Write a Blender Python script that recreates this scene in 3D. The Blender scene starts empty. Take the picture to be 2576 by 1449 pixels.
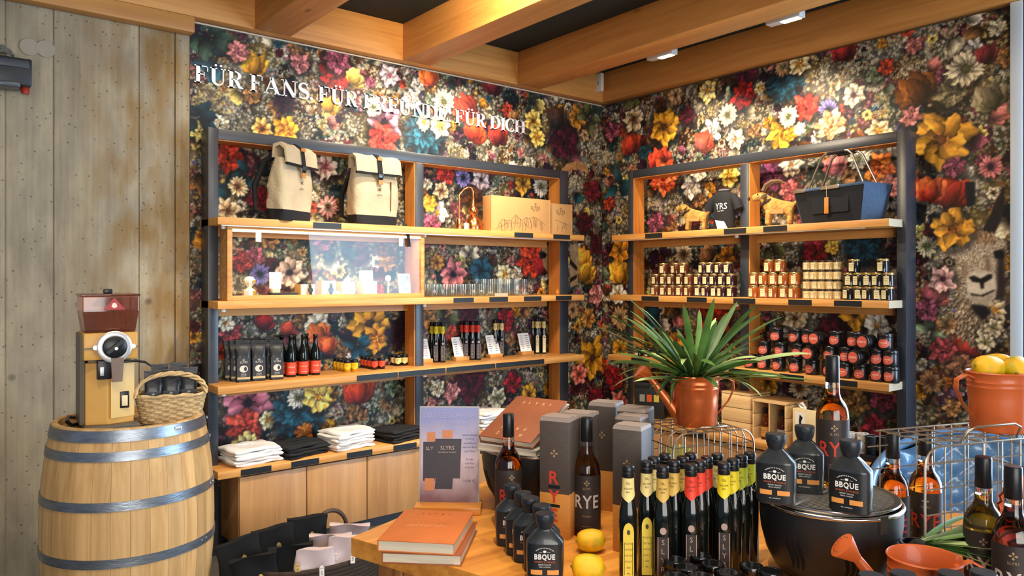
import bpy, bmesh, math, random
import numpy as np
from math import sin, cos, pi, radians, atan2, sqrt, tan
from mathutils import Matrix, Vector

random.seed(7)
S = bpy.context.scene
COL = S.collection

# ------------------------------------------------------------------ camera, world, lights, exposure
EYE = 1.6
FPX = 1895.0          # focal length in pixels of the 2576 px wide frame
HORIZON = 702.0       # image row of the horizon
YAW = radians(39.0)
cam = bpy.data.cameras.new('camera')
cam.sensor_width = 36.0
cam.lens = 36.0 * FPX / 2576.0
cam.shift_y = (HORIZON - 724.5) / 2576.0
cam.clip_start = 0.05
cam_o = bpy.data.objects.new('camera', cam)
cam_o.location = (0, 0, EYE)
cam_o.rotation_euler = (pi / 2, 0, -YAW)
COL.objects.link(cam_o)
S.camera = cam_o

S.view_settings.view_transform = 'Standard'
S.view_settings.look = 'None'
S.view_settings.gamma = 1.0
S.view_settings.use_curve_mapping = False
S.view_settings.exposure = 0.08

S.cycles.transparent_max_bounces = 48      # rows of clear glasses stand behind one another

W = bpy.data.worlds.new('room_light')
S.world = W
W.use_nodes = True
W.node_tree.nodes['Background'].inputs[0].default_value = (0.60, 0.72, 1.0, 1)
W.node_tree.nodes['Background'].inputs[1].default_value = 0.30


def aim(o, target):
    d = Vector(target) - o.location
    o.rotation_euler = d.to_track_quat('-Z', 'Y').to_euler()


def area_light(name, loc, target, sx, sy, power, col):
    l = bpy.data.lights.new(name, 'AREA')
    l.shape = 'RECTANGLE'
    l.size, l.size_y = sx, sy
    l.energy = power
    l.color = col
    o = bpy.data.objects.new(name, l)
    o.location = loc
    COL.objects.link(o)
    aim(o, target)
    return o


def spot_light(name, loc, target, power, col, angle=70, blend=0.7, size=0.04):
    l = bpy.data.lights.new(name, 'SPOT')
    l.energy = power
    l.color = col
    l.spot_size = radians(angle)
    l.spot_blend = blend
    l.shadow_soft_size = size
    o = bpy.data.objects.new(name, l)
    o.location = loc
    COL.objects.link(o)
    aim(o, target)
    return o


WARM = (1.0, 0.76, 0.48)
WHITE = (1.0, 0.86, 0.68)
# daylight: the glazed door on the right, beyond the end of the wallpapered wall, and the shop front behind the camera
area_light('daylight_glazing', (4.70, 0.15, 1.65), (1.2, 1.6, 1.2), 2.2, 2.6, 230, (0.56, 0.77, 1.0))
area_light('daylight_shop_front', (-0.6, -2.8, 1.7), (2.4, 4.2, 1.0), 3.6, 2.4, 210, (1.0, 0.95, 0.88))
# wall washers on the tracks close to the two papered walls
for lx, ly, tx, ty, tz, pw, an in (
        (2.45, 3.92, 2.50, 4.65, 2.30, 84, 95), (3.32, 3.92, 3.20, 4.65, 2.30, 92, 95), (1.45, 3.85, 1.6, 4.65, 2.2, 22, 90),
        (4.22, 3.52, 4.78, 3.50, 2.30, 62, 95), (4.20, 2.72, 4.78, 2.72, 2.30, 88, 95)):
    spot_light('wall_washer_lamp', (lx, ly, 3.12), (tx, ty, tz), pw, WHITE, an, 0.8, 0.03)
# ceiling spots farther out, for the shelves, the barrel and the table
for lx, ly, tx, ty, tz, pw, an in (
        (1.75, 2.9, 1.80, 4.6, 1.15, 95, 52), (2.6, 2.7, 2.7, 4.65, 1.25, 100, 55), (3.2, 2.9, 3.4, 4.65, 1.3, 95, 55),
        (3.1, 3.3, 4.78, 3.55, 1.5, 95, 55), (3.0, 2.5, 4.78, 2.7, 1.5, 105, 55), (3.2, 2.7, 4.6, 3.2, 0.8, 120, 55),
        (2.3, 2.7, 1.95, 4.5, 0.55, 190, 58), (3.1, 3.0, 3.4, 4.5, 0.7, 110, 52),
        (0.95, 1.0, 1.35, 1.75, 0.9, 120, 75), (1.7, 0.8, 1.9, 1.5, 0.9, 75, 75), (0.3, 2.5, 0.75, 3.9, 1.0, 75, 60)):
    spot_light('ceiling_spot_lamp', (lx, ly, 3.12), (tx, ty, tz), pw, WHITE, an)
# the lamp that washes the side of the middle beam
spot_light('beam_wash_lamp', (2.16, 3.05, 3.20), (2.71, 3.25, 3.27), 150, WARM, 160, 1.0)
area_light('table_fill_light', (1.6, 1.9, 3.36), (1.6, 1.9, 0), 1.6, 1.6, 40, WHITE)  # added soft warm fill over the table, with no fixture of its own

# ------------------------------------------------------------------ measuring helpers (photograph pixel -> point on a real plane)
FW = (sin(YAW), cos(YAW))
RT = (cos(YAW), -sin(YAW))


def ray(px, py):
    a = (px - 1288.0) / FPX
    return (FW[0] + a * RT[0], FW[1] + a * RT[1], (HORIZON - py) / FPX)


def at_y(px, py, Y):
    d = ray(px, py); t = Y / d[1]
    return Vector((d[0] * t, Y, EYE + d[2] * t))


def at_x(px, py, X):
    d = ray(px, py); t = X / d[0]
    return Vector((X, d[1] * t, EYE + d[2] * t))


def at_z(px, py, Z):
    d = ray(px, py); t = (Z - EYE) / d[2]
    return Vector((d[0] * t, d[1] * t, Z))


def at_d(px, py, D):
    d = ray(px, py)
    return Vector((d[0] * D, d[1] * D, EYE + d[2] * D))


def face(x, y):
    """heading that turns a thing's front (-Y) to the camera's side of the shop"""
    return atan2(-x, y)


# ------------------------------------------------------------------ object helpers
def link(name, data, parent=None):
    o = bpy.data.objects.new(name, data)
    COL.objects.link(o)
    if parent is not None:
        o.parent = parent
    return o


def thing(name, label, cat, loc=(0, 0, 0), rz=0.0, group=None, scale=None):
    o = link(name, None)
    o.location = loc
    o.rotation_euler = (0, 0, rz)
    o.empty_display_size = 0.05
    if scale is not None:
        o.scale = (scale,) * 3 if not hasattr(scale, '__len__') else scale
    o['label'] = label
    o['category'] = cat
    if group:
        o['group'] = group
    return o


def part(name, mesh, mat, parent, label=None, stuff=False):
    if mat is not None and not mesh.materials:
        mesh.materials.append(mat)
    o = link(name, mesh, parent)
    if mat is not None and mesh.materials[0] != mat:      # a shared mesh in another colour
        o.material_slots[0].link = 'OBJECT'
        o.material_slots[0].material = mat
    if label:
        o['label'] = label
    if stuff:
        o['kind'] = 'stuff'
    return o


def structure(name, mesh, mat, parent=None):
    o = part(name, mesh, mat, parent)
    if parent is None:
        o['kind'] = 'structure'
    return o


ORD = ['first', 'second', 'third', 'fourth', 'fifth', 'sixth', 'seventh', 'eighth', 'ninth', 'tenth', 'eleventh', 'twelfth']


class MB:
    """collects faces and turns them into one mesh"""

    def __init__(s):
        s.v, s.f = [], []

    def add(s, vs, fs):
        n = len(s.v)
        s.v += [tuple(v) for v in vs]
        s.f += [tuple(i + n for i in f) for f in fs]
        return s

    def box(s, x0, y0, z0, x1, y1, z1, M=None):
        vs = [(x0, y0, z0), (x1, y0, z0), (x1, y1, z0), (x0, y1, z0), (x0, y0, z1), (x1, y0, z1), (x1, y1, z1), (x0, y1, z1)]
        if M is not None:
            vs = [M @ Vector(v) for v in vs]
        return s.add(vs, [(0, 3, 2, 1), (4, 5, 6, 7), (0, 1, 5, 4), (1, 2, 6, 5), (2, 3, 7, 6), (3, 0, 4, 7)])

    def loft(s, rings, cap0=True, cap1=True, closed=False):
        n = len(rings[0])
        vs = [p for r in rings for p in r]
        fs = []
        m = len(rings)
        for i in range(m if closed else m - 1):
            a, b = i * n, ((i + 1) % m) * n
            for j in range(n):
                k = (j + 1) % n
                fs.append((a + j, a + k, b + k, b + j))
        if cap0 and not closed:
            fs.append(tuple(range(n - 1, -1, -1)))
        if cap1 and not closed:
            fs.append(tuple((m - 1) * n + j for j in range(n)))
        return s.add(vs, fs)

    def lathe(s, prof, n=16, c=(0, 0), e=2.0, ry=1.0, cap0=True, cap1=True, M=None):
        rings = []
        for r, z in prof:
            ring = []
            for j in range(n):
                a = 2 * pi * j / n + pi / n
                ca, sa = cos(a), sin(a)
                if e != 2.0:
                    q = (abs(ca) ** e + abs(sa) ** e) ** (-1.0 / e)
                else:
                    q = 1.0
                p = Vector((c[0] + r * q * ca, c[1] + r * ry * q * sa, z))
                ring.append(M @ p if M is not None else p)
            rings.append(ring)
        return s.loft(rings, cap0, cap1)

    def tube(s, pts, r, n=6, closed=False, caps=True):
        pts = [Vector(p) for p in pts]
        m = len(pts)
        rr = r if hasattr(r, '__len__') else [r] * m
        rings = []
        up = None
        for i, p in enumerate(pts):
            if closed:
                t = pts[(i + 1) % m] - pts[i - 1]
            else:
                t = pts[min(i + 1, m - 1)] - pts[max(i - 1, 0)]
            t.normalize()
            if up is None:
                up = t.orthogonal().normalized()
            else:
                up = (up - t * up.dot(t))
                up = up.normalized() if up.length > 1e-6 else t.orthogonal().normalized()
            sd = t.cross(up)
            rings.append([p + (up * cos(2 * pi * j / n) + sd * sin(2 * pi * j / n)) * rr[i] for j in range(n)])
        return s.loft(rings, caps, caps, closed)

    def prism(s, poly, z0, z1, M=None):
        n = len(poly)
        vs = [Vector((p[0], p[1], z0)) for p in poly] + [Vector((p[0], p[1], z1)) for p in poly]
        if M is not None:
            vs = [M @ v for v in vs]
        fs = [tuple(range(n - 1, -1, -1)), tuple(range(n, 2 * n))]
        for i in range(n):
            k = (i + 1) % n
            fs.append((i, k, n + k, n + i))
        return s.add(vs, fs)

    def arc(s, R, a0, a1, z0, z1, n=8, ry=1.0, c=(0, 0), z0b=None):
        """a label patch wrapped round a standing cylinder; angle 0 looks to -Y"""
        vs, fs = [], []
        for i in range(n + 1):
            a = a0 + (a1 - a0) * i / n
            x, y = c[0] + R * sin(a), c[1] - R * ry * cos(a)
            lo = z0
            if z0b is not None:
                lo = z0 + (z0b - z0) * (1 - abs(2 * i / n - 1))
            vs += [(x, y, lo), (x, y, z1)]
        for i in range(n):
            fs.append((2 * i, 2 * i + 2, 2 * i + 3, 2 * i + 1))
        return s.add(vs, fs)

    def grid(s, fn, nu, nv, closed_u=False):
        vs = [fn(i / nu, j / nv) for j in range(nv + 1) for i in range(nu + 1)]
        fs = [(j * (nu + 1) + i, j * (nu + 1) + i + 1, (j + 1) * (nu + 1) + i + 1, (j + 1) * (nu + 1) + i)
              for j in range(nv) for i in range(nu)]
        return s.add(vs, fs)

    def mesh(s, name, smooth=None, bevel=0.0, seg=2):
        me = bpy.data.meshes.new(name)
        me.from_pydata(s.v, [], s.f)
        if bevel:
            bm = bmesh.new(); bm.from_mesh(me)
            bmesh.ops.bevel(bm, geom=[e for e in bm.edges if e.is_manifold and e.calc_face_angle(0) > 0.5], offset=bevel,
                            segments=seg, profile=0.5, affect='EDGES', clamp_overlap=True)
            bm.to_mesh(me); bm.free()
        me.validate()
        if smooth:
            me.polygons.foreach_set('use_smooth', [True] * len(me.polygons))
            me.set_sharp_from_angle(angle=radians(smooth))
        me.update()
        return me


def box_mesh(name, x0, y0, z0, x1, y1, z1, bevel=0.0):
    return MB().box(x0, y0, z0, x1, y1, z1).mesh(name, 40 if bevel else None, bevel)


_text = {}


def text_verts(body, size=1.0, bold=0.0, wide=1.0, spacing=1.0):
    """triangles of a line of lettering in the XY plane, centred"""
    key = (body, bold, wide, spacing)
    if key not in _text:
        cu = bpy.data.curves.new('lettering', 'FONT')
        cu.body = body
        cu.resolution_u = 2
        cu.offset = bold
        cu.space_character = spacing
        cu.fill_mode = 'FRONT'
        o = bpy.data.objects.new('lettering', cu)
        COL.objects.link(o)
        dg = bpy.context.evaluated_depsgraph_get()
        me = bpy.data.meshes.new_from_object(o.evaluated_get(dg))
        vs = [(v.co.x * wide, v.co.y) for v in me.vertices]
        fs = [tuple(p.vertices) for p in me.polygons]
        x0, x1 = min(v[0] for v in vs), max(v[0] for v in vs)
        y0, y1 = min(v[1] for v in vs), max(v[1] for v in vs)
        h = max(y1 - y0, 1e-6)
        vs = [((x - (x0 + x1) / 2) / h, (y - (y0 + y1) / 2) / h) for x, y in vs]
        todo, fs = fs, []
        while todo:          # split long triangles so that wrapped lettering follows its curve
            f = todo.pop()
            e = max(range(3), key=lambda i: abs(vs[f[i]][0] - vs[f[(i + 1) % 3]][0])) if len(f) == 3 else -1
            if e < 0 or len(body) > 6 or abs(vs[f[e]][0] - vs[f[(e + 1) % 3]][0]) < 0.22:
                fs.append(f); continue
            a, b, c = f[e], f[(e + 1) % 3], f[(e + 2) % 3]
            vs.append(((vs[a][0] + vs[b][0]) / 2, (vs[a][1] + vs[b][1]) / 2)); n = len(vs) - 1
            todo += [(a, n, c), (n, b, c)]
        bpy.data.objects.remove(o); bpy.data.curves.remove(cu); bpy.data.meshes.remove(me)
        _text[key] = (vs, fs)
    vs, fs = _text[key]
    return [(x * size, y * size) for x, y in vs], fs


def add_text(mb, body, size, x, z, y=None, R=None, ry=1.0, bold=0.0, wide=1.0, spacing=1.0, vertical=False, M=None):
    """lettering facing -Y at height z, flat at depth y or wrapped round radius R; or laid out by the matrix M"""
    vs, fs = text_verts(body, size, bold, wide, spacing)
    out = []
    for a, b in vs:
        if vertical:
            a, b = -b, a
        a, b = a + x, b + z
        if M is not None:
            out.append(M @ Vector((a, b, 0)))
        elif R is not None:
            out.append((R * sin(a / R), -R * ry * cos(a / R), b))
        else:
            out.append((a, y, b))
    mb.add(out, fs)
    return mb


def skin_mesh(name, verts, edges, radii, levels=1):
    me = bpy.data.meshes.new(name)
    me.from_pydata(verts, edges, [])
    o = link('skin', me)
    sk = o.modifiers.new('skin', 'SKIN')
    sd = o.modifiers.new('sub', 'SUBSURF'); sd.levels = levels
    for i, r in enumerate(radii):
        r = r if hasattr(r, '__len__') else (r, r)
        me.skin_vertices[0].data[i].radius = r
        me.skin_vertices[0].data[i].use_root = (i == 0)
    dg = bpy.context.evaluated_depsgraph_get()
    out = bpy.data.meshes.new_from_object(o.evaluated_get(dg))
    out.name = name
    out.materials.clear()
    bpy.data.objects.remove(o); bpy.data.meshes.remove(me)
    out.polygons.foreach_set('use_smooth', [True] * len(out.polygons))
    return out


# ------------------------------------------------------------------ materials
def srgb(c):
    return tuple(((x / 12.92) if x <= 0.04045 else ((x + 0.055) / 1.055) ** 2.4) for x in c)


def hexc(h):
    return srgb(tuple(int(h[i:i + 2], 16) / 255 for i in (0, 2, 4)))


_mats = {}


def mat(name, col, rough=0.5, metal=0.0, vary=0.0, vscale=12.0, bump=0.0, bscale=80.0, trans=0.0, ior=1.45, emit=0.0, coat=0.0,
        stretch=(1, 1, 1), rand=0.0, sheen=0.0, spec=0.5, alpha=1.0):
    if name in _mats:
        return _mats[name]
    m = bpy.data.materials.new(name)
    m.use_nodes = True
    nt = m.node_tree
    b = nt.nodes['Principled BSDF']
    c = hexc(col) if isinstance(col, str) else col
    b.inputs['Base Color'].default_value = (*c, 1)
    b.inputs['Roughness'].default_value = rough
    b.inputs['Metallic'].default_value = metal
    b.inputs['Transmission Weight'].default_value = trans
    b.inputs['IOR'].default_value = ior
    b.inputs['Coat Weight'].default_value = coat
    b.inputs['Sheen Weight'].default_value = sheen
    b.inputs['Specular IOR Level'].default_value = spec
    b.inputs['Alpha'].default_value = alpha
    if emit:
        b.inputs['Emission Color'].default_value = (*c, 1)
        b.inputs['Emission Strength'].default_value = emit
    if vary or bump or rand:
        tc = nt.nodes.new('ShaderNodeTexCoord')
        mp = nt.nodes.new('ShaderNodeMapping')
        mp.inputs['Scale'].default_value = stretch
        nt.links.new(tc.outputs['Object'], mp.inputs['Vector'])
    if vary or rand:
        nz = nt.nodes.new('ShaderNodeTexNoise')
        nz.inputs['Scale'].default_value = vscale
        nz.inputs['Detail'].default_value = 5
        nt.links.new(mp.outputs[0], nz.inputs['Vector'])
        hsv = nt.nodes.new('ShaderNodeHueSaturation')
        hsv.inputs['Color'].default_value = (*c, 1)
        mr = nt.nodes.new('ShaderNodeMapRange')
        mr.inputs['From Min'].default_value = 0.25; mr.inputs['From Max'].default_value = 0.75
        mr.inputs['To Min'].default_value = 1 - vary; mr.inputs['To Max'].default_value = 1 + vary
        nt.links.new(nz.outputs[0], mr.inputs[0])
        src = mr.outputs[0]
        if rand:
            oi = nt.nodes.new('ShaderNodeObjectInfo')
            r2 = nt.nodes.new('ShaderNodeMapRange')
            r2.inputs['To Min'].default_value = 1 - rand; r2.inputs['To Max'].default_value = 1 + rand
            nt.links.new(oi.outputs['Random'], r2.inputs[0])
            mu = nt.nodes.new('ShaderNodeMath'); mu.operation = 'MULTIPLY'
            nt.links.new(src, mu.inputs[0]); nt.links.new(r2.outputs[0], mu.inputs[1])
            src = mu.outputs[0]
        nt.links.new(src, hsv.inputs['Value'])
        nt.links.new(hsv.outputs[0], b.inputs['Base Color'])
    if bump:
        n2 = nt.nodes.new('ShaderNodeTexNoise')
        n2.inputs['Scale'].default_value = bscale
        n2.inputs['Detail'].default_value = 4
        nt.links.new(mp.outputs[0], n2.inputs['Vector'])
        bp = nt.nodes.new('ShaderNodeBump')
        bp.inputs['Strength'].default_value = bump
        bp.inputs['Distance'].default_value = 0.01
        nt.links.new(n2.outputs[0], bp.inputs['Height'])
        nt.links.new(bp.outputs[0], b.inputs['Normal'])
    _mats[name] = m
    return m


def wood(name, light, dark, axis='X', scale=1.0, rough=0.5, knots=0.0, rand=0.12):
    if name in _mats:
        return _mats[name]
    m = bpy.data.materials.new(name)
    m.use_nodes = True
    nt = m.node_tree
    N, L = nt.nodes.new, nt.links.new
    b = nt.nodes['Principled BSDF']
    b.inputs['Roughness'].default_value = rough
    tc = N('ShaderNodeTexCoord'); oi = N('ShaderNodeObjectInfo')
    sc = N('ShaderNodeVectorMath'); sc.operation = 'SCALE'
    sc.inputs[0].default_value = (7.3, 5.1, 9.7)
    L(oi.outputs['Random'], sc.inputs['Scale'])
    ad = N('ShaderNodeVectorMath'); ad.operation = 'ADD'
    L(tc.outputs['Object'], ad.inputs[0]); L(sc.outputs[0], ad.inputs[1])
    mp = N('ShaderNodeMapping')
    st = {'X': (0.7, 14, 14), 'Y': (14, 0.7, 14), 'Z': (14, 14, 0.7)}[axis]
    mp.inputs['Scale'].default_value = tuple(v * scale for v in st)
    L(ad.outputs[0], mp.inputs['Vector'])
    nz = N('ShaderNodeTexNoise'); nz.inputs['Scale'].default_value = 1.6; nz.inputs['Detail'].default_value = 6
    nz.inputs['Distortion'].default_value = 0.8
    L(mp.outputs[0], nz.inputs['Vector'])
    fine = N('ShaderNodeTexNoise'); fine.inputs['Scale'].default_value = 9; fine.inputs['Detail'].default_value = 3
    L(mp.outputs[0], fine.inputs['Vector'])
    mx0 = N('ShaderNodeMath'); mx0.operation = 'MULTIPLY_ADD'
    mx0.inputs[1].default_value = 0.35
    L(fine.outputs[0], mx0.inputs[0]); L(nz.outputs[0], mx0.inputs[2])
    cr = N('ShaderNodeValToRGB')
    cr.color_ramp.elements[0].position = 0.45; cr.color_ramp.elements[0].color = (*hexc(dark), 1)
    cr.color_ramp.elements[1].position = 0.85; cr.color_ramp.elements[1].color = (*hexc(light), 1)
    L(mx0.outputs[0], cr.inputs[0])
    last = cr.outputs[0]
    if knots:
        mk = N('ShaderNodeMapping')
        ks = {'X': (2.2, 5, 5), 'Y': (5, 2.2, 5), 'Z': (5, 5, 2.2)}[axis]
        mk.inputs['Scale'].default_value = ks
        L(ad.outputs[0], mk.inputs['Vector'])
        vo = N('ShaderNodeTexVoronoi'); vo.inputs['Scale'].default_value = knots
        L(mk.outputs[0], vo.inputs['Vector'])
        kr = N('ShaderNodeMapRange'); kr.inputs['From Min'].default_value = 0.03; kr.inputs['From Max'].default_value = 0.10
        L(vo.outputs['Distance'], kr.inputs[0])
        mx = N('ShaderNodeMix'); mx.data_type = 'RGBA'
        mx.inputs[6].default_value = (*[v * 0.25 for v in hexc(dark)], 1)
        L(kr.outputs[0], mx.inputs[0]); L(last, mx.inputs[7])
        last = mx.outputs[2]
    hsv = N('ShaderNodeHueSaturation')
    r2 = N('ShaderNodeMapRange'); r2.inputs['To Min'].default_value = 1 - rand; r2.inputs['To Max'].default_value = 1 + rand
    L(oi.outputs['Random'], r2.inputs[0]); L(r2.outputs[0], hsv.inputs['Value']); L(last, hsv.inputs['Color'])
    L(hsv.outputs[0], b.inputs['Base Color'])
    bp = N('ShaderNodeBump'); bp.inputs['Strength'].default_value = 0.15; bp.inputs['Distance'].default_value = 0.004
    L(nz.outputs[0], bp.inputs['Height']); L(bp.outputs[0], b.inputs['Normal'])
    _mats[name] = m
    return m


BEAM_X = wood('beam_wood_along', 'd0954e', 'b87c3c', 'X', 0.8, 0.55, 1.0)
BEAM_Y = wood('beam_wood_across', 'd0954e', 'b87c3c', 'Y', 0.8, 0.55, 1.0)
SHELF_W = wood('shelf_oak', 'd39a52', 'b07436', 'X', 1.2, 0.45)
LINING = wood('post_oak', 'd0883a', 'a9662a', 'Z', 1.2, 0.5)
DOOR_W = wood('cabinet_oak', 'c2905a', 'a87746', 'Z', 0.7, 0.45)
TABLE_W = wood('table_oak', 'dc9640', 'b06c26', 'X', 0.7, 0.35)
PINE = wood('crate_pine', 'e8c690', 'd0a468', 'X', 1.0, 0.6)
STAVE = wood('barrel_oak', 'd9b178', 'b98d54', 'Z', 1.0, 0.55, rand=0.16)
BLACKW = mat('black_frame', '292e36', 0.36, vary=0.15, vscale=6, bump=0.03, spec=0.8)
BLACK_STRIP = mat('label_strip_black', '16181a', 0.45)
GREY_PRINT = mat('grey_print', '8f9296', 0.6)
WHITE_PRINT = mat('white_print', 'e8e4da', 0.6)
STEEL = mat('steel_strip', 'd0ccc0', 0.35, 0.8)


def thin_glass(name, tint, k=1.0, ior=1.45, rough=0.02):
    """clear thin-walled glass or plastic: passes the light straight through and mirrors by the angle"""
    if name in _mats:
        return _mats[name]
    m = bpy.data.materials.new(name)
    m.use_nodes = True
    nt = m.node_tree
    nt.nodes.remove(nt.nodes['Principled BSDF'])
    tr = nt.nodes.new('ShaderNodeBsdfTransparent'); tr.inputs[0].default_value = (*hexc(tint), 1)
    gl = nt.nodes.new('ShaderNodeBsdfGlossy'); gl.inputs['Roughness'].default_value = rough
    fr = nt.nodes.new('ShaderNodeLayerWeight'); fr.inputs[0].default_value = 0.5
    pw = nt.nodes.new('ShaderNodeMath'); pw.operation = 'POWER'; pw.inputs[1].default_value = 3.5
    mu = nt.nodes.new('ShaderNodeMath'); mu.operation = 'MULTIPLY_ADD'; mu.inputs[1].default_value = 0.55 * k; mu.inputs[2].default_value = 0.05 * k
    mx = nt.nodes.new('ShaderNodeMixShader')
    nt.links.new(fr.outputs['Facing'], pw.inputs[0]); nt.links.new(pw.outputs[0], mu.inputs[0]); nt.links.new(mu.outputs[0], mx.inputs[0])
    nt.links.new(tr.outputs[0], mx.inputs[1]); nt.links.new(gl.outputs[0], mx.inputs[2])
    nt.links.new(mx.outputs[0], nt.nodes['Material Output'].inputs[0])
    _mats[name] = m
    return m
# ------------------------------------------------------------------ room shell
WALL_Y = 4.65       # wallpapered back wall and concrete wall
WALL_X = 4.785      # wallpapered right-hand wall
BEAM_Z = 3.125
CEIL_Z = 3.38
PAPER_X0 = 1.321
PAPER_Y1 = 1.50

structure('floor', box_mesh('floor', -3.2, -3.4, -0.1, 4.95, 4.9, 0.0), mat('floor_screed', '55504a', 0.6, vary=0.2, vscale=3))
structure('ceiling', box_mesh('ceiling', -3.2, -3.4, CEIL_Z, 4.95, 4.9, CEIL_Z + 0.1), mat('ceiling_dark', '16211f', 0.8))


def concrete_mat():
    m = bpy.data.materials.new('board_formed_concrete')
    m.use_nodes = True
    nt = m.node_tree
    N, L = nt.nodes.new, nt.links.new
    b = nt.nodes['Principled BSDF']
    b.inputs['Roughness'].default_value = 0.85
    tc = N('ShaderNodeTexCoord')
    mp = N('ShaderNodeMapping'); mp.inputs['Scale'].default_value = (3.0, 3.0, 1.1)
    L(tc.outputs['Object'], mp.inputs['Vector'])
    big = N('ShaderNodeTexNoise'); big.inputs['Scale'].default_value = 1.0; big.inputs['Detail'].default_value = 6; big.inputs['Roughness'].default_value = 0.65
    L(mp.outputs[0], big.inputs['Vector'])
    cr = N('ShaderNodeValToRGB')
    e = cr.color_ramp.elements
    e[0].position = 0.32; e[0].color = (*hexc('7c7260'), 1)
    e[1].position = 0.7; e[1].color = (*hexc('b8aa8c'), 1)
    n = e.new(0.5); n.color = (*hexc('9c917a'), 1)
    L(big.outputs[0], cr.inputs[0])
    # wood grain left by the boards
    mg = N('ShaderNodeMapping'); mg.inputs['Scale'].default_value = (55, 55, 1.6)
    L(tc.outputs['Object'], mg.inputs['Vector'])
    gr = N('ShaderNodeTexNoise'); gr.inputs['Scale'].default_value = 1.0; gr.inputs['Detail'].default_value = 3
    L(mg.outputs[0], gr.inputs['Vector'])
    # brown stain on one board
    sep = N('ShaderNodeSeparateXYZ'); L(tc.outputs['Object'], sep.inputs[0])
    sx = N('ShaderNodeMapRange'); sx.interpolation_type = 'SMOOTHSTEP'
    sx.inputs['From Min'].default_value = 0.62; sx.inputs['From Max'].default_value = 1.05
    L(sep.outputs[0], sx.inputs[0])
    sn = N('ShaderNodeTexNoise'); sn.inputs['Scale'].default_value = 3.0; sn.inputs['Detail'].default_value = 4
    L(mp.outputs[0], sn.inputs['Vector'])
    smr = N('ShaderNodeMapRange'); smr.inputs['From Min'].default_value = 0.38; smr.inputs['From Max'].default_value = 0.62
    L(sn.outputs[0], smr.inputs[0])
    sm = N('ShaderNodeMath'); sm.operation = 'MULTIPLY'
    L(sx.outputs[0], sm.inputs[0]); L(smr.outputs[0], sm.inputs[1])
    mx = N('ShaderNodeMix'); mx.data_type = 'RGBA'
    L(sm.outputs[0], mx.inputs[0]); L(cr.outputs[0], mx.inputs[6]); mx.inputs[7].default_value = (*hexc('8a6f45'), 1)
    # bubbles and tie holes
    vo = N('ShaderNodeTexVoronoi'); vo.inputs['Scale'].default_value = 26
    L(tc.outputs['Object'], vo.inputs['Vector'])
    hr = N('ShaderNodeMapRange'); hr.inputs['From Min'].default_value = 0.06; hr.inputs['From Max'].default_value = 0.16
    hr.inputs['To Min'].default_value = 0.45
    L(vo.outputs['Distance'], hr.inputs[0])
    v2 = N('ShaderNodeTexVoronoi'); v2.inputs['Scale'].default_value = 2.6
    L(tc.outputs['Object'], v2.inputs['Vector'])
    h2 = N('ShaderNodeMapRange'); h2.inputs['From Min'].default_value = 0.04; h2.inputs['From Max'].default_value = 0.075
    h2.inputs['To Min'].default_value = 0.45
    L(v2.outputs['Distance'], h2.inputs[0])
    mm = N('ShaderNodeMath'); mm.operation = 'MULTIPLY'
    L(hr.outputs[0], mm.inputs[0]); L(h2.outputs[0], mm.inputs[1])
    gm = N('ShaderNodeMapRange'); gm.inputs['From Min'].default_value = 0.3; gm.inputs['From Max'].default_value = 0.7
    gm.inputs['To Min'].default_value = 0.90; gm.inputs['To Max'].default_value = 1.08
    L(gr.outputs[0], gm.inputs[0])
    m2 = N('ShaderNodeMath'); m2.operation = 'MULTIPLY'
    L(mm.outputs[0], m2.inputs[0]); L(gm.outputs[0], m2.inputs[1])
    hsv = N('ShaderNodeHueSaturation')
    L(mx.outputs[2], hsv.inputs['Color']); L(m2.outputs[0], hsv.inputs['Value'])
    L(hsv.outputs[0], b.inputs['Base Color'])
    bp = N('ShaderNodeBump'); bp.inputs['Strength'].default_value = 0.5; bp.inputs['Distance'].default_value = 0.01
    L(m2.outputs[0], bp.inputs['Height']); L(bp.outputs[0], b.inputs['Normal'])
    return m


CONC = concrete_mat()
wl = structure('wall_left', box_mesh('wall_left', -3.2, WALL_Y + 0.012, 0, PAPER_X0 - 0.002, 4.9, CEIL_Z), CONC)
bounds = [-3.2, -2.3, -1.6, -0.9, -0.35, at_y(2, 500, WALL_Y).x + 0.02, at_y(135, 500, WALL_Y).x, at_y(350, 500, WALL_Y).x, at_y(440, 500, WALL_Y).x, PAPER_X0]
for k in range(len(bounds) - 1):
    off = (0.004, -0.002, 0.003, -0.003, 0.002, 0.005, 0.0, 0.004, -0.003)[k]
    part('board_panel', box_mesh('board_panel', bounds[k] + 0.003, WALL_Y + off, 0, bounds[k + 1] - 0.003, WALL_Y + 0.012, CEIL_Z, 0.0015), CONC, wl)
# painted filler discs beside the heater
for k, (px, py) in enumerate(((74, 118), (115, 123))):
    c = at_y(px, py, WALL_Y)
    mb = MB(); mb.lathe([(0.046, 0), (0.044, 0.004)], 24, M=Matrix.Translation((c.x, WALL_Y + 0.002 - 0.001 * k, c.z)) @ Matrix.Rotation(pi / 2, 4, 'X'))
    part('filler_disc', mb.mesh('filler_disc', 40), mat('filler_paint', '9d9482', 0.8, vary=0.05), wl)

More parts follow.
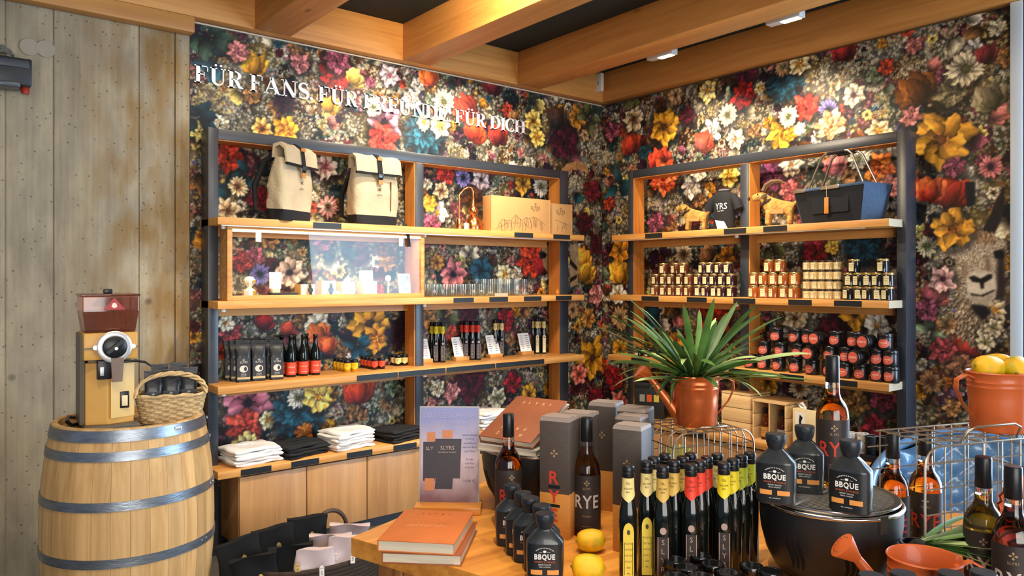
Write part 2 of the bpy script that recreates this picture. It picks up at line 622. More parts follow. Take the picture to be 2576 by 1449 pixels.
# ceiling beams
bm_l = structure('beam_back_wall', box_mesh('beam_back_wall', -3.2, 4.56, BEAM_Z, WALL_X, WALL_Y, CEIL_Z, 0.004), BEAM_X)
structure('beam_left_wall_lower', box_mesh('beam_left_wall_lower', -3.2, 4.555, 3.03, PAPER_X0, WALL_Y - 0.01, BEAM_Z - 0.003, 0.004), BEAM_X)
for x0, x1 in ((-0.44, -0.21), (0.62, 0.85), (1.672, 1.90), (2.712, 2.936), (3.75, 3.985)):
    structure('beam_ceiling', box_mesh('beam_ceiling', x0, -3.4, BEAM_Z - 0.002, x1, 4.558, CEIL_Z, 0.005), BEAM_Y)
structure('beam_right_wall', box_mesh('beam_right_wall', 4.70, -3.4, BEAM_Z - 0.001, WALL_X + 0.1, 4.559, CEIL_Z, 0.004), BEAM_Y)
structure('trim_1', box_mesh('trim_1', PAPER_X0, WALL_Y - 0.012, BEAM_Z - 0.012, WALL_X, WALL_Y - 0.002, BEAM_Z - 0.003), mat('trim_pale', 'c9bda8', 0.5))
structure('trim_2', box_mesh('trim_2', WALL_X - 0.012, PAPER_Y1, BEAM_Z - 0.010, WALL_X - 0.002, WALL_Y - 0.012, BEAM_Z - 0.003), mat('trim_dark', '54402c', 0.5))

# glazed door at the end of the wallpapered wall
DOOR_F = mat('door_frame_brown', '6a5548', 0.45)
dr = structure('door_1', box_mesh('door_1', WALL_X - 0.05, PAPER_Y1 - 0.062, 0, WALL_X + 0.06, PAPER_Y1 - 0.004, BEAM_Z - 0.004, 0.003),
               mat('door_jamb_metal', 'c4d6e8', 0.35))
part('door_post', box_mesh('door_post', WALL_X - 0.04, PAPER_Y1 - 0.16, 0, WALL_X + 0.06, PAPER_Y1 - 0.064, BEAM_Z - 0.06, 0.004), DOOR_F, dr)
part('door_stile', box_mesh('door_stile', WALL_X - 0.02, PAPER_Y1 - 0.30, 0, WALL_X + 0.05, PAPER_Y1 - 0.168, BEAM_Z - 0.10, 0.004), DOOR_F, dr)
part('door_head', box_mesh('door_head', WALL_X - 0.04, PAPER_Y1 - 1.4, BEAM_Z - 0.06, WALL_X + 0.06, PAPER_Y1 - 0.064, BEAM_Z - 0.004, 0.004), DOOR_F, dr)

# ------------------------------------------------------------------ the printed flower wallpaper (colours computed here, kept on the wall's own vertices)
RES = 0.003
rng = np.random.default_rng(11)


class Paper:
    def __init__(s, kind, u0, u1, v0, v1):
        s.kind, s.u0, s.v0 = kind, u0, v0
        s.w, s.h = int((u1 - u0) / RES) // 2 * 2, int((v1 - v0) / RES) // 2 * 2
        s.u1, s.v1 = u0 + s.w * RES, v0 + s.h * RES
        s.a = np.zeros((s.h, s.w, 3), np.float32)
        s.a[:] = (0.075, 0.085, 0.10)
        s.n = s.noise(24)
        s.n2 = s.noise(7) * 0.6 + s.noise(3) * 0.4
        s.n3 = s.noise(10)

    def noise(s, cell):
        """smooth value noise over the whole sheet"""
        gh, gw = s.h // cell + 2, s.w // cell + 2
        g = rng.random((gh, gw)).astype(np.float32)
        y = np.arange(s.h) / cell; x = np.arange(s.w) / cell
        yi, xi = y.astype(int), x.astype(int)
        fy, fx = (y - yi)[:, None], (x - xi)[None, :]
        fy, fx = fy * fy * (3 - 2 * fy), fx * fx * (3 - 2 * fx)
        a = g[yi][:, xi]; b = g[yi][:, xi + 1]; c = g[yi + 1][:, xi]; d = g[yi + 1][:, xi + 1]
        return (a * (1 - fx) + b * fx) * (1 - fy) + (c * (1 - fx) + d * fx) * fy

    def at(s, px, py):
        if s.kind == 'A':
            p = at_y(px, py, WALL_Y); return p.x, p.z
        p = at_x(px, py, WALL_X); return WALL_Y - p.y, p.z

    def scale(s, px, py):
        if s.kind == 'A':
            p = at_y(px, py, WALL_Y)
        else:
            p = at_x(px, py, WALL_X)
        return (p.x * FW[0] + p.y * FW[1]) / FPX

    def patch(s, u, v, R):
        i0, i1 = max(0, int((u - R - s.u0) / RES)), min(s.w, int((u + R - s.u0) / RES) + 2)
        j0, j1 = max(0, int((v - R - s.v0) / RES)), min(s.h, int((v + R - s.v0) / RES) + 2)
        if i1 <= i0 or j1 <= j0:
            return None
        X = (s.u0 + (np.arange(i0, i1) + 0.5) * RES - u)[None, :].repeat(j1 - j0, 0)
        Y = (s.v0 + (np.arange(j0, j1) + 0.5) * RES - v)[:, None].repeat(i1 - i0, 1)
        return slice(j0, j1), slice(i0, i1), X, Y

    def put(s, sj, si, mask, col):
        a = s.a[sj, si]
        m = mask[..., None]
        s.a[sj, si] = a * (1 - m) + col * m

    def petal(s, u, v, L, Wd, ang, base, tip, jit=0.12, curl=0.0, dark=0.45):
        """one printed petal: from (u, v) outwards along ang"""
        p = s.patch(u + cos(ang) * L * 0.5, v + sin(ang) * L * 0.5, max(L, Wd) * 0.72)
        if p is None:
            return
        sj, si, X, Y = p
        X = X + cos(ang) * L * 0.5; Y = Y + sin(ang) * L * 0.5
        x = (X * cos(ang) + Y * sin(ang)) / L
        y = (-X * sin(ang) + Y * cos(ang)) / Wd
        y = y + curl * x * x
        wv = s.n[sj, si] - 0.5; wf = s.n3[sj, si] - 0.5
        y = y + 0.20 * wv + 0.14 * wf; x = x * (1 + 0.18 * wf + 0.06 * np.sin(y * 8 + ang * 5))
        wid = 0.52 * np.sqrt(np.clip(1 - ((x - 0.58) / 0.46) ** 2, 0, 1)) + 0.07 * (x > 0) * (x < 0.6)
        wid = wid * (1 + 0.10 * np.sin(x * 23 + y * 3))
        d = wid - np.abs(y)
        mask = np.clip(d * 16, 0, 1) * (x > 0)
        t = np.clip(x, 0, 1)
        base, tip = np.array(base), np.array(tip)
        c = base * (1 - t[..., None]) + tip * t[..., None]
        sh = (1 - dark * np.exp(-np.clip(d, 0, 1) * 11) * 1.15) * (1.08 + 0.9 * np.clip(y, -0.6, 0.6))
        sh = sh * (0.90 + 0.10 * np.sin(y * 17 + 3 * x + ang * 7) * (0.3 + 0.5 * t)) * (0.92 + 0.16 * s.n2[sj, si]) * (0.55 + 0.55 * np.clip(t * 1.7, 0, 1))
        sh = sh * (1 + jit * (rng.random() * 2 - 1))
        s.put(sj, si, mask.astype(np.float32), np.clip(c * sh[..., None], 0, 1))

    def disc(s, u, v, R, col, edge=0.5, e2=1.0, rot=0.0):
        p = s.patch(u, v, R * max(1, e2) * 1.1)
        if p is None:
            return
        sj, si, X, Y = p
        x = X * cos(rot) + Y * sin(rot); y = -X * sin(rot) + Y * cos(rot)
        r = np.sqrt(x * x + (y / e2) ** 2) / R
        mask = np.clip((1 - r) * 6, 0, 1)
        sh = 1 - edge * np.clip(r, 0, 1) ** 2
        s.put(sj, si, mask.astype(np.float32), np.array(col) * sh[..., None])

    def anemone(s, u, v, R, n, base, tip, cen, rot=None, cr=0.2, wide=1.0):
        if R > 0.05:
            s.shade(u, v, R)
        rot = rng.random() * 6.28 if rot is None else rot
        for lay in (0, 1):
            for k in range(n):
                a = rot + 6.283 * (k + 0.5 * lay) / n + rng.normal(0, 0.07)
                s.petal(u, v, R * (1 - 0.16 * lay) * (0.92 + 0.16 * rng.random()), R * 3.5 * wide / n * (0.9 + 0.2 * rng.random()), a, base, tip, curl=rng.normal(0, 0.2))
        s.disc(u, v, R * cr, cen, 0.4)
        for k in range(14):
            a = rng.random() * 6.28; r = R * cr * (0.7 + 0.7 * rng.random())
            s.disc(u + cos(a) * r, v + sin(a) * r, max(0.004, R * 0.045), np.array(cen) * (0.5 if k % 2 else 1.9) + 0.02, 0.2)

    def shade(s, u, v, R):
        """the print's own dark ground behind a large bloom"""
        p = s.patch(u, v - R * 0.12, R * 1.35)
        if p is None:
            return
        sj, si, X, Y = p
        m = np.clip((1.3 - np.sqrt(X * X + Y * Y) / R) * 3, 0, 1) * 0.6
        s.put(sj, si, m.astype(np.float32), np.array([0.05, 0.05, 0.06]) * np.ones(X.shape + (1,)))

    def rose(s, u, v, R, col, dark, rot=None, squash=1.0):
        if R > 0.05:
            s.shade(u, v, R)
        col, dark = np.array(col), np.array(dark)
        rot = rng.random() * 6.28 if rot is None else rot
        lay = 6
        for i in range(lay):
            f = 1 - i / (lay + 0.3)
            n = max(4, 7 - i // 2)
            for k in range(n):
                a = rot + i * 0.6 + 6.283 * k / n + rng.normal(0, 0.08)
                tip = col * (0.70 + 0.45 * ((i + k) % 2) + 0.25 * rng.random())
                s.petal(u, v - R * 0.03 * i, R * f * (0.90 + 0.20 * rng.random()), R * f * 4.2 / n, a, dark * 0.8, np.clip(tip, 0, 1), dark=0.85)
        s.disc(u, v - R * 0.15, R * 0.13, dark * 0.7)

    def tulip(s, u, v, R, col, dark, rot=1.57):
        for k, (da, l, w) in enumerate(((0.55, 0.9, 0.8), (-0.55, 0.9, 0.8), (0.22, 1.0, 0.85), (-0.22, 1.0, 0.8), (0, 0.88, 0.75))):
            s.petal(u - cos(rot) * R * 0.9, v - sin(rot) * R * 0.9, R * 1.9 * l, R * w * 1.25, rot + da, dark, col, jit=0.25, dark=0.6)

    def cluster(s, u, v, R, cols, fr=0.010, dens=1.0, fill=None):
        if fill is not None:
            s.disc(u, v, R, fill, 0.5)
        n = int(dens * (R / fr) ** 2 * 0.9)
        for k in range(n):
            r = R * sqrt(rng.random()); a = rng.random() * 6.28
            c = np.array(cols[int(rng.random() * len(cols))])
            q = fr * (0.6 + 0.8 * rng.random())
            uu, vv = u + r * cos(a), v + r * sin(a)
            p = s.patch(uu, vv, q * 1.1)
            if p is None:
                continue
            sj, si, X, Y = p
            ph = np.arctan2(Y, X); rr = np.sqrt(X * X + Y * Y) / q
            lob = 0.72 + 0.28 * np.cos(ph * 5 + a * 9)
            mask = np.clip((lob - rr) * 5, 0, 1)
            sh = (0.55 + 0.6 * np.clip(rr / lob, 0, 1)) * (0.75 + 0.4 * rng.random())
            s.put(sj, si, mask.astype(np.float32), np.clip(c * sh[..., None], 0, 1))

    def leaf(s, u, v, L, Wd, ang, col):
        s.petal(u, v, L, Wd, ang, np.array(col) * 0.6, np.array(col) * 1.25, curl=rng.normal(0, 0.4), dark=0.5)

    def poly(s, pts, col, grain=0.0, soft=4):
        """a printed outline given by points of the sheet"""
        q = [s.at(*p) for p in pts]
        us = [p[0] for p in q]; vs = [p[1] for p in q]
        cu, cv = (min(us) + max(us)) / 2, (min(vs) + max(vs)) / 2
        R = max(max(us) - min(us), max(vs) - min(vs)) / 2 + 0.01
        p = s.patch(cu, cv, R)
        if p is None:
            return
        sj, si, X, Y = p
        X = X + cu; Y = Y + cv
        ins = np.zeros(X.shape, bool)
        for (x0, y0), (x1, y1) in zip(q, q[1:] + q[:1]):
            if y0 == y1:
                continue
            c = ((y0 > Y) != (y1 > Y)) & (X < (x1 - x0) * (Y - y0) / (y1 - y0) + x0)
            ins ^= c
        c = np.array(col)[None, None, :] * np.ones(X.shape + (1,))
        if grain:
            g = s.n2[sj, si]
            c = c * (1 + grain * (g[..., None] - 0.5) * 1.1)
        f = ins.astype(np.float32)
        for _ in range(int(soft)):
            g_ = np.pad(f, 1, mode='edge')
            f = (g_[:-2, 1:-1] + g_[2:, 1:-1] + g_[1:-1, :-2] + g_[1:-1, 2:] + g_[1:-1, 1:-1]) / 5
        s.put(sj, si, f, np.clip(c, 0, 1))


CREAM = (0.86, 0.80, 0.66); WHITEF = (0.88, 0.85, 0.78); MAUVE = (0.62, 0.32, 0.40); PINK = (0.82, 0.50, 0.46); RED = (0.66, 0.13, 0.11)
CORAL = (0.80, 0.28, 0.18); ORANGE = (0.86, 0.44, 0.15); YELLOW = (0.86, 0.63, 0.18); GOLD = (0.78, 0.52, 0.14); TEAL = (0.10, 0.28, 0.34)
BURG = (0.30, 0.07, 0.12); DPURP = (0.17, 0.08, 0.16); VIOLET = (0.42, 0.38, 0.62); OLIVE = (0.34, 0.34, 0.19); TAN = (0.62, 0.44, 0.26)
BROWN = (0.32, 0.19, 0.11); PALEY = (0.93, 0.82, 0.45); SAGE = (0.48, 0.54, 0.42); NAVY = (0.06, 0.10, 0.15)

# photographed blooms: (column, row, radius in pixels, kind, colours)
FLOWERS_A = [
    (640, 165, 30, 'tulip', YELLOW, GOLD), (845, 190, 40, 'rose', RED, BURG), (848, 150, 32, 'rose', MAUVE, BURG), (755, 160, 24, 'rose', PINK, MAUVE),
    (967, 308, 44, 'anem', (0.72, 0.36, 0.45), (0.85, 0.62, 0.68), (0.12, 0.05, 0.12)), (963, 346, 38, 'rose', (0.88, 0.26, 0.20), (0.45, 0.06, 0.08)),
    (1067, 340, 52, 'dahlia', TEAL, (0.16, 0.40, 0.48), (0.05, 0.12, 0.16)), (1067, 308, 20, 'daisy', WHITEF, CREAM, GOLD),
    (1107, 317, 28, 'anem', PALEY, WHITEF, GOLD), (1117, 257, 30, 'daisy', WHITEF, CREAM, OLIVE), (1170, 275, 32, 'tulip', CORAL, RED),
    (1194, 332, 30, 'tulip', (0.93, 0.36, 0.16), RED), (1254, 343, 27, 'tulip', CORAL, BURG), (893, 200, 22, 'tulip', PALEY, YELLOW),
    (1341, 305, 26, 'anem', YELLOW, PALEY, BROWN), (1351, 345, 24, 'anem', YELLOW, PALEY, GOLD), (1418, 354, 44, 'rose', (0.26, 0.07, 0.14), (0.09, 0.02, 0.05)),
    (1451, 297, 28, 'anem', GOLD, (0.70, 0.46, 0.16), BROWN), (1471, 340, 15, 'anem', CREAM, TAN, BROWN), (720, 328, 32, 'anem', ORANGE, YELLOW, GOLD),
    (660, 325, 25, 'anem', (0.85, 0.42, 0.16), PALEY, BROWN), (500, 300, 34, 'leaf', (0.05, 0.15, 0.19)), (545, 150, 40, 'leaf', (0.10, 0.25, 0.30)), (530, 95, 40, 'leaf', (0.20, 0.28, 0.22)),
    (1240, 215, 28, 'tulip', (0.6, 0.16, 0.12), BURG), (1080, 195, 25, 'tulip', ORANGE, CORAL), (830, 268, 20, 'tulip', YELLOW, GOLD), (940, 270, 24, 'anem', WHITEF, CREAM, OLIVE),
    (600, 130, 26, 'rose', PINK, MAUVE), (980, 190, 26, 'anem', WHITEF, (0.8, 0.7, 0.75), MAUVE), (1035, 250, 24, 'rose', WHITEF, PINK),
    # bay with the bags
    (575, 395, 36, 'rose', (0.82, 0.24, 0.12), (0.36, 0.07, 0.06)), (620, 440, 26, 'leaf', TEAL), (655, 500, 30, 'rose', (0.50, 0.10, 0.14), BURG), (575, 530, 28, 'anem', TAN, CREAM, BROWN),
    (820, 420, 30, 'anem', PINK, WHITEF, MAUVE), (825, 520, 24, 'daisy', WHITEF, PINK, BROWN), (600, 470, 24, 'daisy', TAN, CREAM, BROWN),
    # right bay, top
    (1120, 438, 26, 'rose', (0.86, 0.24, 0.16), RED), (1165, 447, 22, 'daisy', VIOLET, (0.55, 0.52, 0.75), NAVY), (1210, 452, 26, 'anem', WHITEF, (0.85, 0.72, 0.74), (0.2, 0.05, 0.10)),
    (1315, 462, 26, 'anem', GOLD, YELLOW, BROWN), (1100, 535, 30, 'anem', WHITEF, WHITEF, GOLD), (1080, 510, 22, 'rose', YELLOW, GOLD), (1110, 480, 22, 'anem', TAN, CREAM, BROWN),
    (1190, 500, 30, 'rose', BROWN, (0.14, 0.08, 0.05)), (1085, 565, 24, 'rose', MAUVE, BURG), (1360, 470, 24, 'daisy', CREAM, WHITEF, OLIVE),
    # vitrine
    (730, 685, 36, 'anem', (0.55, 0.45, 0.42), (0.72, 0.62, 0.56), (0.12, 0.08, 0.16)), (640, 650, 26, 'rose', MAUVE, BURG), (655, 690, 24, 'daisy', (0.22, 0.20, 0.38), VIOLET, NAVY), (610, 660, 24, 'rose', (0.55, 0.2, 0.2), BURG),
    # shelf 2 right
    (1140, 690, 36, 'anem', MAUVE, PINK, (0.10, 0.04, 0.08)), (1210, 680, 32, 'anem', TEAL, (0.14, 0.34, 0.42), NAVY), (1335, 655, 40, 'rose', (0.88, 0.26, 0.12), (0.5, 0.08, 0.05)), (1365, 670, 24, 'tulip', RED, BURG),
    (1270, 690, 24, 'anem', PALEY, CREAM, GOLD), (1100, 660, 20, 'anem', GOLD, TAN, BROWN), (1180, 640, 20, 'leaf', CREAM), (1300, 690, 18, 'rose', CREAM, TAN),
    # shelf 3 left
    (580, 835, 26, 'rose', (0.78, 0.30, 0.30), BURG), (570, 812, 20, 'anem', WHITEF, CREAM, TAN), (665, 812, 22, 'tulip', RED, BURG), (800, 815, 32, 'anem', WHITEF, CREAM, OLIVE), (805, 840, 26, 'tulip', ORANGE, CORAL),
    (822, 868, 24, 'tulip', (0.92, 0.40, 0.14), CORAL), (930, 815, 56, 'anem', GOLD, YELLOW, BROWN), (945, 850, 34, 'anem', ORANGE, YELLOW, GOLD), (1000, 840, 30, 'rose', DPURP, (0.05, 0.02, 0.05)), (900, 870, 24, 'leaf', TEAL),
    (1270, 805, 28, 'rose', (0.6, 0.12, 0.12), BURG), (1120, 800, 28, 'leaf', OLIVE), (1180, 790, 24, 'rose', BURG, DPURP), (1075, 800, 24, 'anem', GOLD, TAN, BROWN),
    # counter
    (625, 1012, 54, 'anem', (0.60, 0.26, 0.34), (0.80, 0.50, 0.56), (0.08, 0.03, 0.07)), (618, 1075, 44, 'rose', (0.88, 0.30, 0.22), (0.5, 0.10, 0.10)), (675, 1055, 22, 'anem', PALEY, CREAM, GOLD),
    (752, 1040, 60, 'dahlia', TEAL, (0.15, 0.38, 0.46), NAVY), (750, 1000, 26, 'daisy', CREAM, WHITEF, OLIVE), (800, 998, 36, 'anem', PALEY, (0.93, 0.74, 0.34), GOLD), (905, 980, 40, 'tulip', (0.92, 0.36, 0.14), RED),
    (765, 1088, 24, 'rose', ORANGE, GOLD), (620, 1118, 30, 'anem', CREAM, PALEY, OLIVE), (1180, 965, 44, 'rose', (0.32, 0.08, 0.14), (0.10, 0.02, 0.05)), (1135, 985, 24, 'rose', PINK, MAUVE), (1100, 975, 22, 'rose', CREAM, TAN),
    (1290, 960, 26, 'rose', (0.6, 0.12, 0.15), BURG), (1330, 990, 24, 'anem', GOLD, YELLOW, BROWN), (1250, 1000, 26, 'anem', SAGE, CREAM, OLIVE),
    # strip in the corner
    (1490, 900, 46, 'anem', (0.90, 0.58, 0.10), YELLOW, BROWN), (1465, 655, 28, 'tulip', (0.88, 0.62, 0.22), GOLD), (1475, 690, 26, 'tulip', YELLOW, GOLD), (1490, 480, 26, 'rose', (0.45, 0.12, 0.16), BURG), (1470, 560, 24, 'rose', BURG, DPURP),
    (1480, 800, 24, 'anem', GOLD, TAN, BROWN), (1500, 620, 22, 'rose', BURG, DPURP), (1500, 740, 26, 'rose', PINK, MAUVE), (1455, 940, 26, 'anem', CORAL, PINK, BROWN), (1480, 300, 26, 'leaf', OLIVE), (1400, 300, 30, 'tulip', BROWN, NAVY),
    (1440, 780, 20, 'daisy', CREAM, TAN, BROWN), (1500, 1000, 26, 'rose', (0.5, 0.1, 0.14), BURG)]
FLOWERS_B = [
    (1672, 320, 42, 'anem', GOLD, YELLOW, BROWN), (1588, 366, 28, 'tulip', (0.80, 0.28, 0.14), BURG), (1660, 405, 30, 'tulip', CORAL, RED), (1558, 470, 30, 'leaf', TEAL), (1595, 300, 30, 'anem', TAN, CREAM, BROWN), (1540, 330, 24, 'rose', MAUVE, BURG),
    (1875, 180, 34, 'rose', (0.34, 0.10, 0.20), DPURP), (1868, 240, 32, 'rose', (0.72, 0.14, 0.14), (0.3, 0.04, 0.06)), (1911, 222, 15, 'anem', PALEY, CREAM, GOLD), (1973, 208, 46, 'dahlia', (0.06, 0.20, 0.26), TEAL, NAVY),
    (1970, 170, 22, 'daisy', CREAM, TAN, OLIVE), (2010, 163, 26, 'anem', (0.85, 0.70, 0.35), CREAM, GOLD), (2120, 130, 30, 'tulip', (0.72, 0.20, 0.16), BURG), (2147, 240, 28, 'anem', (0.80, 0.70, 0.66), CREAM, (0.2, 0.06, 0.1)),
    (2028, 270, 32, 'rose', (0.85, 0.22, 0.16), (0.4, 0.05, 0.05)), (2083, 277, 24, 'daisy', VIOLET, (0.5, 0.46, 0.7), NAVY), (2090, 314, 36, 'rose', (0.95, 0.74, 0.52), (0.80, 0.42, 0.22)), (1966, 336, 38, 'rose', YELLOW, (0.72, 0.40, 0.06)),
    (2010, 324, 15, 'anem', WHITEF, WHITEF, CREAM), (1983, 294, 24, 'daisy', WHITEF, CREAM, OLIVE), (2304, 230, 42, 'tulip', (0.55, 0.32, 0.12), BROWN), (2391, 232, 36, 'rose', (0.55, 0.50, 0.38), OLIVE), (2427, 174, 42, 'daisy', (0.50, 0.47, 0.42), CREAM, OLIVE),
    (2366, 352, 66, 'anem', (0.72, 0.48, 0.10), (0.86, 0.62, 0.22), (0.45, 0.26, 0.10)), (2290, 294, 24, 'rose', PINK, MAUVE), (2490, 250, 34, 'tulip', (0.6, 0.54, 0.44), OLIVE), (2480, 140, 24, 'tulip', (0.5, 0.2, 0.2), BURG),
    (1780, 230, 26, 'anem', CREAM, PALEY, GOLD), (1830, 290, 26, 'daisy', WHITEF, CREAM, OLIVE), (1790, 330, 28, 'rose', WHITEF, (0.7, 0.66, 0.7)), (1770, 360, 26, 'tulip', CORAL, PINK), (1850, 350, 24, 'anem', WHITEF, CREAM, TAN), (1730, 290, 22, 'rose', BURG, DPURP),
    (1590, 240, 24, 'leaf', OLIVE), (1700, 240, 24, 'anem', CREAM, TAN, BROWN), (2210, 330, 28, 'anem', (0.85, 0.6, 0.3), CREAM, GOLD),
    # top bays
    (1668, 445, 42, 'rose', (0.93, 0.40, 0.22), (0.72, 0.16, 0.10)), (1835, 440, 28, 'anem', YELLOW, PALEY, GOLD), (1740, 470, 28, 'rose', WHITEF, CREAM), (1650, 560, 24, 'rose', MAUVE, DPURP), (1760, 430, 24, 'anem', WHITEF, CREAM, TAN),
    (1945, 440, 36, 'rose', (0.45, 0.20, 0.32), (0.2, 0.07, 0.16)), (2210, 425, 38, 'rose', (0.94, 0.46, 0.16), (0.78, 0.24, 0.06)), (1990, 415, 28, 'anem', WHITEF, CREAM, TAN), (2160, 400, 26, 'daisy', WHITEF, CREAM, OLIVE), (1985, 480, 26, 'rose', (0.85, 0.42, 0.42), MAUVE),
    (2100, 420, 26, 'tulip', PINK, MAUVE), (2240, 500, 24, 'daisy', CREAM, WHITEF, OLIVE), (2235, 470, 26, 'rose', PINK, MAUVE), (1910, 500, 22, 'tulip', PINK, MAUVE),
    # shelf 2
    (2052, 630, 36, 'rose', (0.50, 0.09, 0.13), (0.22, 0.03, 0.06)), (2093, 622, 18, 'anem', PALEY, YELLOW, GOLD), (2170, 628, 44, 'dahlia', (0.05, 0.17, 0.22), TEAL, NAVY), (1828, 645, 24, 'anem', (0.80, 0.46, 0.12), GOLD, BROWN), (1720, 640, 26, 'daisy', TAN, CREAM, BROWN),
    (1780, 640, 24, 'tulip', TAN, BROWN), (1940, 620, 28, 'leaf', OLIVE), (1660, 640, 24, 'leaf', DPURP), (1560, 630, 30, 'anem', GOLD, (0.8, 0.5, 0.12), BROWN), (1560, 690, 30, 'tulip', YELLOW, GOLD), (1555, 740, 24, 'anem', CREAM, WHITEF, TAN),
    # shelf 3
    (1800, 800, 44, 'rose', (0.72, 0.18, 0.08), BURG), (2110, 835, 54, 'rose', (0.30, 0.08, 0.14), (0.10, 0.02, 0.05)), (2150, 792, 38, 'anem', GOLD, (0.8, 0.55, 0.15), BROWN), (2205, 820, 32, 'anem', CREAM, WHITEF, TAN), (2000, 800, 30, 'anem', (0.7, 0.58, 0.4), CREAM, BROWN),
    (1660, 800, 30, 'leaf', TEAL), (1560, 800, 28, 'daisy', CREAM, TAN, BROWN), (1900, 860, 26, 'anem', GOLD, TAN, BROWN), (1700, 860, 24, 'anem', ORANGE, GOLD, BROWN),
    # counter
    (1545, 950, 30, 'rose', (0.55, 0.10, 0.12), BURG), (1930, 960, 30, 'anem', GOLD, YELLOW, BROWN), (2010, 975, 26, 'daisy', TAN, CREAM, BROWN), (2150, 1010, 34, 'rose', (0.6, 0.45, 0.24), BROWN), (2220, 1000, 34, 'rose', (0.55, 0.22, 0.28), BURG), (2120, 1060, 26, 'leaf', OLIVE),
    (2200, 1070, 26, 'rose', (0.66, 0.2, 0.26), BURG), (1850, 970, 26, 'anem', CREAM, TAN, BROWN), (1560, 880, 26, 'anem', YELLOW, GOLD, BROWN), (1560, 1010, 26, 'anem', CORAL, PINK, BROWN),
    # the end by the door
    (2390, 490, 40, 'tulip', (0.80, 0.24, 0.14), (0.4, 0.08, 0.06)), (2340, 480, 32, 'tulip', (0.85, 0.42, 0.2), RED), (2330, 540, 30, 'leaf', NAVY), (2350, 740, 30, 'tulip', (0.66, 0.34, 0.30), MAUVE), (2340, 830, 26, 'leaf', SAGE), (2450, 868, 42, 'tulip', (0.62, 0.22, 0.12), BURG),
    (2370, 880, 30, 'rose', (0.6, 0.26, 0.26), BURG), (2500, 780, 26, 'anem', TAN, CREAM, GOLD), (2490, 830, 32, 'anem', (0.6, 0.56, 0.46), CREAM, OLIVE), (2420, 920, 30, 'rose', (0.5, 0.34, 0.26), BROWN), (2340, 960, 26, 'daisy', (0.4, 0.3, 0.25), TAN, BROWN), (2480, 1010, 26, 'daisy', (0.4, 0.36, 0.3), CREAM, BROWN),
    (2330, 780, 26, 'rose', MAUVE, DPURP), (2490, 420, 26, 'daisy', MAUVE, PINK, DPURP), (2330, 620, 24, 'daisy', SAGE, CREAM, OLIVE), (2400, 420, 24, 'rose', MAUVE, DPURP)]


def paint(p, flowers, dark_from=None):
    big = p.noise(60)
    pal = [([CREAM, WHITEF, (0.72, 0.66, 0.5)], 11), ([CREAM, TAN, PALEY], 5), ([MAUVE, PINK, (0.42, 0.14, 0.2)], 3), ([BURG, MAUVE, DPURP], 2), ([TEAL, SAGE, NAVY], 2), ([SAGE, WHITEF, CREAM], 4),
           ([VIOLET, WHITEF, MAUVE], 1), ([ORANGE, GOLD, PINK], 1), ([BROWN, TAN, CREAM], 3)]
    bag = [c for c, w in pal for _ in range(w)]
    area = (p.u1 - p.u0) * (p.v1 - p.v0)
    # the mottled ground between the blooms
    for k, c in enumerate((OLIVE, BURG, TAN, TEAL, BROWN, DPURP)):
        m = np.clip((p.noise(14 + 3 * k) * 0.6 + p.noise(6) * 0.4 - 0.56) * 7, 0, 1)[..., None] * 0.75
        p.a = (p.a * (1 - m) + np.array(c, np.float32) * 1.0 * m).astype(np.float32)
    # leaves and stalks in the dark ground
    for k in range(int(area * 150)):
        u = p.u0 + rng.random() * (p.u1 - p.u0); v = p.v0 + rng.random() * (p.v1 - p.v0)
        c = [TEAL, OLIVE, SAGE, NAVY, BROWN, DPURP][int(rng.random() * 6)]
        p.leaf(u, v, 0.06 + 0.12 * rng.random(), 0.03 + 0.06 * rng.random(), rng.random() * 6.28, np.array(c) * (0.6 + 0.6 * rng.random()))
    for k in range(int(area * 190)):
        u = p.u0 + rng.random() * (p.u1 - p.u0); v = p.v0 + rng.random() * (p.v1 - p.v0)
        c = bag[int(rng.random() * len(bag))]
        R = 0.04 + 0.06 * rng.random()
        p.cluster(u, v, R, c, 0.006 + 0.009 * rng.random(), 0.95, None if rng.random() < 0.25 else tuple(np.array(c[int(rng.random() * 3)]) * 0.42))
    solo = [CREAM, CREAM, TAN, WHITEF, PINK, MAUVE, TAN, TAN, PALEY, BURG, SAGE, GOLD, BROWN, DPURP, TEAL, CORAL]
    for k in range(int(area * 46)):
        u = p.u0 + rng.random() * (p.u1 - p.u0); v = p.v0 + rng.random() * (p.v1 - p.v0)
        c = np.array(solo[int(rng.random() * len(solo))]); R = 0.022 + 0.040 * rng.random()
        q = rng.random()
        if q < 0.28:
            p.anemone(u, v, R * 0.85, 5 + int(rng.random() * 3), c * 0.6, np.clip(c * 1.1, 0, 1), (0.25, 0.14, 0.06))
        elif q < 0.68:
            p.rose(u, v, R * 1.15, c, c * 0.35)
        else:
            p.tulip(u, v, R, c, c * 0.45, rng.random() * 6.28)
    for f in flowers:
        px, py, r, kind = f[:4]
        u, v = p.at(px, py)
        R = r * p.scale(px, py) * 1.12
        if kind == 'anem':
            p.anemone(u, v, R, 6, f[4], f[5], f[6])
        elif kind == 'daisy':
            p.anemone(u, v, R, 14, f[4], f[5], f[6], cr=0.26, wide=1.2)
        elif kind == 'dahlia':
            for q in (1.0, 0.8, 0.6):
                p.anemone(u, v, R * q, 11, np.array(f[4]) * (1.3 - 0.5 * q), f[5], f[6], cr=0.1, wide=1.25)
        elif kind == 'rose':
            p.rose(u, v, R, f[4], f[5])
        elif kind == 'tulip':
            p.tulip(u, v, R, f[4], f[5], 1.57 + rng.normal(0, 0.5))
        elif kind == 'leaf':
            for k in range(5):
                p.leaf(u, v, R * 1.3, R * 0.8, rng.random() * 6.28, f[4])


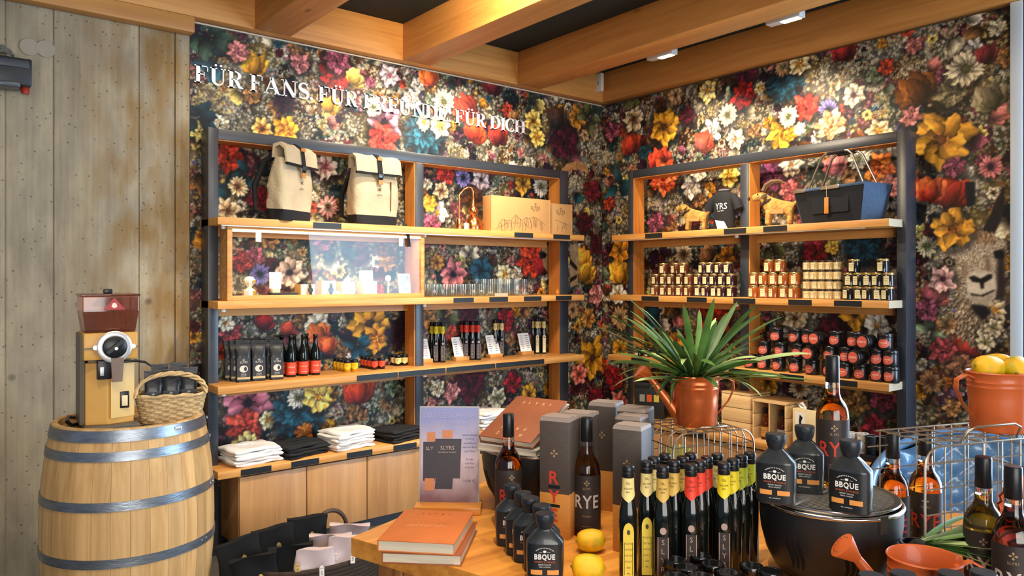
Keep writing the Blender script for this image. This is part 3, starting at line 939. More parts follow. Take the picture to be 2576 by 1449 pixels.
pa = Paper('A', PAPER_X0, WALL_X, 0.35, BEAM_Z)
paint(pa, FLOWERS_A)
# part of a ram's printed head and horn beside the corner
pa.poly([(1404, 440), (1425, 412), (1455, 404), (1478, 418), (1480, 440), (1462, 428), (1440, 428), (1420, 444)], (0.62, 0.45, 0.28), 0.5)
pa.poly([(1362, 620), (1392, 612), (1400, 690), (1385, 700), (1366, 668)], (0.74, 0.62, 0.44), 0.35)
pa.poly([(1355, 638), (1366, 632), (1376, 640), (1370, 650), (1358, 650)], (0.06, 0.05, 0.05))
pa.poly([(1433, 618), (1452, 610), (1456, 660), (1452, 715), (1434, 724)], (0.70, 0.60, 0.46), 0.3)
pa.poly([(1433, 650), (1452, 672), (1450, 682), (1433, 664)], (0.08, 0.07, 0.08))
pa.poly([(1433, 700), (1452, 690), (1450, 700), (1433, 712)], (0.10, 0.09, 0.10))
pb = Paper('B', 0.0, WALL_Y - PAPER_Y1, 0.35, BEAM_Z)
paint(pb, FLOWERS_B)


def g(pts):
    return [(2250 + x / 2.589, 400 + y / 2.589) for x, y in pts]


# the printed ram at the end of the wall
pb.poly(g([(705, 185), (660, 260), (620, 360), (560, 480), (640, 510), (690, 400), (718, 300), (718, 190)]), (0.13, 0.11, 0.12), 0.4)
pb.poly(g([(455, 150), (525, 150), (520, 300), (470, 320)]), (0.05, 0.08, 0.12))
pb.poly(g([(400, 830), (480, 930), (600, 960), (650, 1000), (690, 1100), (610, 1240), (520, 1200), (420, 1130), (405, 1000)]), (0.58, 0.50, 0.40), 0.45)
pb.poly(g([(500, 465), (560, 490), (640, 500), (718, 560), (718, 700), (668, 720), (660, 830), (652, 900), (600, 945), (540, 950), (490, 910), (440, 860), (405, 800), (390, 740), (355, 700), (312, 680), (306, 620), (318, 560), (400, 590), (470, 540)]),
        (0.74, 0.67, 0.57), 0.3)
HEAD = [(500, 465), (560, 490), (640, 500), (718, 560), (718, 700), (668, 720), (660, 830), (652, 900), (600, 945), (540, 950), (490, 910), (440, 860), (405, 800), (390, 740), (355, 700), (312, 680), (306, 620), (318, 560), (400, 590), (470, 540)]


def inside(x, y, q):
    c = False
    for (x0, y0), (x1, y1) in zip(q, q[1:] + q[:1]):
        if (y0 > y) != (y1 > y) and x < (x1 - x0) * (y - y0) / (y1 - y0) + x0:
            c = not c
    return c


def fur(area, cx, cy, n, cols, length):
    """short printed hairs that run away from a centre"""
    xs = [p[0] for p in area]; ys = [p[1] for p in area]
    k = 0
    while k < n:
        x = min(xs) + rng.random() * (max(xs) - min(xs)); y = min(ys) + rng.random() * (max(ys) - min(ys))
        k += 1
        if not inside(x, y, area):
            continue
        c = np.array(cols[int(rng.random() * len(cols))]) * (0.8 + 0.4 * rng.random())
        px, py = g([(x, y)])[0]
        u, v = pb.at(px, py)
        a = atan2(-(y - cy), x - cx) + rng.normal(0, 0.25)
        pb.petal(u, v, length * (0.7 + 0.6 * rng.random()), length * 0.35, a, np.clip(c * 0.85, 0, 1), np.clip(c, 0, 1), dark=0.15)


fur([(400, 830), (480, 930), (600, 960), (650, 1000), (690, 1100), (610, 1240), (520, 1200), (420, 1130), (405, 1000)], 540, 700, 900, [(0.62, 0.54, 0.44), (0.50, 0.42, 0.33), (0.70, 0.63, 0.52), (0.40, 0.33, 0.26)], 0.035)
fur(HEAD, 570, 740, 2600, [(0.80, 0.73, 0.62), (0.74, 0.66, 0.55), (0.86, 0.80, 0.70), (0.70, 0.61, 0.50)], 0.016)
fur([(306, 600), (400, 600), (470, 700), (480, 860), (440, 860), (405, 800), (390, 740), (340, 690)], 570, 740, 260, [(0.58, 0.49, 0.40), (0.50, 0.42, 0.33)], 0.020)
fur([(510, 480), (640, 505), (650, 560), (530, 560)], 580, 700, 200, [(0.66, 0.52, 0.38), (0.72, 0.60, 0.45)], 0.022)
pb.poly(g([(668, 600), (718, 575), (718, 900), (655, 925), (662, 760)]), (0.17, 0.13, 0.13), 0.3, 16)
pb.poly(g([(590, 610), (612, 640), (622, 730), (596, 738), (588, 680)]), (0.46, 0.37, 0.30), 0.2, 14)
pb.poly(g([(455, 660), (480, 700), (478, 780), (455, 800), (440, 740)]), (0.55, 0.46, 0.37), 0.2, 16)
pb.poly(g([(470, 765), (520, 735), (600, 730), (645, 745), (662, 830), (650, 900), (600, 945), (540, 950), (490, 905), (470, 840)]), (0.83, 0.78, 0.70), 0.12, 8)
pb.poly(g([(488, 880), (560, 905), (648, 868), (640, 905), (600, 942), (540, 948), (496, 915)]), (0.66, 0.60, 0.52), 0.15, 8)
pb.poly(g([(478, 770), (515, 758), (560, 778), (605, 752), (636, 748), (632, 776), (602, 796), (580, 806), (578, 842), (560, 848), (552, 806), (505, 800)]), (0.06, 0.05, 0.06), 0, 3)
pb.poly(g([(488, 872), (560, 886), (650, 848), (648, 860), (572, 897), (500, 888)]), (0.10, 0.07, 0.07), 0, 3)
pb.poly(g([(308, 655), (345, 636), (385, 655), (402, 692), (352, 708), (318, 692)]), (0.12, 0.09, 0.08), 0, 3)
pb.poly(g([(330, 660), (352, 648), (376, 666), (370, 690), (342, 692)]), (0.66, 0.58, 0.46), 0, 2)
pb.poly(g([(342, 660), (364, 660), (366, 684), (346, 684)]), (0.02, 0.02, 0.02), 0, 1)
pb.poly(g([(640, 600), (690, 590), (718, 620), (700, 650), (650, 650)]), (0.05, 0.04, 0.05), 0, 4)
pb.poly(g([(490, 945), (590, 952), (630, 1000), (570, 1050), (520, 1000)]), (0.06, 0.06, 0.08), 0, 10)
for x, y in ((600, 1130), (640, 1100), (590, 1190)):      # pale bloom at the throat
    px, py = g([(x, y)])[0]; u, v = pb.at(px, py)
    pb.anemone(u, v, 0.055, 6, (0.55, 0.50, 0.40), CREAM, OLIVE)
for px, py, r, a in ((2395, 575, 48, 0.3),):
    u, v = pb.at(px, py)
    pb.anemone(u, v, r * pb.scale(px, py) * 1.1, 5, (0.66, 0.42, 0.10), (0.80, 0.58, 0.20), (0.45, 0.24, 0.08), rot=a, wide=0.9)
u, v = pb.at(2370, 702)
pb.anemone(u, v, 34 * pb.scale(2370, 702), 6, (0.66, 0.46, 0.46), (0.82, 0.66, 0.62), (0.20, 0.06, 0.12))


def paper_mat():
    m = bpy.data.materials.new('printed_wallpaper')
    m.use_nodes = True
    nt = m.node_tree
    N, L = nt.nodes.new, nt.links.new
    b = nt.nodes['Principled BSDF']
    b.inputs['Roughness'].default_value = 0.55
    b.inputs['Specular IOR Level'].default_value = 0.3
    at = N('ShaderNodeVertexColor'); at.layer_name = 'print'
    tc = N('ShaderNodeTexCoord')
    nz = N('ShaderNodeTexNoise'); nz.inputs['Scale'].default_value = 160; nz.inputs['Detail'].default_value = 2
    L(tc.outputs['Object'], nz.inputs['Vector'])
    mr = N('ShaderNodeMapRange'); mr.inputs['From Min'].default_value = 0.3; mr.inputs['From Max'].default_value = 0.7
    mr.inputs['To Min'].default_value = 0.88; mr.inputs['To Max'].default_value = 1.10
    L(nz.outputs[0], mr.inputs[0])
    hsv = N('ShaderNodeHueSaturation')
    L(at.outputs[0], hsv.inputs['Color']); L(mr.outputs[0], hsv.inputs['Value'])
    L(hsv.outputs[0], b.inputs['Base Color'])
    return m


PAPER = paper_mat()


def paper_mesh(p, name):
    a = p.a.reshape(p.h // 2, 2, p.w // 2, 2, 3).mean((1, 3))
    h, w = a.shape[:2]
    lin = np.where(a <= 0.04045, a / 12.92, ((a + 0.055) / 1.055) ** 2.4)
    uu = p.u0 + (np.arange(w)) / (w - 1) * (p.u1 - p.u0)
    vv = p.v0 + (np.arange(h)) / (h - 1) * (p.v1 - p.v0)
    U, V = np.meshgrid(uu, vv)
    co = np.zeros((h * w, 3), np.float32)
    if p.kind == 'A':
        co[:, 0] = U.ravel(); co[:, 1] = WALL_Y; co[:, 2] = V.ravel()
    else:
        co[:, 0] = WALL_X; co[:, 1] = WALL_Y - U.ravel(); co[:, 2] = V.ravel()
    i = (np.arange(h - 1)[:, None] * w + np.arange(w - 1)[None, :]).ravel()
    q = np.stack([i, i + 1, i + w + 1, i + w], 1).astype(np.int32)
    me = bpy.data.meshes.new(name)
    me.vertices.add(h * w); me.vertices.foreach_set('co', co.ravel())
    me.loops.add(q.size); me.loops.foreach_set('vertex_index', q.ravel())
    me.polygons.add(len(q))
    me.polygons.foreach_set('loop_start', np.arange(0, q.size, 4, dtype=np.int32))
    me.update(calc_edges=True)
    at = me.color_attributes.new('print', 'FLOAT_COLOR', 'POINT')
    rgba = np.ones((h * w, 4), np.float32); rgba[:, :3] = lin.reshape(-1, 3)
    at.data.foreach_set('color', rgba.ravel())
    return me


PLASTER = mat('wall_plaster_dark', '2a2a2a', 0.8)
wb = structure('wall_back', box_mesh('wall_back', PAPER_X0, WALL_Y + 0.002, 0, WALL_X + 0.2, 4.9, CEIL_Z), PLASTER)
part('wallpaper', paper_mesh(pa, 'wallpaper'), PAPER, wb)
wr = structure('wall_right', box_mesh('wall_right', WALL_X + 0.002, PAPER_Y1, 0, WALL_X + 0.2, WALL_Y + 0.002, CEIL_Z), PLASTER)
part('wallpaper', paper_mesh(pb, 'wallpaper'), PAPER, wr)

# ------------------------------------------------------------------ the two display shelving units
SH = (1.949, 1.475, 0.997)      # tops of the three shelves
SHT = 0.044                     # their thickness
CT = 0.520                      # counter top
AX, AY = 1.370, 4.300           # left unit: outer corner of its shelves
BX, BY = 4.400, 4.190           # right unit
ALEN, BLEN = 2.854, 2.190


def on_a(px, py=500, w=0.0):
    return at_y(px, py, AY + w).x - AX


def on_b(px, py=500, w=0.0):
    return BY - at_x(px, py, BX + w).y


def shelving(name, label, loc, rz, length, posts, pins, shelf_x0, tags, measure, counter):
    t = thing(name, label, 'shelving', loc, rz)
    for k, (a, b, side) in enumerate(posts):
        p = part('post', box_mesh('post', a, 0.17, 0.0, b, 0.30, 2.475 if k != 1 else 2.4055, 0.002), BLACKW, t)
        if side > 0:
            part('oak_lining', box_mesh('oak_lining', b, 0.176, 0.52, b + 0.006, 0.30, 2.41), LINING, p, 'orange oak lining')
        if side < 0:
            part('oak_lining', box_mesh('oak_lining', a - 0.006, 0.176, 0.52, a, 0.30, 2.41), LINING, p, 'orange oak lining')
    r = part('top_rail', box_mesh('top_rail', posts[0][1], 0.17, 2.412, posts[-1][0], 0.30, 2.474, 0.002), BLACKW, t)
    part('oak_lining', box_mesh('oak_lining', posts[0][1], 0.176, 2.406, posts[-1][0], 0.30, 2.412), LINING, r, 'orange oak lining under the rail')
    for k, z in enumerate(SH):
        s = part('shelf_board', box_mesh('shelf_board', shelf_x0[k], 0.0, z - SHT, length, 0.335, z, 0.0025), SHELF_W, t)
        a = part('back_apron', box_mesh('back_apron', posts[0][1] + 0.01, 0.262, z - SHT - 0.052, posts[-1][0] - 0.06, 0.29, z - SHT - 0.001), SHELF_W, s)
        if k == 0:
            part('light_strip', box_mesh('light_strip', 0.02, 0.004, z - SHT - 0.006, length - 0.14, 0.016, z - SHT), STEEL, s, 'thin pale metal strip')
        for px in tags[k]:
            u0, u1 = measure(px[0]), measure(px[1])
            tagz = z - SHT / 2
            tg = part('price_strip', box_mesh('price_strip', u0, -0.005, tagz - 0.017, u1, -0.0005, tagz + 0.017), BLACK_STRIP, s, 'black price strip')
        for u in pins:
            m = MB(); m.lathe([(0.006, 0), (0.013, 0.004), (0.014, 0.012), (0.010, 0.02)], 12)
            p = part('spot_knob', m.mesh('spot_knob', 40), mat('white_knob', 'f2efe6', 0.3), s, 'small white knob')
            p.location = (u, 0.06, z - SHT - 0.022)
    return t


unit_a = shelving('display_shelving', 'black framed oak shelving unit under the wall lettering, holding bags and bottles', (AX, AY, 0), 0.0, ALEN,
                  ((0.0, 0.057, 0), (1.39, 1.457, -1), (2.747, 2.840, -1)), (0.05, on_a(1080)), (0.0, 0.0, 0.0),
                  (((788, 858), (1294, 1340), (1392, 1433)), ((1141, 1191), (1231, 1277), (1318, 1361), (1398, 1437)), ((898, 1000), (1003, 1120), (1123, 1245), (1248, 1368))), on_a, None)
unit_b = shelving('display_shelving', 'black framed oak shelving unit beside the printed ram, holding honey jars and tins', (BX, BY, 0), -pi / 2, BLEN,
                  ((0.041, 0.092, 1), (1.09, 1.157, 1), (2.16, 2.215, 0)), (on_b(1840),), (0.02, 0.0, -0.02),
                  (((1624, 1666), (1822, 1877), (1921, 1980)), ((1615, 1657), (1729, 1778), (1846, 1900), (1984, 2042), (2099, 2168)), ((1589, 1634), (1834, 1885), (1962, 2022), (2114, 2157))), on_b, None)
for z in SH:        # daylight on the right-hand unit's board ends, painted as a paler colour
    part('daylit_end', box_mesh('daylit_end', BLEN, 0.0, z - SHT, BLEN + 0.003, 0.172, z), mat('board_end_daylit', 'b3a288', 0.5), unit_b, 'board end painted pale as if daylit')


def base_cabinet(t, length, doors, x0, tags, measure):
    """the closed base of a unit, under the counter board"""
    for a in (x0, doors[-1] - 0.02):
        part('side_panel', box_mesh('side_panel', a, 0.035, 0.06, a + 0.02, 0.335, CT - 0.045), DOOR_W, t)
    part('back_panel', box_mesh('back_panel', x0 + 0.02, 0.32, 0.06, doors[-1] - 0.02, 0.335, CT - 0.045), DOOR_W, t)
    part('bottom_panel', box_mesh('bottom_panel', x0 + 0.02, 0.04, 0.06, doors[-1] - 0.02, 0.32, 0.08), DOOR_W, t)
    part('plinth', box_mesh('plinth', x0 + 0.03, 0.06, 0.0, doors[-1] - 0.03, 0.31, 0.06), BLACKW, t)
    part('grip_rail', box_mesh('grip_rail', x0 + 0.02, 0.045, CT - 0.075, doors[-1] - 0.02, 0.06, CT - 0.046), BLACKW, t, 'dark recessed grip rail')
    for a, b in zip(doors[:-1], doors[1:]):
        part('door', box_mesh('door', a + 0.003, 0.02, 0.065, b - 0.003, 0.038, CT - 0.056, 0.0015), DOOR_W, t)
    c = part('counter_top', box_mesh('counter_top', 0.0, 0.0, CT - 0.044, length, 0.345, CT, 0.003), SHELF_W, t)
    for px in tags:
        u0, u1 = measure(px[0]), measure(px[1])
        part('price_strip', box_mesh('price_strip', u0, -0.005, CT - 0.040, u1, -0.0005, CT - 0.006), BLACK_STRIP, c, 'black price strip')


base_cabinet(unit_a, ALEN, [0.125, 0.532, 0.938, 1.345, 1.75, 2.16, 2.62], 0.125, ((606, 682), (733, 802), (873, 936), (990, 1047)), on_a)
base_cabinet(unit_b, BLEN, [0.10, 0.52, 0.94, 1.36, 1.78, 2.12], 0.10, ((1729, 1777),), on_b)

# ------------------------------------------------------------------ white raised lettering on the wallpaper
ST, HR = 0.20, 0.055     # thick and thin strokes, in letter heights


def stroke(mb, pts, widths, M, d=0.010):
    """a flat ribbon of changing width, given some thickness"""
    L, R = [], []
    n = len(pts)
    for i in range(n):
        a, b = Vector(pts[max(0, i - 1)]), Vector(pts[min(n - 1, i + 1)])
        t = (b - a).normalized(); nn = Vector((-t.y, t.x)) * widths[i] / 2
        L.append(Vector(pts[i]) + nn); R.append(Vector(pts[i]) - nn)
    for i in range(n - 1):
        mb.prism([R[i], R[i + 1], L[i + 1], L[i]], 0, d, M)


def bar(mb, x0, y0, x1, y1, M, d=0.010):
    mb.prism([(x0, y0), (x1, y0), (x1, y1), (x0, y1)], 0, d, M)


def curve_pts(cx, cy, rx, ry, a0, a1, n=16):
    return [(cx + rx * cos(a0 + (a1 - a0) * i / n), cy + ry * sin(a0 + (a1 - a0) * i / n)) for i in range(n + 1)]


def cw(pts, cx, cy, thick, thin):
    """stress: thick where the curve runs upright, thin where it lies level"""
    out = []
    for i in range(len(pts)):
        a, b = Vector(pts[max(0, i - 1)]), Vector(pts[min(len(pts) - 1, i + 1)])
        t = (b - a).normalized()
        out.append(thin + (thick - thin) * t.y * t.y)
    return out


def glyph(ch, M):
    mb = MB()
    s = HR
    serif = lambda x, y: bar(mb, x - 0.19, y, x + 0.19, y + s, M)

    def stem(x, top=True, bot=True, w=ST, y0=0.0, y1=1.0):
        bar(mb, x - w / 2, y0, x + w / 2, y1, M)
        if bot: serif(x, y0)
        if top: serif(x, y1 - s)
    if ch == 'F' or ch == 'E':
        stem(0.2); bar(mb, 0.2, 1 - s, 0.72, 1, M); bar(mb, 0.68, 0.70, 0.72, 1, M)
        bar(mb, 0.2, 0.48, 0.52, 0.48 + s, M); bar(mb, 0.50, 0.38, 0.54, 0.64, M)
        if ch == 'E':
            bar(mb, 0.2, 0, 0.76, s, M); bar(mb, 0.72, 0, 0.76, 0.30, M)
        return mb, 0.82
    if ch in 'UÜ':
        stem(0.2, True, False, y0=0.30)
        p = [(0.2, 0.31)] + curve_pts(0.46, 0.30, 0.26, 0.28, pi, 2 * pi) + [(0.72, 1.0)]
        stroke(mb, p, [ST] + [max(HR, ST - (ST - HR) * i / 9) for i in range(17)] + [HR], M)
        bar(mb, 0.60, 1 - s, 0.86, 1, M)
        if ch == 'Ü':
            for x in (0.32, 0.60):
                mb.prism(curve_pts(x, 1.15, 0.065, 0.065, 0, 2 * pi - 0.5, 10), 0, 0.01, M)
        return mb, 0.96
    if ch in 'RD':
        stem(0.2)
        if ch == 'D':
            p = curve_pts(0.30, 0.5, 0.52, 0.47, -pi / 2, pi / 2)
            stroke(mb, [(0.2, 0.027)] + p + [(0.2, 0.973)], [HR] + cw(p, 0, 0, ST, HR) + [HR], M)
            return mb, 0.98
        p = curve_pts(0.36, 0.74, 0.30, 0.235, -pi / 2, pi / 2)
        stroke(mb, [(0.2, 0.505)] + p + [(0.2, 0.973)], [HR] + cw(p, 0, 0, ST * 0.9, HR) + [HR], M)
        stroke(mb, [(0.42, 0.51), (0.55, 0.30), (0.66, 0.08), (0.86, 0.03)], [0.15, 0.19, 0.16, 0.05], M)
        return mb, 0.94
    if ch == 'A':
        stroke(mb, [(0.10, 0.02), (0.46, 1.0)], [HR, HR], M); stroke(mb, [(0.42, 1.0), (0.80, 0.02)], [ST, ST], M)
        bar(mb, 0.22, 0.30, 0.62, 0.30 + s, M); bar(mb, -0.02, 0, 0.26, s, M); bar(mb, 0.60, 0, 0.98, s, M)
        return mb, 1.0
    if ch == 'N':
        bar(mb, 0.17, 0, 0.17 + HR, 1, M); bar(mb, 0.03, 0, 0.36, s, M); bar(mb, 0.0, 1 - s, 0.28, 1, M)
        stroke(mb, [(0.20, 0.99), (0.80, 0.02)], [ST, ST], M); bar(mb, 0.82, 0, 0.82 + HR, 1, M); bar(mb, 0.68, 1 - s, 1.0, 1, M)
        return mb, 1.04
    if ch == 'S':
        p = curve_pts(0.34, 0.75, 0.24, 0.225, 0.25, pi * 1.45, 12) + curve_pts(0.34, 0.255, 0.27, 0.23, pi * 0.45, -pi * 0.92, 12)
        w = [HR + 0.02 + (ST * 1.05 - HR) * math.exp(-((i - 12.5) / 5.5) ** 2) for i in range(len(p))]
        stroke(mb, p, w, M); bar(mb, 0.55, 0.68, 0.59, 0.97, M); bar(mb, 0.07, 0.03, 0.11, 0.33, M)
        return mb, 0.70
    if ch == 'I':
        stem(0.2); return mb, 0.42
    if ch == 'C':
        p = curve_pts(0.48, 0.5, 0.40, 0.48, 0.75, 2 * pi - 0.75, 20)
        stroke(mb, p, cw(p, 0, 0, ST, HR), M); bar(mb, 0.74, 0.66, 0.78, 0.97, M)
        return mb, 0.86
    if ch == 'H':
        stem(0.2); stem(0.80); bar(mb, 0.2, 0.48, 0.80, 0.48 + s, M); return mb, 1.02
    if ch == '.':
        mb.prism(curve_pts(0.12, 0.10, 0.09, 0.09, 0, 2 * pi - 0.5, 10), 0, 0.01, M); return mb, 0.26
    return mb, 0.30


LET_W = mat('letter_white', 'e9edf0', 0.45)
p0, p1 = at_y(487, 163, WALL_Y), at_y(1320, 300, WALL_Y)
zb, zt = at_y(490, 207, WALL_Y).z, at_y(490, 163, WALL_Y).z
sign = thing('wall_lettering', 'white raised serif lettering across the flowered wall above the bags', 'sign', (p0.x, WALL_Y - 0.004, zb))
MESSAGE = 'FÜR FANS. FÜR FREUNDE. FÜR DICH'
H = zt - zb
tot = sum(glyph(c, Matrix())[1] for c in MESSAGE)
kx = (p1.x - p0.x) / tot
x = 0.0
for ch in MESSAGE:
    M4 = Matrix.Rotation(pi / 2, 4, 'X') @ Matrix.Diagonal((kx, H, 1, 1))
    mb, adv = glyph(ch, M4)
    if mb.v:
        o = part('letter', mb.mesh('letter'), LET_W, sign)
        o.location = (x * kx, 0, 0)
    x += adv

# ------------------------------------------------------------------ on the concrete wall: radiant heater, its cables
hc = at_y(40, 185, WALL_Y)
heat = thing('wall_heater', 'black box-shaped wall heater with a red lamp on the concrete', 'heater', (0, WALL_Y, 0))
x0, x1 = at_y(-70, 150, WALL_Y - 0.16).x, at_y(80, 150, WALL_Y - 0.16).x
z0, z1 = at_y(60, 215, WALL_Y - 0.16).z, at_y(60, 148, WALL_Y - 0.16).z
part('housing', box_mesh('housing', x0, -0.17, z0, x1, -0.02, z1, 0.006), mat('heater_black', '24282c', 0.4), heat)
part('front_ridge', box_mesh('front_ridge', x0 + 0.01, -0.176, z1 - 0.05, x1 - 0.012, -0.17, z1 - 0.012, 0.002), mat('heater_grey', '3a4046', 0.4), heat)
part('reflector', box_mesh('reflector', x0 + 0.01, -0.172, z0 - 0.012, x1 - 0.05, -0.05, z0 + 0.012, 0.003), mat('heater_reflector', '596068', 0.3, 0.6), heat)
part('wall_bracket', box_mesh('wall_bracket', x0 + 0.08, -0.02, z0 + 0.02, x1 - 0.08, -0.004, z1 - 0.01), mat('heater_black', '24282c'), heat)
m = MB(); m.lathe([(0.018, -0.03), (0.020, 0.0), (0.012, 0.012)], 14)
o = part('signal_lamp', m.mesh('signal_lamp', 40), mat('lamp_red', 'a03020', 0.3), heat, 'red lamp')
o.location = (x1 - 0.022, -0.10, z0)
m = MB()
for k in range(4):
    pts = [at_y(-40, 128 + 4 * k, WALL_Y), at_y(5, 118 + 6 * k, WALL_Y), at_y(22, 130 + 4 * k, WALL_Y), at_y(32, 146, WALL_Y)]
    m.tube([(q.x, -0.03 - 0.012 * k, q.z) for q in pts], 0.006, 6)
part('cable_bundle', m.mesh('cable_bundle', 60), mat('cable_grey', '6b6a66', 0.6), heat, 'grey cables above the housing', stuff=True)

# ------------------------------------------------------------------ under the ceiling
sp = at_x(1520, 232, 4.69)
box = thing('alarm_box', 'small white box hanging on two wires in the beam corner', 'device', (sp.x - 0.05, sp.y, 0))
zc0, zc1 = at_d(1521, 253, 6.75).z, at_d(1521, 210, 6.75).z
part('casing', box_mesh('casing', -0.022, -0.035, zc0, 0.012, 0.035, zc1, 0.006), mat('device_white', 'dcd8cf', 0.4), box)
part('emblem', box_mesh('emblem', -0.0235, -0.006, (zc0 + zc1) / 2 - 0.02, -0.022, 0.006, (zc0 + zc1) / 2 + 0.015), GREY_PRINT, box, 'small grey mark')
for y in (-0.018, 0.018):
    m = MB(); m.tube([(0, y, zc1 - 0.002), (0, y, CEIL_Z + 0.002)], 0.0025, 5)
    part('hanging_wire', m.mesh('hanging_wire'), mat('wire_grey', '8d8a84', 0.5), box)

track = thing('light_track', 'black lighting track between the two beams by the right wall', 'track', (4.36, 0, 0))
part('rail', box_mesh('rail', -0.02, -2.5, CEIL_Z - 0.10, 0.02, 4.4, CEIL_Z - 0.06, 0.003), BLACK_STRIP, track)
for y in (-1.5, 0.5, 2.5, 4.0):
    part('hanger', box_mesh('hanger', -0.008, y - 0.01, CEIL_Z - 0.062, 0.008, y + 0.01, CEIL_Z + 0.002), BLACK_STRIP, track)
for k, (px, py, lab) in enumerate(((1975, 36, 'white track lamp between the beams, the nearer of two'), (1665, 131, 'white track lamp between the beams, farther into the corner'))):
    q = at_x(px, py, 4.36)
    lamp = thing('track_lamp', lab, 'lamp', (4.36, q.y, 0), 0, 'track lamps')
    part('body', box_mesh('body', -0.035, -0.12, CEIL_Z - 0.145, 0.035, 0.12, CEIL_Z - 0.098, 0.006), mat('lamp_white', 'dfe2e2', 0.3), lamp)
    part('lens', box_mesh('lens', -0.025, -0.10, CEIL_Z - 0.149, 0.025, 0.02, CEIL_Z - 0.1455), mat('lamp_lens', 'fff4e0', 0.3, emit=3.0), lamp)

# ------------------------------------------------------------------ goods on the left unit
BLACK_FABRIC = mat('black_fabric', '0d0f12', 0.85, vary=0.3, vscale=30)
CANVAS = mat('beige_canvas', 'b3a385', 0.8, vary=0.12, vscale=8, bump=0.3, bscale=60)
LEATHER_TAN = mat('tan_leather', 'b9793f', 0.5)
KRAFT = mat('kraft_card', 'bd9058', 0.75, vary=0.06, vscale=5)
PRINT_DARK = mat('dark_print', '4a3a28', 0.7)


def emblem(mb, x, z, s, y=None, R=None, ry=1.0):
    """the small four-petalled flower mark over a name, as on the labels"""
    for k in range(4):
        a = pi / 2 * k + pi / 2
        pts = [(0.12, -0.05), (0.38, -0.17), (0.55, 0.0), (0.38, 0.17), (0.12, 0.05)]
        vs = []
        for px, pz in pts:
            u = x + s * (px * cos(a) - pz * sin(a)); w = z + s * (px * sin(a) + pz * cos(a))
            vs.append((R * sin(u / R), -R * ry * cos(u / R), w) if R else (u, y, w))
        mb.add(vs, [(0, 1, 2, 3, 4)])
    return mb


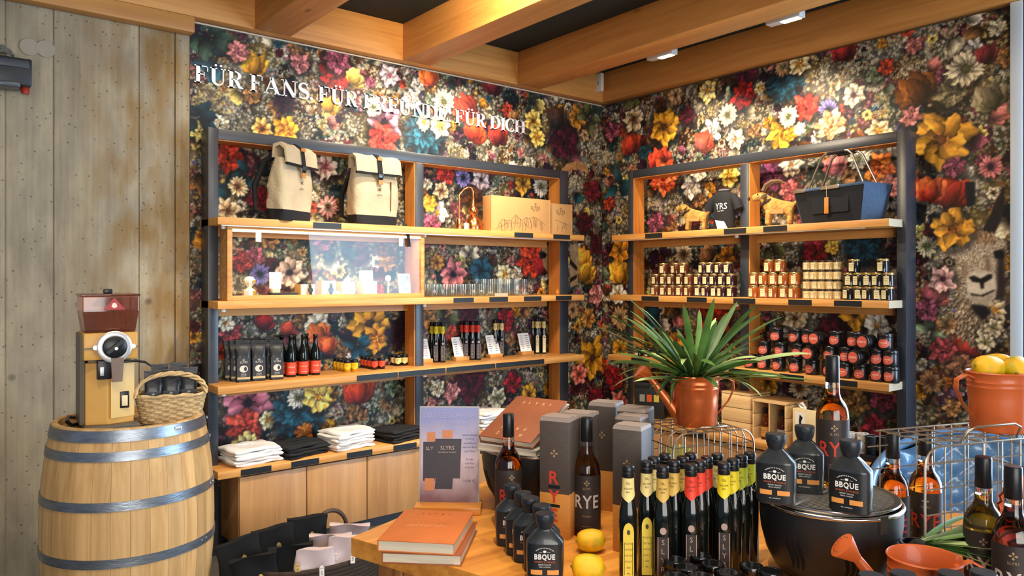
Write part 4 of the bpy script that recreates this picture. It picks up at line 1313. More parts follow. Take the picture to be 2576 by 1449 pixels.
def backpack(name, label, loc, rz, lean=0.0, face_logo=True, hang=False):
    t = thing(name, label, 'backpack', loc, rz, 'rolltop backpacks')
    t.rotation_euler = (lean, 0, rz)
    w, d, h = (0.33 if hang else 0.30), 0.15, 0.37

    def body(z0, z1, nz, top=False):
        m = MB(); rings = []
        for j in range(nz + 1):
            f = j / nz; z = z0 + (z1 - z0) * f
            q = z / h
            hw = w / 2 * (0.94 + 0.09 * sin(pi * min(1, q)))
            hd = d / 2 * (1.0 - 0.55 * max(0, (q - 0.55) / 0.45) ** 1.6)
            ring = []
            for i in range(28):
                a = 2 * pi * i / 28
                ca, sa = cos(a), sin(a)
                k = (abs(ca) ** 5 + abs(sa) ** 5) ** -0.2
                wr = 1 + 0.025 * sin(a * 5 + q * 9) * sin(q * 7) + 0.012 * sin(a * 11 + q * 23)
                ring.append((hw * k * ca * wr, hd * k * sa * wr, z))
            rings.append(ring)
        m.loft(rings)
        return m
    part('body', body(0.065, h, 14).mesh('body', 50), CANVAS, t)
    part('base', body(0.0, 0.065, 3).mesh('base', 50), BLACK_FABRIC, t, 'black rubbery base')
    # the rolled top folded to the front
    m = MB()
    prof = [(0.030, h - 0.005), (0.026, h + 0.075), (-0.020, h + 0.088), (-0.062, h + 0.060), (-0.080, h - 0.03), (-0.068, h - 0.034), (-0.052, h + 0.045), (-0.020, h + 0.070), (0.010, h + 0.055), (0.012, h - 0.005)]
    for i in range(13):
        x = -w / 2 - 0.006 + (w + 0.012) * i / 12
        q = 0.006 * sin(i * 1.3)
        m.v += [(x, y + q * 0.3, z + q * 0.5) for y, z in prof]
    n = len(prof)
    for i in range(12):
        for j in range(n):
            k = (j + 1) % n
            m.f.append((i * n + j, i * n + k, (i + 1) * n + k, (i + 1) * n + j))
    m.f += [tuple(range(n - 1, -1, -1)), tuple(12 * n + j for j in range(n))]
    top = part('rolled_top', m.mesh('rolled_top', 40), CANVAS, t)
    part('piping', MB().box(-w / 2 - 0.008, -0.086, h - 0.042, w / 2 + 0.008, -0.068, h - 0.030).mesh('piping'), BLACK_FABRIC, top, 'black edge binding')
    # closing strap with its buckle
    m = MB()
    line = [(0.032, h + 0.03), (0.030, h + 0.080), (-0.020, h + 0.094), (-0.068, h + 0.064), (-0.087, h - 0.03), (-0.088, h - 0.075)]
    for a, b in zip(line[:-1], line[1:]):
        m.add([(-0.016, a[0], a[1]), (0.016, a[0], a[1]), (0.016, b[0], b[1]), (-0.016, b[0], b[1]),
               (-0.016, a[0] - 0.003, a[1] + 0.002), (0.016, a[0] - 0.003, a[1] + 0.002), (0.016, b[0] - 0.003, b[1] + 0.002), (-0.016, b[0] - 0.003, b[1] + 0.002)],
              [(4, 5, 6, 7), (0, 3, 2, 1), (0, 1, 5, 4), (1, 2, 6, 5), (2, 3, 7, 6), (3, 0, 4, 7)])
    st = part('closing_strap', m.mesh('closing_strap'), BLACK_FABRIC, t)
    part('buckle', box_mesh('buckle', -0.02, -0.099, h - 0.062, 0.02, -0.089, h - 0.036, 0.003), mat('buckle_grey', '5d6064', 0.3, 0.7), st)
    part('leather_tab', box_mesh('leather_tab', -0.017, -0.093, h - 0.105, 0.017, -0.087, h - 0.076), LEATHER_TAN, st, 'tan leather tab')
    part('leather_tab', box_mesh('leather_tab', -0.017, -0.080, h + 0.052, 0.017, -0.072, h + 0.072), LEATHER_TAN, st, 'tan leather tab')
    m = MB(); fy = -d / 2 - 0.006
    add_text(m, '<', 0.022, 0, h - 0.135, fy, bold=0.04); add_text(m, 'slyrs', 0.020, 0, h - 0.172, fy)
    part('lettering', m.mesh('lettering'), PRINT_DARK, t)
    m = MB()
    for k, s in enumerate((-1, 1)):
        pts = [(s * 0.07, 0.06, h + 0.02), (s * 0.10, 0.12, h - 0.02), (s * 0.145, 0.15, 0.2), (s * 0.15, 0.13, 0.06), (s * 0.12, 0.075, 0.03)]
        m2 = MB(); m2.tube(pts, [0.014, 0.018, 0.018, 0.012, 0.008], 6)
        part('shoulder_strap', m2.mesh('shoulder_strap', 60), BLACK_FABRIC, t)
    if hang:
        for x in (0.155,):
            m2 = MB(); x = 0.178; pts = [(x, 0.02, 0.14), (x + 0.008, -0.03, 0.07), (x + 0.012, -0.105, 0.012), (x + 0.02, -0.118, -0.02), (x + 0.035, -0.120, -0.13)]
            L = [Vector(p) for p in pts]
            rings = [[p + Vector((-0.011, 0, 0)), p + Vector((0.011, 0, 0)), p + Vector((0.011, 0.004, 0)), p + Vector((-0.011, 0.004, 0))] for p in L]
            m2.loft(rings)
            part('loose_strap', m2.mesh('loose_strap'), BLACK_FABRIC, t, 'black strap hanging over the shelf edge')
        m2 = MB(); m2.box(0.085, -d / 2 - 0.005, 0.10, 0.090, -d / 2 + 0.006, 0.29)
        part('side_zip', m2.mesh('side_zip'), mat('zip_brown', '6a3c22', 0.5), t)
    return t


q = at_y(722, 545, 4.43)
backpack('rolltop_backpack', 'beige rolltop backpack turned to show its side, nearer the concrete wall', (q.x, 4.40, SH[0]), radians(32), 0.06)
q = at_y(938, 555, 4.42)
backpack('rolltop_backpack', 'beige rolltop backpack facing forward with a strap hanging down', (q.x, 4.425, SH[0]), radians(4), 0.03, hang=True)

# copper pot still model
q = at_y(1190, 575, 4.44)
COPPER = mat('copper', 'd98a52', 0.22, 1.0, vary=0.1, vscale=20)
t = thing('pot_still_model', 'small shiny copper pot still model between the bags and the card boxes', 'model', (q.x, 4.44, SH[0]), 0.0)
m = MB(); m.lathe([(0.066, 0), (0.070, 0.012), (0.068, 0.03), (0.066, 0.05), (0.058, 0.075), (0.036, 0.10), (0.022, 0.115)], 24, cap1=False)
part('pot', m.mesh('pot', 50), COPPER, t)
m = MB(); m.lathe([(0.022, 0.115), (0.034, 0.135), (0.036, 0.152), (0.026, 0.172), (0.014, 0.185), (0.011, 0.23), (0.009, 0.255)], 20, cap0=False)
part('boil_ball', m.mesh('boil_ball', 50), COPPER, t)
m = MB(); m.tube([(0, 0, 0.25), (0, 0, 0.285), (-0.012, 0, 0.312), (-0.04, 0, 0.318), (-0.085, 0, 0.295), (-0.122, 0, 0.255), (-0.124, 0, 0.16), (-0.124, 0, 0.075)], [0.009, 0.009, 0.0085, 0.008, 0.007, 0.006, 0.0055, 0.005], 10)
part('lyne_arm', m.mesh('lyne_arm', 60), COPPER, t)
m = MB(); m.lathe([(0.020, 0), (0.021, 0.004), (0.021, 0.078), (0.016, 0.084)], 18, (-0.124, 0))
part('condenser', m.mesh('condenser', 40), COPPER, t)
m = MB(); m.lathe([(0.017, 0), (0.017, 0.05), (0.012, 0.055)], 14, (-0.075, -0.02))
part('receiver', m.mesh('receiver', 40), mat('cream_ceramic', 'e4dccb', 0.4), t, 'cream receiver cup')


def kraft_box(label, x0, x1, y, z, h, d, art):
    t = thing('gift_box', label, 'box', ((x0 + x1) / 2, y, z), 0, 'printed card boxes')
    w = x1 - x0
    part('carton', box_mesh('carton', -w / 2, 0, 0, w / 2, d, h, 0.002), KRAFT, t)
    part('lid_flap', box_mesh('lid_flap', -w / 2 - 0.001, -0.004, 0.0, -w / 2 + 0.012, 0.002, h, 0.001), KRAFT, t)
    part('lid_flap', box_mesh('lid_flap', w / 2 - 0.012, -0.004, 0.0, w / 2 + 0.001, 0.002, h, 0.001), KRAFT, t)
    m = MB()
    cx = w * 0.24 if art else -0.01
    emblem(m, cx, h * 0.84, 0.022, -0.0008)
    add_text(m, 'SLYRS', 0.026, cx, h * 0.74, -0.0008); add_text(m, 'SEIT 1999', 0.010, cx, h * 0.655, -0.0008)
    # line drawing of a mountain range
    r = random.Random(5)

    def line(pts, th=0.0022):
        for a, b in zip(pts[:-1], pts[1:]):
            dx, dz = b[0] - a[0], b[1] - a[1]; l = sqrt(dx * dx + dz * dz) or 1
            nx, nz = -dz / l * th / 2, dx / l * th / 2
            m.add([(a[0] - nx, -0.0008, a[1] - nz), (b[0] - nx, -0.0008, b[1] - nz), (b[0] + nx, -0.0008, b[1] + nz), (a[0] + nx, -0.0008, a[1] + nz)], [(0, 1, 2, 3)])
    if art:
        peaks = [(-0.40, 0.05), (-0.36, 0.28), (-0.30, 0.36), (-0.25, 0.31), (-0.17, 0.34), (-0.10, 0.50), (-0.05, 0.42), (0.02, 0.33), (0.07, 0.45), (0.13, 0.40), (0.20, 0.48), (0.26, 0.43), (0.33, 0.37), (0.42, 0.24)]
        line([(a * w, b * h) for a, b in peaks])
        for a, b in peaks[1:-1]:
            for k in range(4):
                x = a * w + r.uniform(-0.012, 0.02); z = b * h - 0.006
                line([(x, z), (x + r.uniform(-0.008, 0.016), z - r.uniform(0.015, 0.05)), (x + r.uniform(-0.012, 0.022), z - r.uniform(0.05, 0.08))], 0.0017)
        line([(-0.44 * w, 0.05 * h), (-0.36 * w, 0.13 * h), (-0.24 * w, 0.25 * h), (-0.02 * w, 0.26 * h)], 0.0017)
    else:
        line([(-0.30 * w, 0.48 * h), (0.0, 0.40 * h), (0.42 * w, 0.31 * h)])
        for k in range(9):
            x = r.uniform(-0.2, 0.25) * w; z = r.uniform(0.25, 0.42) * h
            line([(x, z), (x + 0.004, z - 0.02), (x - 0.004, z - 0.045)], 0.0016)
    part('print', m.mesh('print'), PRINT_DARK, t)
    return t


y = AY + 0.05
kraft_box('large brown card box printed with a mountain range', at_y(1235, 580, y).x, at_y(1384, 580, y).x, y, SH[0], 0.262, 0.10, True)
y = AY + 0.085
kraft_box('narrow brown card box half hidden behind the large printed one', at_y(1386, 580, y).x, at_y(1438, 580, y).x + 0.004, y, SH[0], 0.245, 0.10, False)

# ------------------------------------------------------------------ the glazed display case on shelf two
vx0, vx1 = at_y(572, 650, AY + 0.03).x, at_y(1068, 650, AY + 0.03).x
vw = vx1 - vx0
vz1 = SH[0] - SHT - SH[1] - 0.006
vit = thing('display_case', 'oak framed glass display case with watches between the two upper shelves', 'case', (vx0, AY + 0.03, SH[1]))
for n, b in (('frame_stile', (0, 0, 0, 0.028, 0.024, vz1)), ('frame_stile', (vw - 0.028, 0, 0, vw, 0.024, vz1)), ('frame_bar', (0.028, 0, 0, vw - 0.028, 0.024, 0.030)), ('frame_bar', (0.028, 0.004, vz1 - 0.012, vw - 0.028, 0.024, vz1))):
    part(n, box_mesh(n, *b, 0.001), SHELF_W, vit)
for x in (0.0, vw - 0.012):
    part('side_wall', box_mesh('side_wall', x, 0.024, 0, x + 0.012, 0.135, vz1), SHELF_W, vit)
part('case_floor', box_mesh('case_floor', 0.012, 0.024, 0, vw - 0.012, 0.225, 0.012), SHELF_W, vit)
part('glass_pane', box_mesh('glass_pane', 0.024, 0.009, 0.026, vw - 0.024, 0.013, vz1 - 0.022), thin_glass('pane_glass', 'fafcfa', 0.45), vit)
part('led_strip', box_mesh('led_strip', 0.029, 0.0005, vz1 - 0.028, vw - 0.029, 0.0085, vz1 - 0.0125, 0.001), mat('led_warm', 'ffe3b4', 0.4, emit=1.6), vit, 'warm light strip along the top')
for k, px in enumerate((650, 1008)):
    x = at_y(px, 596, AY + 0.038).x - vx0
    part('hang_tag', box_mesh('hang_tag', x - 0.016, 0.0045, vz1 - 0.082, x + 0.016, 0.0065, vz1 - 0.024), mat('paper_white', 'f0ede4', 0.7), vit, 'white paper tag')
case_l = bpy.data.lights.new('case_light', 'AREA'); case_l.shape = 'RECTANGLE'; case_l.size = vw - 0.1; case_l.size_y = 0.03
case_l.energy = 5; case_l.color = (1.0, 0.80, 0.52)
clo = bpy.data.objects.new('case_light', case_l); clo.location = (vx0 + vw / 2, AY + 0.09, SH[1] + vz1 - 0.03); COL.objects.link(clo)

CZ = SH[1] + 0.012
WB = mat('white_board', 'ece6d6', 0.5)
CREAMB = mat('cream_board', 'e6d2a6', 0.55)
GOLD_M = mat('gold_paper', 'd8b24a', 0.3, 0.6)


def in_case(px, w):
    return at_y(px, 735, AY + 0.03 + w).x


# a white and gold faceted bottle with its round stopper
t = thing('perfume_flask', 'white and gold faceted flask at the left end of the case', 'bottle', (in_case(627, 0.07), AY + 0.10, CZ))
m = MB(); m.lathe([(0.030, 0), (0.037, 0.012), (0.037, 0.045), (0.014, 0.062), (0.012, 0.066)], 8); part('flask', m.mesh('flask'), WB, t)
m = MB(); m.lathe([(0.012, 0.066), (0.032, 0.09), (0.034, 0.105), (0.022, 0.125), (0.006, 0.128)], 8); part('stopper', m.mesh('stopper'), WB, t)
m = MB(); m.arc(0.0385, 0.25, 1.1, 0.012, 0.045, 3); m.arc(0.0355, 0.2, 1.2, 0.088, 0.106, 3); part('gold_facet', m.mesh('gold_facet'), GOLD_M, t, stuff=True)
# upright sample card on a stand
t = thing('sample_card', 'white upright card with a pale blue strip on a small wooden foot', 'card', (in_case(693, 0.10), AY + 0.135, CZ), 0.1)
part('foot', box_mesh('foot', -0.025, -0.018, 0.03, 0.025, 0.018, 0.055, 0.002), CREAMB, t)
part('card', box_mesh('card', -0.038, -0.004, 0.055, 0.038, 0.004, 0.155, 0.001), WB, t)
part('blue_strip', box_mesh('blue_strip', -0.014, -0.0055, 0.055, 0.014, -0.0042, 0.155), mat('pale_blue', 'b9cfd8', 0.5), t, 'pale blue strip')
t2 = thing('black_case', 'flat black box under the white sample card in the display case', 'box', (in_case(712, 0.10), AY + 0.13, CZ))
part('lower_half', box_mesh('lower_half', -0.085, -0.03, 0, 0.085, 0.03, 0.015, 0.002), BLACK_STRIP, t2)
part('upper_half', box_mesh('upper_half', -0.085, -0.03, 0.0155, 0.085, 0.03, 0.029, 0.002), BLACK_STRIP, t2)


def watch(label, x, y, z, col, strap, tilt):
    t = thing('wrist_watch', label, 'watch', (x, y, z), 0.0, 'wooden and black wrist watches')
    t.rotation_euler = (0, tilt, 0)
    m = MB(); m.lathe([(0.017, 0), (0.018, 0.003), (0.016, 0.007)], 20, M=Matrix.Rotation(pi / 2, 4, 'X')); part('watch_case', m.mesh('watch_case', 40), mat('watch_' + col, col, 0.3, 0.6), t)
    m = MB(); m.lathe([(0.0135, 0.0072), (0.0134, 0.0078)], 20, M=Matrix.Rotation(pi / 2, 4, 'X')); part('dial', m.mesh('dial'), mat('dial_' + strap, 'd8d6cf' if strap == 'e9e4da' else '2a2c30', 0.3), t)
    for s in (-1, 1):
        pts = [(0, -0.002, s * 0.016), (0, -0.002, s * 0.030), (0, 0.004, s * 0.042)]
        rings = [[(-0.009, p[1] - 0.0015, p[2]), (0.009, p[1] - 0.0015, p[2]), (0.009, p[1] + 0.0015, p[2]), (-0.009, p[1] + 0.0015, p[2])] for p in pts]
        part('strap', MB().loft(rings).mesh('strap'), mat('strap_' + strap, strap, 0.6), t)
    return t


for k, (px, hh, side, wl, col, strap) in enumerate(((771, 0.080, 'd9a85e', 'dark watch leaning on the smallest white box', '5a4630', '3a2c22'),
                                                    (823, 0.102, 'd9a85e', 'black watch leaning on the middle white box', '22262c', '22262c'),
                                                    (873, 0.096, 'e2c080', 'white watch leaning on the box nearest the square stack', 'd8d4cc', 'e9e4da'))):
    x = in_case(px, 0.10)
    t = thing('watch_box', ('white cube watch box behind the dark brown watch', 'white cube watch box behind the black watch', 'white cube watch box behind the white watch')[k], 'box', (x, AY + 0.15, CZ), 0.12, 'watch boxes in the case')
    part('carton', box_mesh('carton', -0.05, -0.035, 0, 0.05, 0.035, hh, 0.002), WB, t)
    part('side_sleeve', box_mesh('side_sleeve', -0.0515, -0.036, 0, -0.046, 0.036, hh + 0.001), mat('sleeve_' + side, side, 0.6), t, 'brown side')
    watch(wl, in_case(px + 7, 0.08), AY + 0.095, CZ + 0.045, col, strap, 0.1 * (k - 1))
t = thing('ring_dial', 'small round white dial lying before the boxes', 'watch', (in_case(848, 0.05), AY + 0.085, CZ + 0.021))
m = MB(); m.lathe([(0.019, 0), (0.020, 0.004), (0.012, 0.008)], 20, M=Matrix.Rotation(pi / 2, 4, 'X')); part('bezel', m.mesh('bezel', 40), WB, t)
m = MB(); m.lathe([(0.011, 0.0082), (0.0105, 0.0088)], 20, M=Matrix.Rotation(pi / 2, 4, 'X')); part('dial', m.mesh('dial'), mat('dial_green', '87907e', 0.4), t)
for k, (hh0, hh1, w, dx) in enumerate(((0.0, 0.098, 0.052, 0.0), (0.0985, 0.168, 0.036, -0.006))):
    t = thing('square_carton', ('large cream cube carton at the bottom of the stack', 'small cream carton on top of the large cube')[k], 'box', (in_case(927, 0.10) + dx, AY + 0.155, CZ + hh0), 0.08, 'cream cartons in the case')
    part('carton', box_mesh('carton', -w, -w * 0.8, 0, w, w * 0.8, hh1 - hh0, 0.002), CREAMB if k == 0 else WB, t)
    m = MB(); m.lathe([(0.013, 0), (0.0125, 0.001)], 18, M=Matrix.Translation((0, -w * 0.8 - 0.0005, (hh1 - hh0) / 2)) @ Matrix.Rotation(pi / 2, 4, 'X'))
    part('seal', m.mesh('seal'), mat('pale_grey_print', 'c9c6bd', 0.6), t, 'pale round seal')
t = thing('watch_stand', 'slim stand with a round pale watch face at the case end', 'stand', (in_case(976, 0.10), AY + 0.13, CZ))
m = MB(); m.lathe([(0.022, 0), (0.020, 0.004), (0.006, 0.008), (0.005, 0.10)], 16); part('pillar', m.mesh('pillar', 40), STEEL, t)
m = MB(); m.lathe([(0.020, -0.004), (0.021, 0.003), (0.018, 0.006)], 22, M=Matrix.Translation((0, 0, 0.118)) @ Matrix.Rotation(pi / 2, 4, 'X')); part('watch_face', m.mesh('watch_face', 40), WB, t)
m = MB(); m.lathe([(0.010, -0.004), (0.011, 0.003), (0.008, 0.006)], 18, M=Matrix.Translation((0, -0.006, 0.072)) @ Matrix.Rotation(pi / 2, 4, 'X')); part('small_ring', m.mesh('small_ring', 40), mat('dial_green', '87907e'), t)
t = thing('picture_frame', 'white framed grey picture on a wooden foot at the right end of the case', 'picture', (in_case(1021, 0.08), AY + 0.12, CZ), 0.0)
t.rotation_euler = (-0.12, 0, 0)
part('foot', box_mesh('foot', -0.030, -0.02, 0, 0.030, 0.022, 0.022, 0.002), CREAMB, t)
part('frame', box_mesh('frame', -0.045, -0.004, 0.020, 0.045, 0.004, 0.150, 0.001), WB, t)
part('print', box_mesh('print', -0.034, -0.0055, 0.034, 0.034, -0.0045, 0.138), mat('photo_grey', '7f868a', 0.5, vary=0.5, vscale=30), t, 'grey photograph')
part('mat_spot', box_mesh('mat_spot', 0.004, -0.0065, 0.055, 0.028, -0.006, 0.095), WB, t, 'white spot in the print')

# ------------------------------------------------------------------ tumblers on shelf two
GLASS = thin_glass('clear_glass', 'fbfcfa', 0.9)


def glass_mesh(r, h, th=0.0022, n=20):
    m = MB(); m.lathe([(r * 0.86, 0), (r * 0.92, 0.004), (r, h), (r - th, h), (r * 0.90 - th, 0.014), (0.002, 0.011)], n)
    return m.mesh('glass_bowl', 50)


TUM, HIGH = glass_mesh(0.037, 0.088), glass_mesh(0.031, 0.125)
MARK = MB()
for k in range(4):
    a = pi / 2 * k
    s = 0.010
    vs = []
    for px, pz in ((s * 0.6, 0), (0, s), (s * 0.2, s), (s * 0.85, 0)):
        u = px * cos(a) - pz * sin(a); w = px * sin(a) + pz * cos(a) + 0.040
        vs.append((0.0372 * sin(u / 0.0372), -0.0372 * cos(u / 0.0372), w))
    MARK.add(vs, [(0, 1, 2, 3)])
MARK = MARK.mesh('etched_mark')
gx0 = at_y(1092, 740, AY + 0.06).x
cols = 11
for r in range(3):
    for k in range(cols):
        x = gx0 + 0.0805 * k; y = AY + 0.055 + 0.082 * r
        tall = k >= 6
        if tall and r == 0:
            y -= 0.0
        kind = 'tall clear glass' if tall else 'clear low tumbler'
        lab = '%s on shelf two, %s from the display case, %s row' % (kind, ORD[k], ('front', 'middle', 'back')[r])
        t = thing('highball_glass' if tall else 'tumbler_glass', lab, 'glass', (x, y, SH[1]), 0.3 * k, 'clear glasses on shelf two')
        part('bowl', HIGH if tall else TUM, GLASS, t)
        if r == 0 and not tall:
            t.rotation_euler = (0, 0, face(x, y) + 0.3 * sin(k * 5))
            part('etched_mark', MARK, GREY_PRINT if k == 3 else mat('etch_white', 'e6e2d8', 0.7), t)
q = at_y(1412, 745, AY + 0.02)
t = thing('orange_tag', 'orange diamond-shaped tag at the last tall glass', 'tag', (at_y(1402, 730, AY + 0.018).x, AY + 0.018, SH[1]))
part('diamond', MB().prism([(0, 0.0), (0.020, 0.026), (0, 0.052), (-0.020, 0.026)], 0, 0.002, Matrix.Rotation(pi / 2, 4, 'X')).mesh('diamond'), mat('tag_orange', 'c8751e', 0.5), t)
t = thing('info_slip', 'long pale slip lying in front of the tall glasses', 'card', (at_y(1260, 742, AY + 0.015).x, AY + 0.0115, SH[1]))
part('slip', box_mesh('slip', -0.06, -0.003, 0, 0.06, 0.003, 0.022), mat('slip_pale', 'b59a80', 0.6), t)

# ------------------------------------------------------------------ coffee pouches
FOIL = mat('foil_black', '1b1d20', 0.32, vary=0.3, vscale=25, bump=0.25, bscale=25)


def pouch_parts(w=0.078, d=0.055, h=0.235):
    m = MB(); rings = []
    for j in range(13):
        f = j / 12; z = h * f
        hw = w / 2 * (1.0 - 0.03 * sin(pi * f) + 0.05 * max(0, f - 0.75) / 0.25)
        hd = d / 2 * (1.0 if f < 0.55 else max(0.06, 1 - ((f - 0.55) / 0.38) ** 1.5))
        ring = []
        for i in range(20):
            a = 2 * pi * i / 20; ca, sa = cos(a), sin(a)
            k = (abs(ca) ** 7 + abs(sa) ** 7) ** (-1 / 7)
            wr = 1 + 0.05 * sin(a * 3 + f * 17) * (f > 0.5) * (f - 0.5) * 2
            ring.append((hw * k * ca, hd * k * sa * wr, z + 0.0))
        rings.append(ring)
    m.loft(rings)
    body = m.mesh('pouch', 45)
    m = MB(); m.box(-w / 2 - 0.001, -0.006, h - 0.020, w / 2 + 0.001, -0.002, h - 0.004); band = m.mesh('seal_band')
    y = -d / 2 - 0.0012
    m = MB(); m.box(-w * 0.46, y, 0.010, w * 0.46, y + 0.0008, h * 0.58); lab = m.mesh('label')
    m = MB()
    emblem(m, 0, h * 0.53, 0.014, y - 0.0006); add_text(m, 'SLYRS', 0.011, 0, h * 0.475, y - 0.0006); add_text(m, 'KAFFEE', 0.006, 0, h * 0.19, y - 0.0006); add_text(m, 'ESPRESSO', 0.005, 0, h * 0.15, y - 0.0006)
    # pale cup-shaped picture
    m.add([(0.023 * cos(2 * pi * i / 14), y - 0.0006, h * 0.315 + 0.020 * sin(2 * pi * i / 14)) for i in range(14)], [tuple(range(14))])
    txt = m.mesh('lettering')
    m = MB(); m.add([(0.009 + 0.008 * cos(2 * pi * i / 12), y - 0.0012, h * 0.315 + 0.012 * sin(2 * pi * i / 12)) for i in range(12)], [tuple(range(12))])
    ring = m.mesh('picture')
    m = MB(); m.box(-w * 0.44, y - 0.0006, 0.016, w * 0.44, y - 0.0001, 0.028); foot = m.mesh('foot_band')
    return body, band, lab, txt, ring, foot


PO = pouch_parts()
LABEL_GREY = mat('label_charcoal', '2e3033', 0.5)


def pouch(label, loc, rz, group, scale=1.0, name='coffee_pouch'):
    t = thing(name, label, 'pouch', loc, rz, group, scale)
    part('bag', PO[0], FOIL, t); part('seal_band', PO[1], FOIL, t)
    l = part('label', PO[2], LABEL_GREY, t)
    part('lettering', PO[3], mat('print_silver', 'c6c2b8', 0.5), l); part('picture', PO[4], LABEL_GREY, l); part('foot_band', PO[5], mat('gold_dull', 'b9a878', 0.5), l)
    return t


for c, px in enumerate((607, 646, 692)):
    for r in range(3):
        q = at_z(px, 962 - 3 * c, SH[2])
        y = q.y + 0.03 + 0.068 * r
        pouch('black coffee pouch, %s column from the post, %s of three' % (ORD[c], ('front', 'middle', 'rear')[r]), (q.x + 0.02 - 0.012 * r * (c == 0), y, SH[2]), face(q.x, y) * 0.55, 'coffee pouches on the third shelf', 1.04 - 0.02 * ((c + r) % 3))

# ------------------------------------------------------------------ bottle shapes
BLACKG = mat('dark_bottle_glass', '0c1210', 0.08, coat=0.3)
CAPB = mat('cap_black', '121418', 0.35)


def lathe_mesh(name, prof, n=20, e=2.0, ry=1.0, smooth=45):
    return MB().lathe(prof, n, e=e, ry=ry).mesh(name, smooth)


BEER = lathe_mesh('glass', [(0.027, 0), (0.030, 0.004), (0.030, 0.130), (0.027, 0.150), (0.017, 0.178), (0.0135, 0.20), (0.0125, 0.232), (0.0135, 0.236), (0.0135, 0.242)], 20)
BEERCAP = lathe_mesh('crown_cap', [(0.0150, 0.238), (0.0150, 0.243), (0.0125, 0.248), (0.004, 0.249)], 16)
BEERLAB = MB().arc(0.0306, -1.9, 1.9, 0.014, 0.088, 18).mesh('label', 60)
m = MB(); add_text(m, 'SLYRS ALE', 0.0065, 0, 0.060, R=0.0309); add_text(m, 'CRAFT BEER', 0.0045, 0, 0.028, R=0.0309); BEERTXT = m.mesh('lettering')
RED_L = mat('label_red', 'd8482c', 0.55)


def beer(label, loc, rz):
    t = thing('beer_bottle', label, 'bottle', loc, rz, 'beer bottles with red labels', 1.03)
    part('glass', BEER, BLACKG, t); part('crown_cap', BEERCAP, CAPB, t)
    l = part('label', BEERLAB, RED_L, t); part('lettering', BEERTXT, mat('print_cream', 'f0d8c0', 0.6), l)


bx = at_z(735, 949, SH[2])
k = 0
for r in range(4):
    for c in range(3):
        x = bx.x + 0.080 * c - 0.034 * (r % 2) + 0.006; y = bx.y + 0.032 + 0.068 * r * 0.95
        if y > AY + 0.29:
            continue
        beer('dark beer bottle with red label, %s row from the front, %s from the coffee pouches' % (ORD[r], ORD[c]), (x, y, SH[2]), face(x, y) * 0.7)

# ------------------------------------------------------------------ small jars
JAR = lathe_mesh('jar_glass', [(0.0205, 0), (0.0235, 0.004), (0.0235, 0.050), (0.020, 0.058), (0.019, 0.062)], 12)
JLID = lathe_mesh('lid', [(0.0225, 0.058), (0.0230, 0.060), (0.0230, 0.073), (0.021, 0.0755), (0.004, 0.0755)], 14)
JLAB = MB().arc(0.0241, -1.3, 1.3, 0.026, 0.056, 10, z0b=0.014).mesh('label', 60)
m = MB(); add_text(m, 'SENF', 0.006, 0, 0.045, R=0.0244); add_text(m, 'FEIN', 0.004, 0, 0.036, R=0.0244); JTXT = m.mesh('lettering')
JCOL = {'yellow': (mat('mustard_yellow', 'c98f14', 0.25), mat('label_yellow', 'e8b81c', 0.55)), 'red': (mat('sauce_dark', '2a1410', 0.2), mat('label_red', 'd8482c')),
        'cream': (mat('sauce_black', '161210', 0.2), mat('label_cream', 'dcc27a', 0.55))}
for g_, (px, py, colr, ncol) in enumerate(((878, 936, 'yellow', 2), (947, 930, 'red', 2), (1006, 921, 'cream', 2))):
    q = at_z(px, py, SH[2])
    for r in range(5):
        for c in range(ncol):
            x = q.x + 0.053 * c; y = q.y + 0.026 + 0.050 * r
            t = thing('mustard_jar', 'small jar with %s label, %s row, %s of the pair' % (colr, ORD[r], ('nearer the beer', 'nearer the menu cards')[c]), 'jar', (x, y, SH[2]), face(x, y), 'small jars with %s labels' % colr)
            part('glass', JAR, JCOL[colr][0], t); part('lid', JLID, CAPB, t)
            l = part('label', JLAB, JCOL[colr][1], t); part('lettering', JTXT, PRINT_DARK, l)

# ------------------------------------------------------------------ slim oil bottles (shelf and table)
OIL = lathe_mesh('glass', [(0.019, 0), (0.0215, 0.004), (0.0215, 0.150), (0.020, 0.175), (0.0145, 0.205), (0.0125, 0.225), (0.0120, 0.258)], 20, e=2.6)
OCAP = lathe_mesh('cap', [(0.0145, 0.252), (0.0150, 0.254), (0.0150, 0.264), (0.0138, 0.265), (0.0138, 0.268), (0.0150, 0.269), (0.0150, 0.278), (0.013, 0.280), (0.003, 0.280)], 18)
def orad(z):
    pr_ = [(0.0200, 0.175), (0.0145, 0.205), (0.0125, 0.225), (0.0120, 0.258)]
    for (r0, z0), (r1, z1) in zip(pr_[:-1], pr_[1:]):
        if z <= z1:
            return r0 + (r1 - r0) * (z - z0) / (z1 - z0)
    return 0.012


